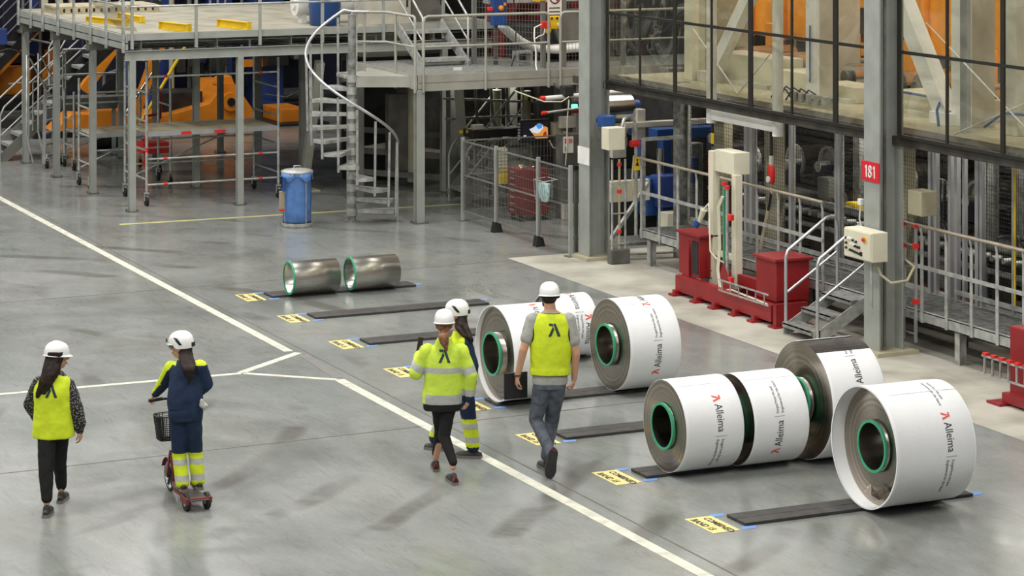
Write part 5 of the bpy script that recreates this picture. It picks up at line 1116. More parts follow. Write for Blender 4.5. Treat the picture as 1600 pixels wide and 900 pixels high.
# white portal hanging below the glazing
wp = thing('white_portal', (17.78, 29.75, 2.3), 'white portal of two round posts and a cross beam below the glazing', 'frame')
for y in (31.56, 29.75): part('round_post', 'white', wp, lambda b: b.cyl((17.78, y, 2.31), (17.78, y, 5.5), .075, 20))
part('cross_beam', 'white', wp, lambda b: b.bev(17.74, 17.82, 29.8, 31.5, 2.36, 2.55, .008)); part('hanger', 'mid', wp, lambda b: (b.bar((17.8, 31.4, 2.62), (18.4, 31.4, 2.62), .05), b.bar((17.8, 29.9, 2.62), (18.4, 29.9, 2.62), .05)))

# ================================================================ UPPER MACHINE HALL BEHIND THE GLAZING
up_ = MB(); up_.box(18.3, 26, 16, 35.5, 2.60, 2.64); up_.cur = 1; up_.box(17.95, 18.3, 16, 35.5, 2.59, 2.638); up_.box(17.54, 17.58, 16, 35.5, 2.55, 2.66); struct(up_, 'trim_11', ['creamd', 'dark2'])
uw = MB(); uw.box(25.8, 26, 14, 44, 2.6, 7); struct(uw, 'wall_upper', mat('beige_wall_panels', (112, 106, 94), .8, 0, .3, 1.2))
def uthing(name, label, cat, **parts_):
    e = thing(name, (20, 30, 2.64), label, cat)
    for k, (m_, fn) in parts_.items(): part(k, m_, e, fn)
    return e
uthing('slanted_brace', 'white slanted brace behind the glazing, left of the round white post', 'brace', brace=('white', lambda b: (b.bar((19.1, 33.9, 2.7), (19.1, 32.4, 4.4), .16, .2, up=(0, 1, 0)))), foot=('offwhite', lambda b: b.bev(18.95, 19.25, 33.7, 34.1, 2.64, 2.8, .01)))
uthing('slanted_brace', 'broad white slanted brace behind the glazing right of the numbered column', 'brace', brace=('white', lambda b: (b.bar((19.0, 27.55, 2.75), (19.0, 28.9, 4.6), .2, .27, up=(0, 1, 0)))), foot=('white', lambda b: b.bev(18.85, 19.15, 27.3, 27.75, 2.64, 2.8, .01)))
uthing('white_upright', 'slim cream upright behind the glazing nearest to the central column', 'upright', post=('cream', lambda b: b.bev(18.9, 19.02, 34.15, 34.4, 2.64, 5, .01)))
uthing('white_upright', 'white upright with beige side behind the glazing, left of the numbered column', 'upright', post=('white', lambda b: b.bev(18.95, 19.0, 30.65, 30.95, 2.64, 5, .01)), side=('offwhite', lambda b: b.bev(19.0, 19.3, 30.65, 30.75, 2.64, 5, .01)), cable=('blue2', lambda b: b.tube([(18.93, 30.8, 2.9), (18.93, 30.8, 3.7)], .01, 6)))
uthing('white_upright', 'wide white upright with beige side behind the glazing, far right', 'upright', post=('white', lambda b: b.bev(18.95, 19.0, 27.0, 27.4, 2.64, 5, .01)), side=('offwhite', lambda b: b.bev(19.0, 19.35, 27.0, 27.1, 2.64, 5, .01)))
uthing('white_upright', 'beige upright behind the glazing at the right picture edge', 'upright', post=('offwhite', lambda b: b.bev(18.95, 19.6, 26.0, 26.3, 2.64, 5, .01)))
uthing('white_upright', 'slim aluminium upright behind the glazing beside the far right wide upright', 'upright', post=('alu', lambda b: b.bev(18.6, 18.66, 26.55, 26.7, 2.64, 5, .005)))
uthing('beige_column', 'tall beige column with perforated side behind the glazing, near the numbered column', 'column', post=('offwhite', lambda b: b.bev(20.0, 20.5, 31.95, 32.15, 2.64, 5, .01)))
uthing('beige_column', 'tall beige panel behind the glazing left of the cream upright', 'column', post=('creamd', lambda b: b.bev(19.6, 20.4, 35.0, 35.2, 2.64, 5, .01)))
for k, (y0, y1, z1, lb) in enumerate(((32.4, 34.1, 3.08, 'cream plinth block behind the glazing nearest the central column'), (31.45, 32.3, 2.95, 'cream plinth block behind the glazing beside the round post'), (30.2, 31.2, 2.86, 'cream plinth block under the white upright behind the glazing'), (27.5, 29.3, 2.92, 'cream plinth block right of the numbered column with blue hose'), (25.6, 26.5, 3.05, 'cream plinth block behind the glazing at the right edge'))):
    uthing('plinth', lb, 'plinth', block=('cream', lambda b: b.bev(19.3, 19.8, y0, y1, 2.64, z1, .01)), ledge=('offwhite', lambda b: b.box(19.18, 19.3, y0, y1, 2.64, 2.70)))
uthing('orange_beam', 'big orange machine beam behind the glazing, spanning behind the numbered column', 'beam', beam=('orange_lifted', lambda b: (b.bev(21.2, 21.9, 34.2, 38.2, 3.12, 4.8, .03), b.bev(21.2, 21.9, 32.3, 34.1, 3.02, 3.2, .02), b.bev(21.2, 21.9, 32.3, 34.1, 3.75, 4.8, .02), b.bev(21.2, 21.9, 28.2, 31.7, 3.18, 4.8, .03), b.bev(21.3, 21.9, 25, 27.6, 3.1, 4.8, .03))), rib=('orange_lifted', lambda b: [b.bev(21.1, 21.2, y, y+.08, 3.1, 4.8, .01) for y in (37.2, 36.2, 35.2, 31.2, 29.9, 28.8)]), bracket=('yellow', lambda b: b.bev(21.05, 21.2, 30.3, 30.45, 3.5, 3.75, .01)), dark_gap=('dark2', lambda b: b.bev(21.4, 21.9, 32.3, 34.1, 3.2, 3.75, .01)))
for y, z0, lb in ((36.4, 2.66, 'orange upright beside the slanted brace behind the glazing'), (35.0, 2.66, 'orange upright left of the white upright behind the glazing'), (32.65, 2.66, 'orange upright just left of the numbered column behind the glazing'), (31.5, 2.66, 'orange upright crossing the white slanted brace'), (31.1, 2.66, 'orange upright over the bright rolls at the right'), (29.2, 2.66, 'orange upright between the two wide white uprights')):
    uthing('orange_upright', lb, 'upright', post=('orange_lifted', lambda b: b.bev(20.75, 20.9, y-.1, y+.1, z0, 3.4, .01)), foot=('orange_lifted', lambda b: b.box(20.7, 20.95, y-.16, y+.16, z0-.02, z0)), pedestal=('mid', lambda b: b.box(20.72, 20.93, y-.13, y+.13, 2.64, z0-.02)))
for y, lb in ((34.7, 'dark bright-edged roll behind the glazing by the slanted brace'), (33.4, 'dark roll behind the glazing beside the round post'), (31.4, 'shiny steel roll behind the glazing left of the numbered column'), (30.1, 'shiny steel roll behind the glazing right of the numbered column'), (29.6, 'second shiny roll right of the numbered column'), (28.0, 'shiny steel roll behind the glazing between the wide uprights')):
    uthing('steel_roll', lb, 'roll', roll=('steel', lambda b: b.cyl((19.95, y, 2.88), (21.0, y, 2.88), .2, 28)), roll_end=('mid', lambda b: b.cyl((19.87, y, 2.88), (19.95, y, 2.88), .1, 18)), bearing=('blued', lambda b: b.bev(20.1, 20.3, y-.22, y+.22, 2.64, 2.75, .01)))
uthing('pipe_bundle', 'tangle of pipes and fittings behind the glazing left of the numbered column', 'pipes', pipe=('creamd', lambda b: [b.tube([(20.9, 33.6-.3*k, 2.8), (20.8, 33.4-.3*k, 3.0), (20.8, 33.1-.3*k, 3.05)], .03, 8) for k in range(7)]), valve=('galv', lambda b: [b.sph((20.6, 33.6-.35*k, 3.0+.06*(k % 3)), .05, 8, 6) for k in range(8)]))
uthing('blue_hose', 'blue hose running along the plinth right of the numbered column', 'hose', hose=('blue2', lambda b: b.tube([(19.2, 29.3, 2.93), (19.2, 28.2, 2.92), (19.0, 27.7, 2.94), (18.7, 27.35, 2.85), (18.66, 27.25, 2.66)], .018, 8)), hose_run=('blue2', lambda b: b.tube([(18.9, 26.6, 2.7), (18.9, 26.2, 2.92), (18.9, 25.2, 2.95)], .018, 8)))
uthing('cable_group', 'dark blue cables and small valves on the floor behind the glazing', 'cables', cable=('blued', lambda b: [b.tube([(18.6, 31.3-.2*k, 2.66), (18.6, 31.1-.2*k, 2.85), (18.6, 30.9-.2*k, 2.8), (18.6, 30.7-.2*k, 2.66)], .012, 6) for k in range(5)]), valve=('galv', lambda b: [b.bev(18.55, 18.65, 29.6+.2*k, 29.7+.2*k, 2.66, 2.8, .01) for k in range(6)]))
uthing('tensioned_wire', 'crossing thin white rods behind the glazing', 'rods', rod=('white', lambda b: (b.cyl((18.4, 31.9, 2.66), (18.4, 33.2, 3.5), .012, 6), b.cyl((18.4, 31.9, 2.66), (18.4, 31.0, 3.3), .012, 6), b.cyl((18.3, 24.5, 2.66), (18.3, 27.0, 4.0), .01, 6), b.cyl((18.3, 26.4, 2.66), (18.3, 24.6, 3.3), .01, 6))))
# ================================================================ GLAZING
def glass_mat():
    return clear_mat('window_glass', (.92, .92, .87), .08, .03, .35, 1.0)
MT['glass'] = glass_mat(); MT['frame'] = mat('dark_bronze_frame', (48, 46, 42), .4, .4)
GZ = 17.5
for n, (ya, yb_, vs) in enumerate(((34.28, 26.86, [(34.24, .07), (33.19, .04), (32.12, .1), (31.06, .04), (29.99, .12), (28.92, .04), (27.85, .12), (26.9, .06)]), (26.42, 15.5, [(26.40, .08), (25.38, .05), (24.27, .09), (23.2, .05), (22.1, .09), (20, .09), (18, .09)]))):
    fr = MB()
    for y, w_ in vs: fr.box(GZ-.012, GZ+.012, y-w_*.42, y+w_*.42, 2.66, 5.6)
    fr.box(GZ-.015, GZ+.015, yb_, ya, 3.69, 3.73); fr.box(GZ-.02, GZ+.02, yb_, ya, 2.66, 2.70); fr.box(GZ-.04, GZ+.04, yb_, ya, 5.55, 5.6); fr.box(GZ-.04, GZ+.04, yb_, ya, 4.75, 4.8)
    f_ = struct(fr, 'window_%d' % (n+1), 'frame')
    for (y0, _), (y1, _) in zip(vs[:-1], vs[1:]):
        g_ = MB(); g_.box(GZ-.004, GZ+.004, y1+.03, y0-.03, 2.70, 5.55); g_.build('pane', 'glass', f_)
b = MB(); b.box(-14.3, -14, 4, 100, 0, 3); b.box(-14.3, -14, 4, 100, 3, 12); struct(b, 'wall_left', mat('pale_hall_cladding', (170, 172, 170), .7, 0, .2, .35, dirt=(110, 112, 112)))

# clutter of the far upper machine: dark frames, hoses and housings behind the orange beam
random.seed(11)
um = thing('upper_machine', (22.5, 31, 2.64), 'dark cluttered machine frames far behind the glazing', 'machine')
for k in range(26):
    x, y, z = random.uniform(22.2, 24.8), 24.5+k*.55, 2.64
    part('frame_unit', random.choice(['dark', 'mid', 'offwhite', 'dark2', 'galvd', 'paint2']), um, lambda b: (b.bev(x, x+random.uniform(.2, .7), y, y+random.uniform(.15, .45), z, z+random.uniform(.4, 2.4), .02)))
# ================================================================ PEOPLE
MT['skin'] = mat('skin', (196, 150, 124), .55, 0, .05, 8, spec=.35)
MT['lime'] = mat('lime_hi_vis_fabric', (204, 222, 48), .7, 0, .05, 10, bump=.3, spec=.2)
MT['lime2'] = mat('lime_fleece', (196, 222, 78), .85, 0, .06, 8, bump=.3, spec=.15)
MT['navy'] = mat('navy_workwear', (36, 50, 74), .8, 0, .12, 9, bump=.4, spec=.2)
MT['refl'] = mat('silver_reflective_tape', (176, 178, 174), .4, 0, .05, 10)
MT['blackc'] = mat('black_fabric', (38, 38, 38), .85, 0, .15, 10, bump=.4, spec=.15)
MT['jeans'] = mat('grey_blue_jeans', (92, 98, 108), .85, 0, .2, 14, bump=.5, spec=.15)
MT['tee'] = mat('grey_melange_tshirt', (164, 164, 158), .85, 0, .08, 30, bump=.3, spec=.15)
MT['hairb'] = mat('dark_brown_hair', (40, 28, 22), .6, 0, .4, 30, bump=.4, spec=.25)
MT['hairl'] = mat('auburn_hair', (128, 84, 54), .55, 0, .35, 30, bump=.6)
MT['helmet'] = mat('white_helmet_shell', (236, 236, 234), .25, 0, .02, 3)
MT['shoe'] = mat('dark_shoe', (44, 40, 40), .6, 0, .2, 20)
MT['sole'] = mat('grey_sole', (120, 116, 110), .7, 0, .1, 20)
MT['mouth'] = mat('lip', (150, 84, 76), .5)
def dotted():
    m, nt, b = newmat('black_fabric_with_small_white_dots'); N = nt.nodes; L = nt.links
    tc = N.new('ShaderNodeTexCoord'); v = N.new('ShaderNodeTexVoronoi'); v.inputs['Scale'].default_value = 70; L.new(tc.outputs['Object'], v.inputs['Vector'])
    r = N.new('ShaderNodeValToRGB'); r.color_ramp.interpolation = 'CONSTANT'; r.color_ramp.elements[0].color = lin((200, 196, 188)); r.color_ramp.elements[1].color = lin((34, 32, 34)); r.color_ramp.elements[1].position = .27
    L.new(v.outputs['Distance'], r.inputs[0]); L.new(r.outputs[0], b.inputs['Base Color']); b.inputs['Roughness'].default_value = .85
    return m
MT['dots'] = dotted()
CR = Vector((ca, -sa, 0)); CF = Vector((sa, ca, 0))
class Pose:
    """joints read against the hall's view: (across, down, further away in metres)"""
    def __init__(s, Z0, px0):
        s.Z0 = Z0; s.l0 = (px0-800)/4000*Z0; s.root = CR*s.l0+CF*Z0
    def __call__(s, px, py, d=0):
        Z = s.Z0+d; return Vector(((px-800)/4000*Z-s.l0, d, CAMH-(py+250)*Z/4000))
def capsule(b, p, q, r0, r1, n=14):
    p, q = Vector(p), Vector(q); d = (q-p); L_ = d.length
    if L_ < 1e-5: return
    d /= L_; R = []
    for a in (-80, -50, -20): t = math.radians(a); R.append(b.ring(p+d*r0*math.sin(t), d, r0*math.cos(t), n))
    R.append(b.ring(p, d, r0, n)); R.append(b.ring(q, d, r1, n))
    for a in (20, 50, 80): t = math.radians(a); R.append(b.ring(q+d*r1*math.sin(t), d, r1*math.cos(t), n))
    b.loft(R)
def chain(b, pts, rs, n=14):
    for i in range(len(pts)-1): capsule(b, pts[i], pts[i+1], rs[i], rs[i+1], n)
def torso(b, rings, n=28):
    """rings: (centre, half width, half depth, yaw degrees)"""
    # smooth interpolation between the given rings
    out = []
    m = len(rings)
    for i in range(m-1):
        a = rings[max(i-1, 0)]; p = rings[i]; q = rings[i+1]; z = rings[min(i+2, m-1)]
        for k in range(4):
            t = k/4; h = lambda w0, w1, w2, w3: .5*((2*w1)+(-w0+w2)*t+(2*w0-5*w1+4*w2-w3)*t*t+(-w0+3*w1-3*w2+w3)*t**3)
            out.append((Vector([h(a[0][j], p[0][j], q[0][j], z[0][j]) for j in range(3)]), h(a[1], p[1], q[1], z[1]), h(a[2], p[2], q[2], z[2]), h(a[3], p[3], q[3], z[3])))
    out.append(rings[-1])
    R = []
    for c, rx, ry, yw in out:
        y = math.radians(yw); u = Vector((math.cos(y), math.sin(y), 0)); v = Vector((-math.sin(y), math.cos(y), 0)); r = []
        for k in range(n):
            t = 2*PI*k/n; cx, sy = math.cos(t), math.sin(t)
            r.append(Vector(c)+u*rx*math.copysign(abs(cx)**.85, cx)+v*ry*math.copysign(abs(sy)**.85, sy))
        R.append(r)
    b.loft(R)
def fuse(b, name, mats, parent, voxel=.009, smooth=6, pick=None, wrinkle=0, seed=0):
    me = bpy.data.meshes.new(name); me.from_pydata(b.v, [], b.f)
    o = bpy.data.objects.new(name, me); COL.objects.link(o)
    r = o.modifiers.new('r', 'REMESH'); r.mode = 'VOXEL'; r.voxel_size = voxel; r.adaptivity = 0
    s = o.modifiers.new('s', 'SMOOTH'); s.factor = .5; s.iterations = smooth
    if wrinkle:
        tx = bpy.data.textures.new('folds', 'CLOUDS'); tx.noise_scale = .09; tx.noise_depth = 2
        d = o.modifiers.new('d', 'DISPLACE'); d.texture = tx; d.strength = wrinkle; d.mid_level = .5
    dg = bpy.context.evaluated_depsgraph_get(); m2 = bpy.data.meshes.new_from_object(o.evaluated_get(dg)); m2.name = name
    bpy.data.objects.remove(o); bpy.data.meshes.remove(me)
    m2.materials.clear()
    if not isinstance(mats, (list, tuple)): mats = [mats]
    for m in mats: m2.materials.append(MT[m] if isinstance(m, str) else m)
    for p in m2.polygons:
        p.use_smooth = True
        if pick: p.material_index = pick(p.center)
    ob = bpy.data.objects.new(name, m2); COL.objects.link(ob); ob.parent = parent
    return ob
def hand(b, wrist, tip, palm_n, side, curl=.5, s=1.0):
    """palm and five fingers; side=+1: thumb on the +lateral side"""
    w = Vector(wrist); d = (Vector(tip)-w).normalized(); n = Vector(palm_n); n = (n-d*n.dot(d)).normalized(); l = d.cross(n)*side
    R = []
    for t, wd, th in ((0, .024, .02), (.03, .034, .018), (.06, .040, .016), (.085, .038, .013)):
        c = w+d*t*s; R.append([c+l*wd*s*math.cos(a)+n*th*s*math.sin(a) for a in [k*PI/6 for k in range(12)]])
    b.loft(R)
    for k, (o, ln) in enumerate(((-.029, .058), (-.010, .074), (.010, .08), (.028, .072))):
        p = w+(d*.08+l*o)*s; a1, a2, a3 = curl*.6, curl*1.5, curl*2.3; q = p
        pts = [p]
        for a, f in ((a1, .42), (a2, .33), (a3, .25)): q = q+(d*math.cos(a)+n*math.sin(a))*ln*f*s; pts.append(q)
        chain(b, pts, [.0095*s, .009*s, .008*s, .007*s], 8)
    p = w+(d*.025+l*.03)*s; chain(b, [p, p+(d*.03+l*.022+n*.01)*s, p+(d*.058+l*.02+n*.028*(.5+curl))*s], [.012*s, .010*s, .008*s], 8)
def head_parts(root, body, c, yaw, pitch, helmet_style, hair=None, glasses=False, beard=None, skin='skin'):
    """adds the head to the body collector and the things worn on it; face looks along +y before turning"""
    y = math.radians(yaw); pt = math.radians(pitch)
    Mx = Matrix.Translation(c) @ Matrix.Rotation(y, 4, 'Z') @ Matrix.Rotation(pt, 4, 'X')
    def put(b, fn):
        t = MB(); fn(t); b.add([Mx @ v for v in t.v], t.f, True)
    def ell(t, cc, r, n=18, m=12): t.sph(cc, 1, n, m, r)
    put(body, lambda t: (ell(t, (0, -.012, .015), (.074, .094, .105)), ell(t, (0, .028, -.055), (.052, .058, .058)), ell(t, (0, .05, -.09), (.028, .028, .022)),
        capsule(t, (0, .082, .012), (0, .104, -.022), .009, .014, 10), capsule(t, (0, .078, -.055), (0, .084, -.066), .016, .015, 10), capsule(t, (-.04, .072, .028), (.04, .072, .028), .013, .013, 10),
        ell(t, (.076, -.01, -.008), (.010, .02, .032), 10, 8), ell(t, (-.076, -.01, -.008), (.010, .02, .032), 10, 8), ell(t, (.035, .055, -.02), (.025, .028, .025), 10, 8), ell(t, (-.035, .055, -.02), (.025, .028, .025), 10, 8)))
    def child(name, m, fn, smooth=True):
        b = MB(); put(b, fn); return b.build(name, m, root, smooth)
    for s in (-1, 1): child('eye', 'black', lambda t: ell(t, (s*.03, .0835, .006), (.011, .007, .006), 10, 6))
    child('mouth', 'mouth', lambda t: ell(t, (0, .097, -.062), (.022, .006, .006), 12, 6))
    # helmet
    def shell(t):
        R = []
        if helmet_style == 'brim':
            prof = [(.03, 1.0), (.045, 1.0), (.075, .985), (.11, .88), (.135, .68), (.15, .4), (.155, .1)]
            for z, k in prof: R.append([Vector((.098*k*math.cos(a), -.012+.122*k*math.sin(a), z-.012+.006*math.cos(a)**2)) for a in [q*2*PI/32 for q in range(32)]])
            t.loft(R)
            R = [[Vector((rr*math.cos(a)*.1, -.012+(rr*.119+max(0, math.sin(a))*.035*br)*math.sin(a), zz-.012-.012*max(0, math.sin(a))*br)) for a in [q*2*PI/32 for q in range(32)]] for rr, br, zz in ((.9, 0, .045), (1.08, 1, .028), (1.1, 1, .024), (.9, 0, .03))]
            t.loft(R, False)
            for o in (-.03, 0, .03): t.tube([(o, .078-abs(o)*.5, .092), (o, .035, .128), (o, -.02, .141), (o, -.075, .12), (o, -.105, .088)], .005, 6)
        else:
            prof = [(-.0, .97), (.02, 1.0), (.06, 1.0), (.10, .9), (.13, .68), (.145, .4), (.15, .1)]
            for z, k in prof: R.append([Vector((.099*k*math.cos(a), -.012+.118*k*math.sin(a)+(.02*(1-z/.15) if math.sin(a) > .3 else 0), z+(.03*(1-z/.15) if math.sin(a) > .3 else -.01*(1-z/.15)))) for a in [q*2*PI/32 for q in range(32)]])
            t.loft(R)
            R = [[Vector((rr*math.cos(a)*.1, -.01+(.117*rr+.028*br)*math.sin(a), zz)) for a in [PI*.12+q*PI*.76/16 for q in range(17)]] for rr, br, zz in ((.98, 0, .05), (1.05, 1.0, .03), (1.05, 1.0, .024), (.95, 0, .03))]
            t.loft(R, False)
    h = child('helmet', 'helmet', shell)
    if helmet_style != 'brim':
        for s in (-1, 1):
            b = MB(); put(b, lambda t: t.poly([(s*.096, -.055, .03), (s*.094, -.01, .09), (s*.088, .03, .1), (s*.097, .0, .06), (s*.0985, -.03, .028)], (s*.005, 0, 0))); b.build('vent_slot', 'black', h)
        b = MB(); put(b, lambda t: t.tube([(-.088, .01, .09), (-.062, -.045, .118), (0, -.062, .128), (.062, -.045, .118), (.088, .01, .09)], .004, 6)); b.build('vent_line', 'mid', h)
        b = MB(); put(b, lambda t: t.bev(-.03, .03, -.138, -.120, .0, .04, .006)); b.build('size_wheel', 'black', h)
        b = MB(); put(b, lambda t: [t.poly([(-.055+.022*(x-.5)*-1*0+.03*(x-.5), .118, .055+.03*z) for x, z in pg], (0, .008, 0)) for pg in MARK]); b.build('helmet_mark', 'ink', h)
    if helmet_style == 'brim' and hair is None:
        child('head_band', 'black', lambda t: t.tube([(-.085, .0, .005), (-.08, -.06, -.005), (0, -.112, -.012), (.08, -.06, -.005), (.085, 0, .005)], .012, 8))
    if glasses:
        child('glasses', 'black', lambda t: (t.tube([(-.078, -.01, .012), (-.075, .07, .012), (-.055, .096, .01), (0, .1, .014), (.055, .096, .01), (.075, .07, .012), (.078, -.01, .012)], .0035, 6), [t.tube([(s*.032+.022*math.cos(a), .1, .004+.016*math.sin(a)) for a in [q*PI/6 for q in range(12)]], .003, 5, True) for s in (-1, 1)]))
    if beard: child('beard', beard, lambda t: (ell(t, (0, .045, -.075), (.056, .052, .048)),))
    return Mx
def sleeve_and_hand(body, sh, el, wr, hd, nrm, side, curl, r=(.046, .038, .027), s=1.0):
    chain(body, [sh, el, wr], r); hand(body, wr, hd, nrm, side, curl, s)
def shoe(root, ank, toe, m='shoe', sole='sole', w_=.045, ln=.27, red=None, heel_up=0):
    """ank: ankle joint; toe: point of the toe on the ground; sole lies along heel-toe"""
    ank, toe = Vector(ank), Vector(toe)
    heel = Vector((ank.x, ank.y, 0)) if not heel_up else Vector(heel_up)
    d = (toe-heel).normalized(); heel = toe-d*ln
    up = Vector((0, 0, 1)); up = (up-d*d.z).normalized() if abs(d.z) < .95 else -CF*0+Vector((0, 1, 0)); l = d.cross(up).normalized(); up = l.cross(d)
    b = MB(); R = []
    for t, ww, hh in ((0, .026, .038), (.04, .036, .055), (.09, .04, .062), (.14, .043, .056), (.19, .047, .046), (.24, .043, .04), (ln-.012, .03, .03), (ln, .014, .018)):
        c = heel+d*t+up*.02; R.append([c+l*ww*math.cos(a)*w_/.045+up*(max(0, math.sin(a))*hh) for a in [k*2*PI/16 for k in range(16)]])
    b.loft(R); chain(b, [heel+d*.07+up*.04, heel+d*.075+up*.075], [.036, .034])
    sh = b.build('shoe', m, root, True)
    b = MB(); R = []
    for t, ww in ((-.004, .026), (.02, .038), (.08, .04), (.14, .042), (.2, .05), (.25, .042), (ln, .022)):
        c = heel+d*t; R.append([c+l*ww*q*w_/.045+up*z for q, z in ((-1, 0), (1, 0), (1.03, .028), (-1.03, .028))])
    b.loft(R, smooth=False); b.build('sole', sole, sh)
    if red: b = MB(); chain(b, [heel+up*.04+l*.025, heel+up*.09, heel+up*.04-l*.025], [.009, .009, .009]); b.build('heel_patch', red, sh)
    return sh
def decal(target, shapes, origin, w_, h_, name, m, parent, yaw=0, tilt=0):
    """shapes pressed onto the back of a garment: rays go along the body's forward direction"""
    bm = bmesh.new(); bm.from_mesh(target.data); T = BVHTree.FromBMesh(bm); bm.free()
    y = math.radians(yaw); u = Vector((math.cos(y), math.sin(y), 0)); f = Vector((-math.sin(y), math.cos(y), 0)); b = MB()
    for pg in shapes:
        t = bmesh.new(); t.faces.new([t.verts.new((x, z, 0)) for x, z in pg]); bmesh.ops.triangulate(t, faces=t.faces[:]); bmesh.ops.subdivide_edges(t, edges=t.edges[:], cuts=3, use_grid_fill=True)
        t.verts.index_update(); vs = []
        for v in t.verts:
            x, z = (v.co.x-.5)*w_, (v.co.y-.5)*h_; x, z = x*math.cos(tilt)-z*math.sin(tilt), x*math.sin(tilt)+z*math.cos(tilt)
            o = Vector(origin)+u*x+Vector((0, 0, z)); hit = T.ray_cast(o-f*.6, f)[0]; vs.append((hit if hit else o)-f*.004)
        b.add(vs, [[v.index for v in fc.verts] for fc in t.faces]); t.free()
    return b.build(name, m, parent, True)
def finish(root, P):
    root.location = P.root; root.rotation_euler.z = -YAW
def person(P, label, cat='person'):
    e = thing('person', (0, 0, 0), label, cat); return e
def seg_pick(p, q, bands, base=0):
    """material by the position along a limb p->q"""
    p, q = Vector(p), Vector(q); d = q-p; L2 = d.length_squared
    def f(c):
        t = (Vector(c)-p).dot(d)/L2
        for a, b_, k in bands:
            if a <= t < b_: return k
        return base
    return f
# ---------------------------------------------------------------- 1: woman walking at the left, lime vest over dotted blouse
P = Pose(23.85, 84); e = person(P, 'woman in white helmet, lime vest, dotted sleeves and black trousers walking at far left')
S_L, S_R = P(60, 598, .2), P(107, 600, .22); E_L, W_L = P(47, 632, .38), P(58, 655, .5); E_R, W_R, H_R = P(118, 636, .2), P(124.5, 672, .26), P(127.5, 690, .28)
hL, hR = P(74, 664, .17), P(94, 663, .2); kL, aL = P(72, 733, .06), P(73, 785, .0); kR, aR = P(93, 722, .38), P(96, 765, .52)
pel, wai, che, sho, nek, hed = P(84, 660, .2), P(83, 635, .2), P(82, 608, .2), P(84, 592, .21), P(86, 583, .22), P(90, 557, .24)
bd = MB(); torso(bd, [(pel, .14, .1, 0), (wai, .115, .09, 0), (che, .13, .1, 0), (sho, .12, .07, 0), (nek, .05, .05, 0)]); capsule(bd, nek-Vector((0, 0, .03)), hed-Vector((0, .02, .04)), .05, .047)
chain(bd, [hL, kL, aL], [.075, .05, .033]); chain(bd, [hR, kR, aR], [.075, .05, .033])
sleeve_and_hand(bd, S_R, E_R, W_R, H_R, (-1, .2, 0), -1, .7, s=.95); sleeve_and_hand(bd, S_L, E_L, W_L, W_L+Vector((.05, .08, -.02)), (0, .1, -1), 1, .5)
head_parts(e, bd, hed, -58, -4, 'brim', 'hairb', True)
fuse(bd, 'body', 'skin', e, .0065, 4)
b = MB(); torso(b, [(P(84, 676, .2), .165, .115, 0), (pel, .165, .12, 0), (wai, .14, .1, 0)]); chain(b, [hL, kL, aL+Vector((0, 0, .04))], [.095, .073, .052]); chain(b, [hR, kR, aR+Vector((0, 0, .04))], [.095, .068, .052]); fuse(b, 'trousers', 'blackc', e, .009, 6, wrinkle=.012)
b = MB(); torso(b, [(pel, .155, .11, 0), (wai, .14, .105, 0), (che, .15, .11, 0), (sho, .14, .085, 0), (nek+Vector((0, 0, .02)), .062, .062, 0)]); chain(b, [S_R, E_R, E_R+(W_R-E_R)*.72, W_R], [.06, .07, .072, .042]); chain(b, [S_L, E_L, W_L], [.06, .068, .045]); fuse(b, 'blouse', 'dots', e, .009, 5, wrinkle=.015)
b = MB(); torso(b, [(P(83.5, 682, .2), .197, .158, 0), (P(83.5, 672, .2), .195, .158, 0), (wai, .178, .14, 0), (che, .175, .135, 0), (P(84, 594, .21), .165, .1, 0), (P(85, 588, .21), .12, .08, 0), (P(85, 584, .21), .075, .07, 0)]); v1 = fuse(b, 'vest', 'lime', e, .009, 5, wrinkle=.014)
decal(v1, MARK, P(84, 607, .2), .115, .115, 'vest_mark', mat('dark_green_print', (22, 52, 56), .7), v1)
b = MB(); torso(b, [(hed+Vector((-.01, -.03, .06)), .085, .09, 0), (hed+Vector((-.03, -.05, -.03)), .085, .075, 0), (P(78, 585, .12), .08, .06, 0), (P(69, 602, .09), .06, .04, 0), (P(63, 612, .08), .04, .03, 0), (P(58, 622, .09), .015, .02, 0)]); torso(b, [(P(84, 584, .12), .04, .05, 0), (P(76, 604, .075), .025, .03, 0), (P(69, 617, .07), .012, .015, 0)]); fuse(b, 'hair', 'hairb', e, .008, 3, wrinkle=.02)
shoe(e, aL, P(73, 803, 0)+Vector((0, .17, 0))-Vector((0, 0, P(73, 803, 0).z)), ln=.25, w_=.042); shoe(e, aR, (P(96, 766, .52)+Vector((.01, .17, 0))) * 1 - Vector((0, 0, P(96, 766, .52).z)), 'shoe', ln=.25, w_=.042)
finish(e, P)
# ---------------------------------------------------------------- 2: woman on the scooter
P = Pose(24.05, 292); e = person(P, 'woman in white helmet and navy overalls with lime shins standing on a kick scooter')
YB = 18
S_L, S_R = P(268, 575, .38), P(312, 574, .32); E_L, W_L, H_L = P(256, 598, .52), P(243, 615, .68), P(236, 623, .72); E_R, W_R = P(322, 600, .38), P(303, 619, .68)
hL, hR = P(279, 648, .3), P(300, 647, .3); kL, aL = P(280, 712, .34), P(285, 763, .26); kR, aR = P(305.5, 709, .38), P(309.5, 759, .34)
pel, wai, che, sho, nek, hed = P(290, 640, .3), P(289, 618, .3), P(291, 592, .33), P(290, 572, .35), P(288, 565, .36), P(283, 541, .39)
bd = MB(); torso(bd, [(pel, .14, .1, YB), (wai, .115, .09, YB), (che, .13, .1, YB), (sho, .12, .07, YB), (nek, .05, .05, YB)]); capsule(bd, nek-Vector((0, 0, .03)), hed-Vector((0, .01, .04)), .05, .047)
chain(bd, [hL, kL, aL], [.075, .05, .033]); chain(bd, [hR, kR, aR], [.075, .05, .033])
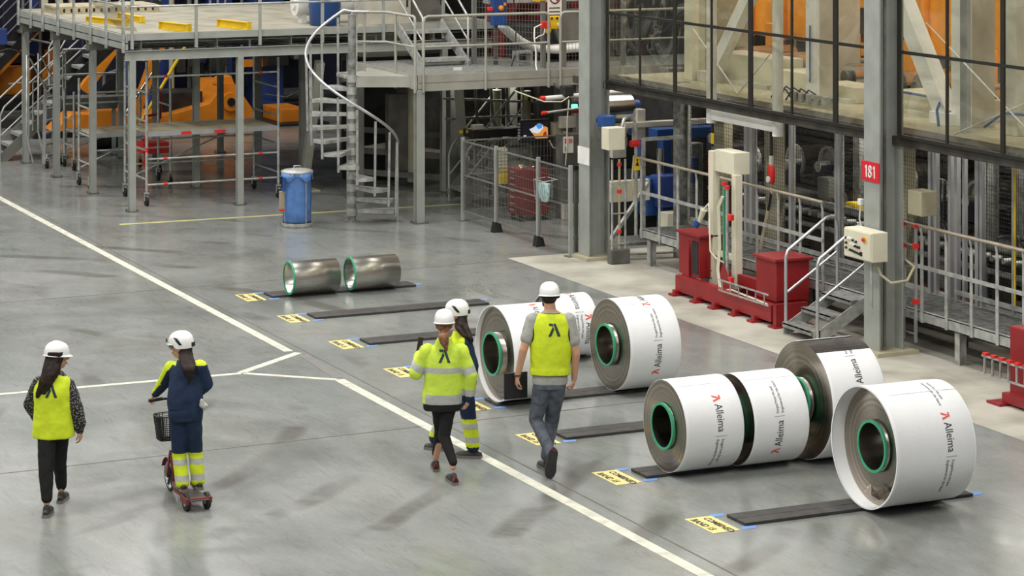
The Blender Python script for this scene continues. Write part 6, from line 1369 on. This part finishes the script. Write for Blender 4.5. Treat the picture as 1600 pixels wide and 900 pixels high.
sleeve_and_hand(bd, S_L, E_L, W_L, H_L, (.2, .2, -1), 1, .95, s=.95); sleeve_and_hand(bd, S_R, E_R, W_R, W_R+Vector((-.06, .06, -.02)), (0, .3, -1), -1, .9, s=.95)
head_parts(e, bd, hed, 72, -4, 'climb', 'hairb', True)
fuse(bd, 'body', 'skin', e, .0065, 4)
b = MB(); torso(b, [(P(290, 656, .3), .16, .12, YB), (pel, .165, .125, YB), (wai, .14, .11, YB)]); chain(b, [hL, kL, aL+Vector((0, 0, .05))], [.095, .07, .068]); chain(b, [hR, kR, aR+Vector((0, 0, .05))], [.095, .07, .068])
def tp(c):
    z = c.z
    if .16 < z < .47:
        return 2 if (.215 < z < .27 or .36 < z < .415) else 1
    return 0
tr = fuse(b, 'trousers', ['navy', 'lime', 'refl'], e, .008, 6, pick=tp, wrinkle=.012)
b = MB(); b.bev(-.15, -.05, -.0, .01, 0, .1, .005)
b = MB(); torso(b, [(P(289, 638, .3), .165, .125, YB), (wai, .168, .125, YB), (che, .16, .12, YB), (sho, .14, .09, YB), (nek+Vector((0, 0, .015)), .065, .065, YB)]); chain(b, [S_L, E_L, W_L], [.072, .064, .042]); chain(b, [S_R, E_R, W_R], [.075, .07, .045])
nl = (E_L-S_L).normalized()
def jp(c):
    # lime strip on top of the left sleeve and both shoulders
    if c.x < S_L.x+.03 and c.z > .95:
        a_, b_ = (S_L, E_L) if c.z > E_L.z else (E_L, W_L)
        dd = b_-a_; t = max(0, min(1, (Vector(c)-a_).dot(dd)/dd.length_squared)); q = a_+dd*t; nn = Vector((-.75, -.25, .6)).normalized()
        if (Vector(c)-q).dot(nn) > .03 and (Vector(c)-q).length > .03: return 1
    if c.z > S_L.z+.045 and abs(c.x-nek.x) > .07: return 1
    return 0
j2 = fuse(b, 'jacket', ['navy', 'lime'], e, .008, 5, pick=jp, wrinkle=.015)
b = MB(); torso(b, [(hed+Vector((.03, -.02, .05)), .08, .08, 0), (hed+Vector((.04, -.03, -.04)), .07, .07, 0), (P(294, 572, .2), .07, .05, 0), (P(297, 584, .17), .05, .03, 0), (P(298, 594, .17), .025, .015, 0)]); torso(b, [(P(290, 572, .22), .04, .03, 0), (P(294, 590, .17), .02, .012, 0), (P(294, 598, .17), .01, .01, 0)]); fuse(b, 'hair', 'hairb', e, .007, 3, wrinkle=.02)
b = MB(); chain(b, [P(315, 626, .2), P(316, 633, .2), P(320, 637, .2)], [.018, .028, .02]); chain(b, [P(317, 629, .22), P(322, 634, .2)], [.015, .02]); b.build('work_glove', 'refl', e, True)
dkz = .125
yv = Vector((-math.sin(math.radians(20)), math.cos(math.radians(20)), 0))
for a_ in (aL, aR): shoe(e, a_, Vector((a_.x, a_.y, dkz))+yv*.16, heel_up=Vector((a_.x, a_.y, dkz))-yv*.05, ln=.25, w_=.045)
finish(e, P)
# scooter
Ps = P; r0 = Ps(304, 798, .09); r0.z = 0
sc_ = thing('kick_scooter', (0, 0, 0), 'dark red three-wheeled kick scooter with black front basket under the woman', 'scooter')
MT['maroon'] = mat('maroon_paint', (112, 40, 40), .4, 0, .1, 5)
part('deck', 'maroon', sc_, lambda b: (b.poly([(-.10, .0, .085), (.10, .0, .085), (.085, .36, .085), (.05, .5, .12), (-.05, .5, .12), (-.085, .36, .085)], (0, 0, .03)), b.bar((0, .48, .11), (0, .56, .3), .05, .05, up=(0, 1, 0))))
part('deck_grip', 'rubber', sc_, lambda b: b.box(-.08, .08, .02, .36, .115, .125))
part('rear_guard', 'maroon', sc_, lambda b: (b.bev(-.125, .125, -.13, -.02, .09, .125, .01), b.bev(-.13, -.10, -.14, .05, .07, .13, .01), b.bev(.10, .13, -.14, .05, .07, .13, .01))); part('guard_pad', 'rubber', sc_, lambda b: b.poly([(-.095, -.15, .10), (.095, -.15, .10), (.095, -.04, .135), (-.095, -.04, .135)], (0, 0, .006)))
for x in (-.1, .1):
    q = part('wheel', 'rubberd', sc_, lambda b: b.cyl((x-.018, -.06, .078), (x+.018, -.06, .078), .078, 24)); part('hub', 'alu', q, lambda b: b.cyl((x-.021, -.06, .078), (x+.021, -.06, .078), .035, 16))
q = part('wheel', 'rubberd', sc_, lambda b: b.tube([(0, .72+.14*math.cos(a), .155+.14*math.sin(a)) for a in [k*2*PI/36 for k in range(36)]], .016, 8, True))
part('rim', 'alu', q, lambda b: b.pipe((-.014, .72, .155), (.014, .72, .155), .128, .118, 32)); part('spoke_wheel', 'black', q, lambda b: (b.cyl((-.03, .72, .155), (.03, .72, .155), .028, 14), [b.bar((0, .72, .155), (0, .72+.12*math.cos(a), .155+.12*math.sin(a)), .012, .022, up=(1, 0, 0)) for a in [k*PI/3 for k in range(6)]]))
part('mudguard', 'maroon', sc_, lambda b: b.loft([[Vector((x, .72+r*math.cos(a), .155+r*math.sin(a))) for x, r in ((-.035, .165), (.035, .165), (.035, .172), (-.035, .172))] for a in [math.radians(t) for t in range(20, 200, 12)]], smooth=False))
part('fork', 'maroon', sc_, lambda b: (b.bar((-.035, .72, .155), (-.035, .62, .4), .014, .03, up=(0, 1, 0)), b.bar((.035, .72, .155), (.035, .62, .4), .014, .03, up=(0, 1, 0)), b.bar((-.04, .62, .4), (.04, .62, .4), .03)))
part('stem', 'maroon', sc_, lambda b: (b.cyl((0, .63, .36), (0, .53, .9), .022, 14), b.bar((0, .5, .12), (0, .62, .36), .045, .05, up=(0, 1, 0))))
part('handlebar', 'black', sc_, lambda b: (b.tube([(-.27, .47, .945), (-.12, .53, .94), (0, .54, .92), (.12, .53, .94), (.2, .5, .945)], .012, 8), b.cyl((0, .535, .88), (0, .535, .93), .026, 12))); 
for s in (-1, 1): part('hand_grip', 'black', sc_, lambda b: b.cyl((s*.15, .52, .943), (s*(.255-.035*s), .478, .945), .017, 12)); 
def bask(b):
    n = 46
    for z, sx, sy in ((.52, .118, .087), (.56, .123, .092), (.60, .13, .098), (.64, .135, .1015), (.68, .14, .1045), (.72, .145, .108), (.50, .115, .085), (.54, .12, .09), (.58, .127, .095), (.62, .133, .1), (.66, .138, .103), (.70, .143, .106), (.735, .147, .11)):
        b.tube([(sx*math.copysign(abs(math.cos(a))**.5, math.cos(a)), .74+sy*math.copysign(abs(math.sin(a))**.5, math.sin(a)), z) for a in [k*2*PI/24 for k in range(24)]], .003 if z < .73 else .006, 5, True)
    for k in range(n):
        a = k*2*PI/n; cx, sy = math.copysign(abs(math.cos(a))**.5, math.cos(a)), math.copysign(abs(math.sin(a))**.5, math.sin(a))
        b.bar((.115*cx, .74+.085*sy, .50), (.147*cx, .74+.11*sy, .735), .006)
    b.box(-.11, .11, .66, .82, .497, .503)
    for k in range(7): b.bar((-.11, .655+.03*k, .505), (.11, .655+.03*k, .505), .004)
part('basket', 'black', sc_, bask)
part('basket_bracket', 'black', sc_, lambda b: b.bar((0, .6, .58), (0, .67, .58), .03))
sc_.location = P.root+CR*r0.x+CF*r0.y; sc_.location.z = 0; sc_.rotation_euler.z = -YAW+math.radians(26)
# ---------------------------------------------------------------- 3: ponytailed worker in lime jacket
P = Pose(25.05, 694); e = person(P, 'ponytailed worker in lime jacket with silver bands and black leggings, seen from behind')
S_L, S_R = P(668, 548, .2), P(720, 548, .2); E_L, W_L, H_L = P(650, 583, .2), P(655, 556, .42), P(657, 545, .47); E_R, W_R, H_R = P(735, 587, .16), P(732, 622, .2), P(729.5, 640, .22)
hL, hR = P(685, 622, .2), P(702, 622, .19); kL, aL = P(688, 674, .36), P(681, 716, .52); kR, aR = P(694, 682, .16), P(708, 730, .02)
pel, wai, che, sho, nek, hed = P(693, 617, .2), P(693, 595, .2), P(694, 565, .2), P(694, 545, .2), P(694, 532, .21), P(694, 506, .23)
bd = MB(); torso(bd, [(pel, .14, .1, 0), (wai, .115, .09, 0), (che, .13, .1, 0), (sho, .12, .07, 0), (nek, .05, .05, 0)]); capsule(bd, nek-Vector((0, 0, .03)), hed-Vector((0, .02, .04)), .05, .047)
chain(bd, [hL, kL, aL], [.07, .048, .031]); chain(bd, [hR, kR, aR], [.07, .048, .031])
sleeve_and_hand(bd, S_R, E_R, W_R, H_R, (-1, .2, 0), -1, .7, s=.95); sleeve_and_hand(bd, S_L, E_L, W_L, H_L, (.9, .3, .3), 1, .8, s=.95)
head_parts(e, bd, hed, 6, -4, 'brim', 'hairl'); fuse(bd, 'body', 'skin', e, .0065, 4)
b = MB(); torso(b, [(P(693, 634, .2), .15, .11, 0), (pel, .15, .11, 0), (wai, .13, .1, 0)]); chain(b, [hL, kL, aL+Vector((0, 0, .05))], [.085, .058, .042]); chain(b, [hR, kR, aR+Vector((0, 0, .05))], [.085, .06, .042]); fuse(b, 'leggings', 'blackc', e, .008, 6, wrinkle=.008)
b = MB(); torso(b, [(P(691, 640, .2), .185, .13, 0), (P(691, 630, .2), .19, .135, 0), (P(692, 615, .2), .18, .13, 0)]); fuse(b, 'undershirt', 'blackc', e, .009, 5, wrinkle=.012)
b = MB(); torso(b, [(P(691, 629, .2), .196, .14, 0), (P(692, 612, .2), .2, .145, 0), (wai, .19, .14, 0), (che, .185, .135, 0), (P(694, 548, .2), .165, .1, 0), (P(694, 538, .2), .1, .08, 0), (P(694, 528, .21), .068, .068, 0)]); chain(b, [S_L, E_L, W_L], [.075, .07, .054]); chain(b, [S_R, E_R, W_R], [.078, .07, .054])
zb1, zb2 = P(693, 582, 0).z, P(693, 623, .0).z
cuff = seg_pick(E_R, W_R, [(.55, .86, 1), (.86, 1.6, 2)])
sl = seg_pick(S_L, E_L, [(.62, .9, 1)])
def kp(c):
    if c.x > S_R.x+.012:
        if c.z < zb1-.06: return cuff(c)
        if seg_pick(S_R, E_R, [(.68, .95, 1)])(c) and c.z < S_R.z: return 1
        return 0
    if c.x < S_L.x-.02: return sl(c) if c.z < S_L.z else 0
    if c.z < zb2+.02: return 1
    if zb1-.027 < c.z < zb1+.027: return 1
    return 0
j3 = fuse(b, 'jacket', ['lime2', 'refl', 'navy'], e, .008, 5, pick=kp, wrinkle=.014)
decal(j3, MARK, P(695, 553, .2), .12, .125, 'jacket_mark', mat('dark_green_print_2', (24, 56, 58), .7), j3)
b = MB(); torso(b, [(hed+Vector((0, -.02, .05)), .083, .09, 0), (hed+Vector((0, -.03, -.03)), .08, .075, 0), (hed+Vector((0, -.07, -.06)), .03, .03, 0)]); torso(b, [(hed+Vector((0, -.1, -.05)), .03, .03, 0), (P(693, 522, .07), .05, .04, 0), (P(694, 532, .05), .048, .035, 0), (P(696, 542, .04), .03, .025, 0), (P(698, 549, .05), .012, .012, 0)]); fuse(b, 'hair', 'hairl', e, .007, 3, wrinkle=.02)
gp = Vector((0, 0, 0))
shoe(e, aR, Vector((P(704, 750, 0).x-.02, .17, 0)), ln=.25, w_=.042, red='redd'); shoe(e, aL, Vector((P(678, 730, .5).x, .71, 0)), ln=.25, w_=.042, red='redd')
finish(e, P)
b = MB(); q = [H_L+Vector((-.05, .03, -.06)), H_L+Vector((.0, .03, -.07)), H_L+Vector((.03, .05, .1)), H_L+Vector((-.02, .05, .11))]
b.poly(q, (.0, .01, .0)); o = b.build('tablet', 'black'); tag(o, 'small black tablet held up in the left hand of the ponytailed worker', 'tablet'); o.location = P.root; o.rotation_euler.z = -YAW
# ---------------------------------------------------------------- 4: worker in navy behind
P = Pose(26.1, 722); e = person(P, 'worker in white helmet and navy overalls standing behind the ponytailed worker, facing left')
YB = 68
S_N, S_F = P(727, 536, -.06), P(712, 534, .28); E_N, W_N, H_N = P(738, 572, -.08), P(737, 606, -.02), P(735, 620, .0); E_F, W_F, H_F = P(700, 568, .32), P(690, 592, .3), P(684, 600, .3)
hN, hF = P(724, 600, .02), P(716, 600, .18); kN, aN = P(733, 654, .02), P(739, 700, .0); kF, aF = P(697, 648, .26), P(680, 688, .34)
pel, wai, che, sho, nek, hed = P(721, 592, .1), P(722, 572, .1), P(720, 550, .1), P(720, 530, .1), P(718, 519, .1), P(714, 490, .1)
bd = MB(); torso(bd, [(pel, .14, .1, YB), (wai, .115, .09, YB), (che, .13, .1, YB), (sho, .12, .07, YB), (nek, .05, .05, YB)]); capsule(bd, nek-Vector((0, 0, .03)), hed-Vector((0, .0, .04)), .05, .047)
chain(bd, [hN, kN, aN], [.075, .05, .033]); chain(bd, [hF, kF, aF], [.075, .05, .033])
sleeve_and_hand(bd, S_N, E_N, W_N, H_N, (-.3, .9, 0), 1, .6, s=.95); sleeve_and_hand(bd, S_F, E_F, W_F, H_F, (0, -1, 0), -1, .6, s=.95)
head_parts(e, bd, hed, 78, -3, 'climb', 'hairb'); fuse(bd, 'body', 'skin', e, .0065, 4)
b = MB(); torso(b, [(P(721, 606, .1), .155, .12, YB), (pel, .16, .125, YB), (wai, .14, .11, YB)]); chain(b, [hN, kN, aN+Vector((0, 0, .03))], [.1, .08, .075]); chain(b, [hF, kF, aF+Vector((0, 0, .03))], [.1, .08, .072])
def tq(c):
    z = c.z-(.0 if c.x > -.05 else .03)
    if .12 < z < .40: return 2 if (.165 < z < .22 or .30 < z < .355) else 1
    return 0
fuse(b, 'trousers', ['navy', 'lime', 'refl'], e, .008, 6, pick=tq, wrinkle=.014)
b = MB(); torso(b, [(P(721, 604, .1), .165, .125, YB), (wai, .165, .125, YB), (che, .165, .12, YB), (sho, .15, .09, YB), (nek+Vector((0, 0, .015)), .065, .065, YB)]); chain(b, [S_N, E_N, W_N], [.075, .068, .045]); chain(b, [S_F, E_F, W_F], [.075, .068, .045])
fuse(b, 'jacket', ['navy', 'lime'], e, .008, 5, pick=lambda c: 1 if (c.z > S_N.z-.06 and c.x < .03) or (c.x < -.03 and c.z > che.z) else 0, wrinkle=.012)
b = MB(); torso(b, [(hed+Vector((.03, 0, .05)), .08, .085, 0), (hed+Vector((.045, -.02, -.03)), .06, .075, 0), (P(722, 512, .0), .07, .07, 0), (P(729, 524, -.06), .055, .06, 0), (P(733, 532, -.08), .03, .03, 0)]); torso(b, [(P(724, 505, -.02), .04, .04, 0), (P(735, 527, -.12), .025, .02, 0), (P(738, 536, -.12), .01, .01, 0)]); fuse(b, 'hair', 'hairb', e, .008, 3, wrinkle=.02)
shoe(e, aN, Vector((P(712, 712, 0).x, .04, 0)), ln=.27, w_=.047, heel_up=Vector((aN.x+.03, .0, 0))); shoe(e, aF, Vector((P(663, 700, .36).x, .40, 0)), ln=.26, w_=.047, heel_up=Vector((aF.x+.04, .34, 0)))
finish(e, P)
# ---------------------------------------------------------------- 5: man in lime vest
P = Pose(25.43, 858); e = person(P, 'man in white helmet, lime vest and grey jeans walking in front of the coils')
S_L, S_R = P(833, 500, .1), P(888, 500, .1); E_L, W_L, H_L = P(818, 546, .05), P(808.5, 588, .12), P(806, 606, .14); E_R, W_R, H_R = P(900, 553, .06), P(897, 592, .14), P(893, 614, .17)
hL, hR = P(848, 604, .1), P(869, 604, .1); kL, aL = P(837, 655, .16), P(860, 708, -.13); kR, aR = P(862, 658, .3), P(853, 712, .2)
pel, wai, che, sho, nek, hed = P(859, 594, .1), P(860, 568, .1), P(861, 530, .1), P(861, 500, .1), P(860, 484, .11), P(858, 463, .14)
bd = MB(); torso(bd, [(pel, .15, .11, 0), (wai, .14, .11, 0), (che, .165, .115, 0), (sho, .16, .08, 0), (nek, .06, .06, 0)]); capsule(bd, nek-Vector((0, 0, .03)), hed-Vector((0, .02, .04)), .06, .056)
chain(bd, [hL, kL, aL], [.085, .055, .038]); chain(bd, [hR, kR, aR], [.085, .055, .038])
sleeve_and_hand(bd, S_L, E_L, W_L, H_L, (1, .3, 0), 1, .75, (.05, .043, .03), 1.05); sleeve_and_hand(bd, S_R, E_R, W_R, H_R, (-1, .3, 0), -1, 1.1, (.05, .043, .03), 1.08)
head_parts(e, bd, hed, 22, -4, 'brim', None, True, 'hairb'); fuse(bd, 'body', 'skin', e, .0065, 4)
b = MB(); torso(b, [(hed+Vector((0, -.02, .03)), .079, .098, 0), (hed+Vector((0, -.035, -.02)), .076, .078, 0), (hed+Vector((0, -.03, -.06)), .05, .05, 0)]); fuse(b, 'hair', 'hairb', e, .007, 3)
b = MB(); torso(b, [(P(859, 606, .1), .165, .125, 0), (pel, .165, .125, 0), (wai, .15, .12, 0)]); chain(b, [hL, kL, aL], [.1, .072, .055]); chain(b, [hR, kR, aR], [.1, .072, .055]); fuse(b, 'jeans', 'jeans', e, .008, 6, wrinkle=.014)
b = MB(); torso(b, [(P(860, 599, .1), .178, .13, 0), (pel, .178, .13, 0), (wai, .17, .13, 0), (che, .185, .13, 0), (sho, .17, .09, 0), (nek-Vector((0, 0, .01)), .07, .07, 0)]); chain(b, [S_L, S_L+(E_L-S_L)*.62], [.078, .07]); chain(b, [S_R, S_R+(E_R-S_R)*.62], [.078, .07]); fuse(b, 't_shirt', 'tee', e, .008, 5, wrinkle=.012)
b = MB(); torso(b, [(P(859.5, 584, .1), .207, .15, 0), (P(860, 576, .1), .206, .15, 0), (wai, .2, .145, 0), (P(861, 540, .1), .214, .15, 0), (P(861, 512, .1), .212, .13, 0), (P(861, 496, .1), .18, .1, 0), (P(861, 488, .1), .085, .08, 0)])
for s_ in (-1, 1): pass
def vp_(c):
    if c.z < P(860, 583, .1).z: return 1
    if c.z > P(861, 489, .1).z: return 1
    return 0
v5 = fuse(b, 'vest', ['lime', 'blackc'], e, .008, 5, pick=vp_, wrinkle=.012)
decal(v5, MARK, P(866, 512, .1), .125, .125, 'vest_mark', mat('dark_green_print_3', (22, 52, 56), .7), v5)
for s_, sh_ in ((-1, S_L), (1, S_R)):
    pl = [[(.5+s_*x, z) for x, z in ((.47, 1), (.5, 1), (.455, .72), (.44, .45), (.46, .2), (.5, .05), (.47, .05), (.43, .2), (.41, .45), (.425, .72))]]
    decal(v5, pl, P(861, 518, .1), .41, .21, 'edge_binding', 'blackc', v5)
b = MB(); b.tube([W_L+Vector((.032*math.cos(a), .032*math.sin(a), .012)) for a in [k*PI/6 for k in range(12)]], .009, 6, True); b.build('wrist_watch', 'black', e, True)
shoe(e, aR, Vector((P(845, 735, .2).x-.01, .38, 0)), ln=.29, w_=.05)
shoe(e, aL, P(858, 749, -.2)*1-Vector((0, 0, P(858, 749, -.2).z-.01)), 'shoe', 'shoe', ln=.28, w_=.052, heel_up=aL+Vector((.03, -.09, .02)), red='redd')
finish(e, P)
f_ = thing('folder', (0, 0, 0), 'black folder with small white tag in the left hand of the vest man', 'folder')
b = MB(); c = H_L+Vector((.03, .03, .02)); b.bev(-.012, .012, -.16, .09, -.13, .13, .004)
b.v = [Matrix.Rotation(-1.15, 4, 'Z') @ v + c for v in b.v]; b.build('cover', 'black', f_)
b = MB(); b.box(-.02, -.0125, -.14, -.09, -.11, -.05); b.v = [Matrix.Rotation(-1.15, 4, 'Z') @ v + c for v in b.v]; b.build('tag_label', 'white', f_)
f_.location = P.root; f_.rotation_euler.z = -YAW
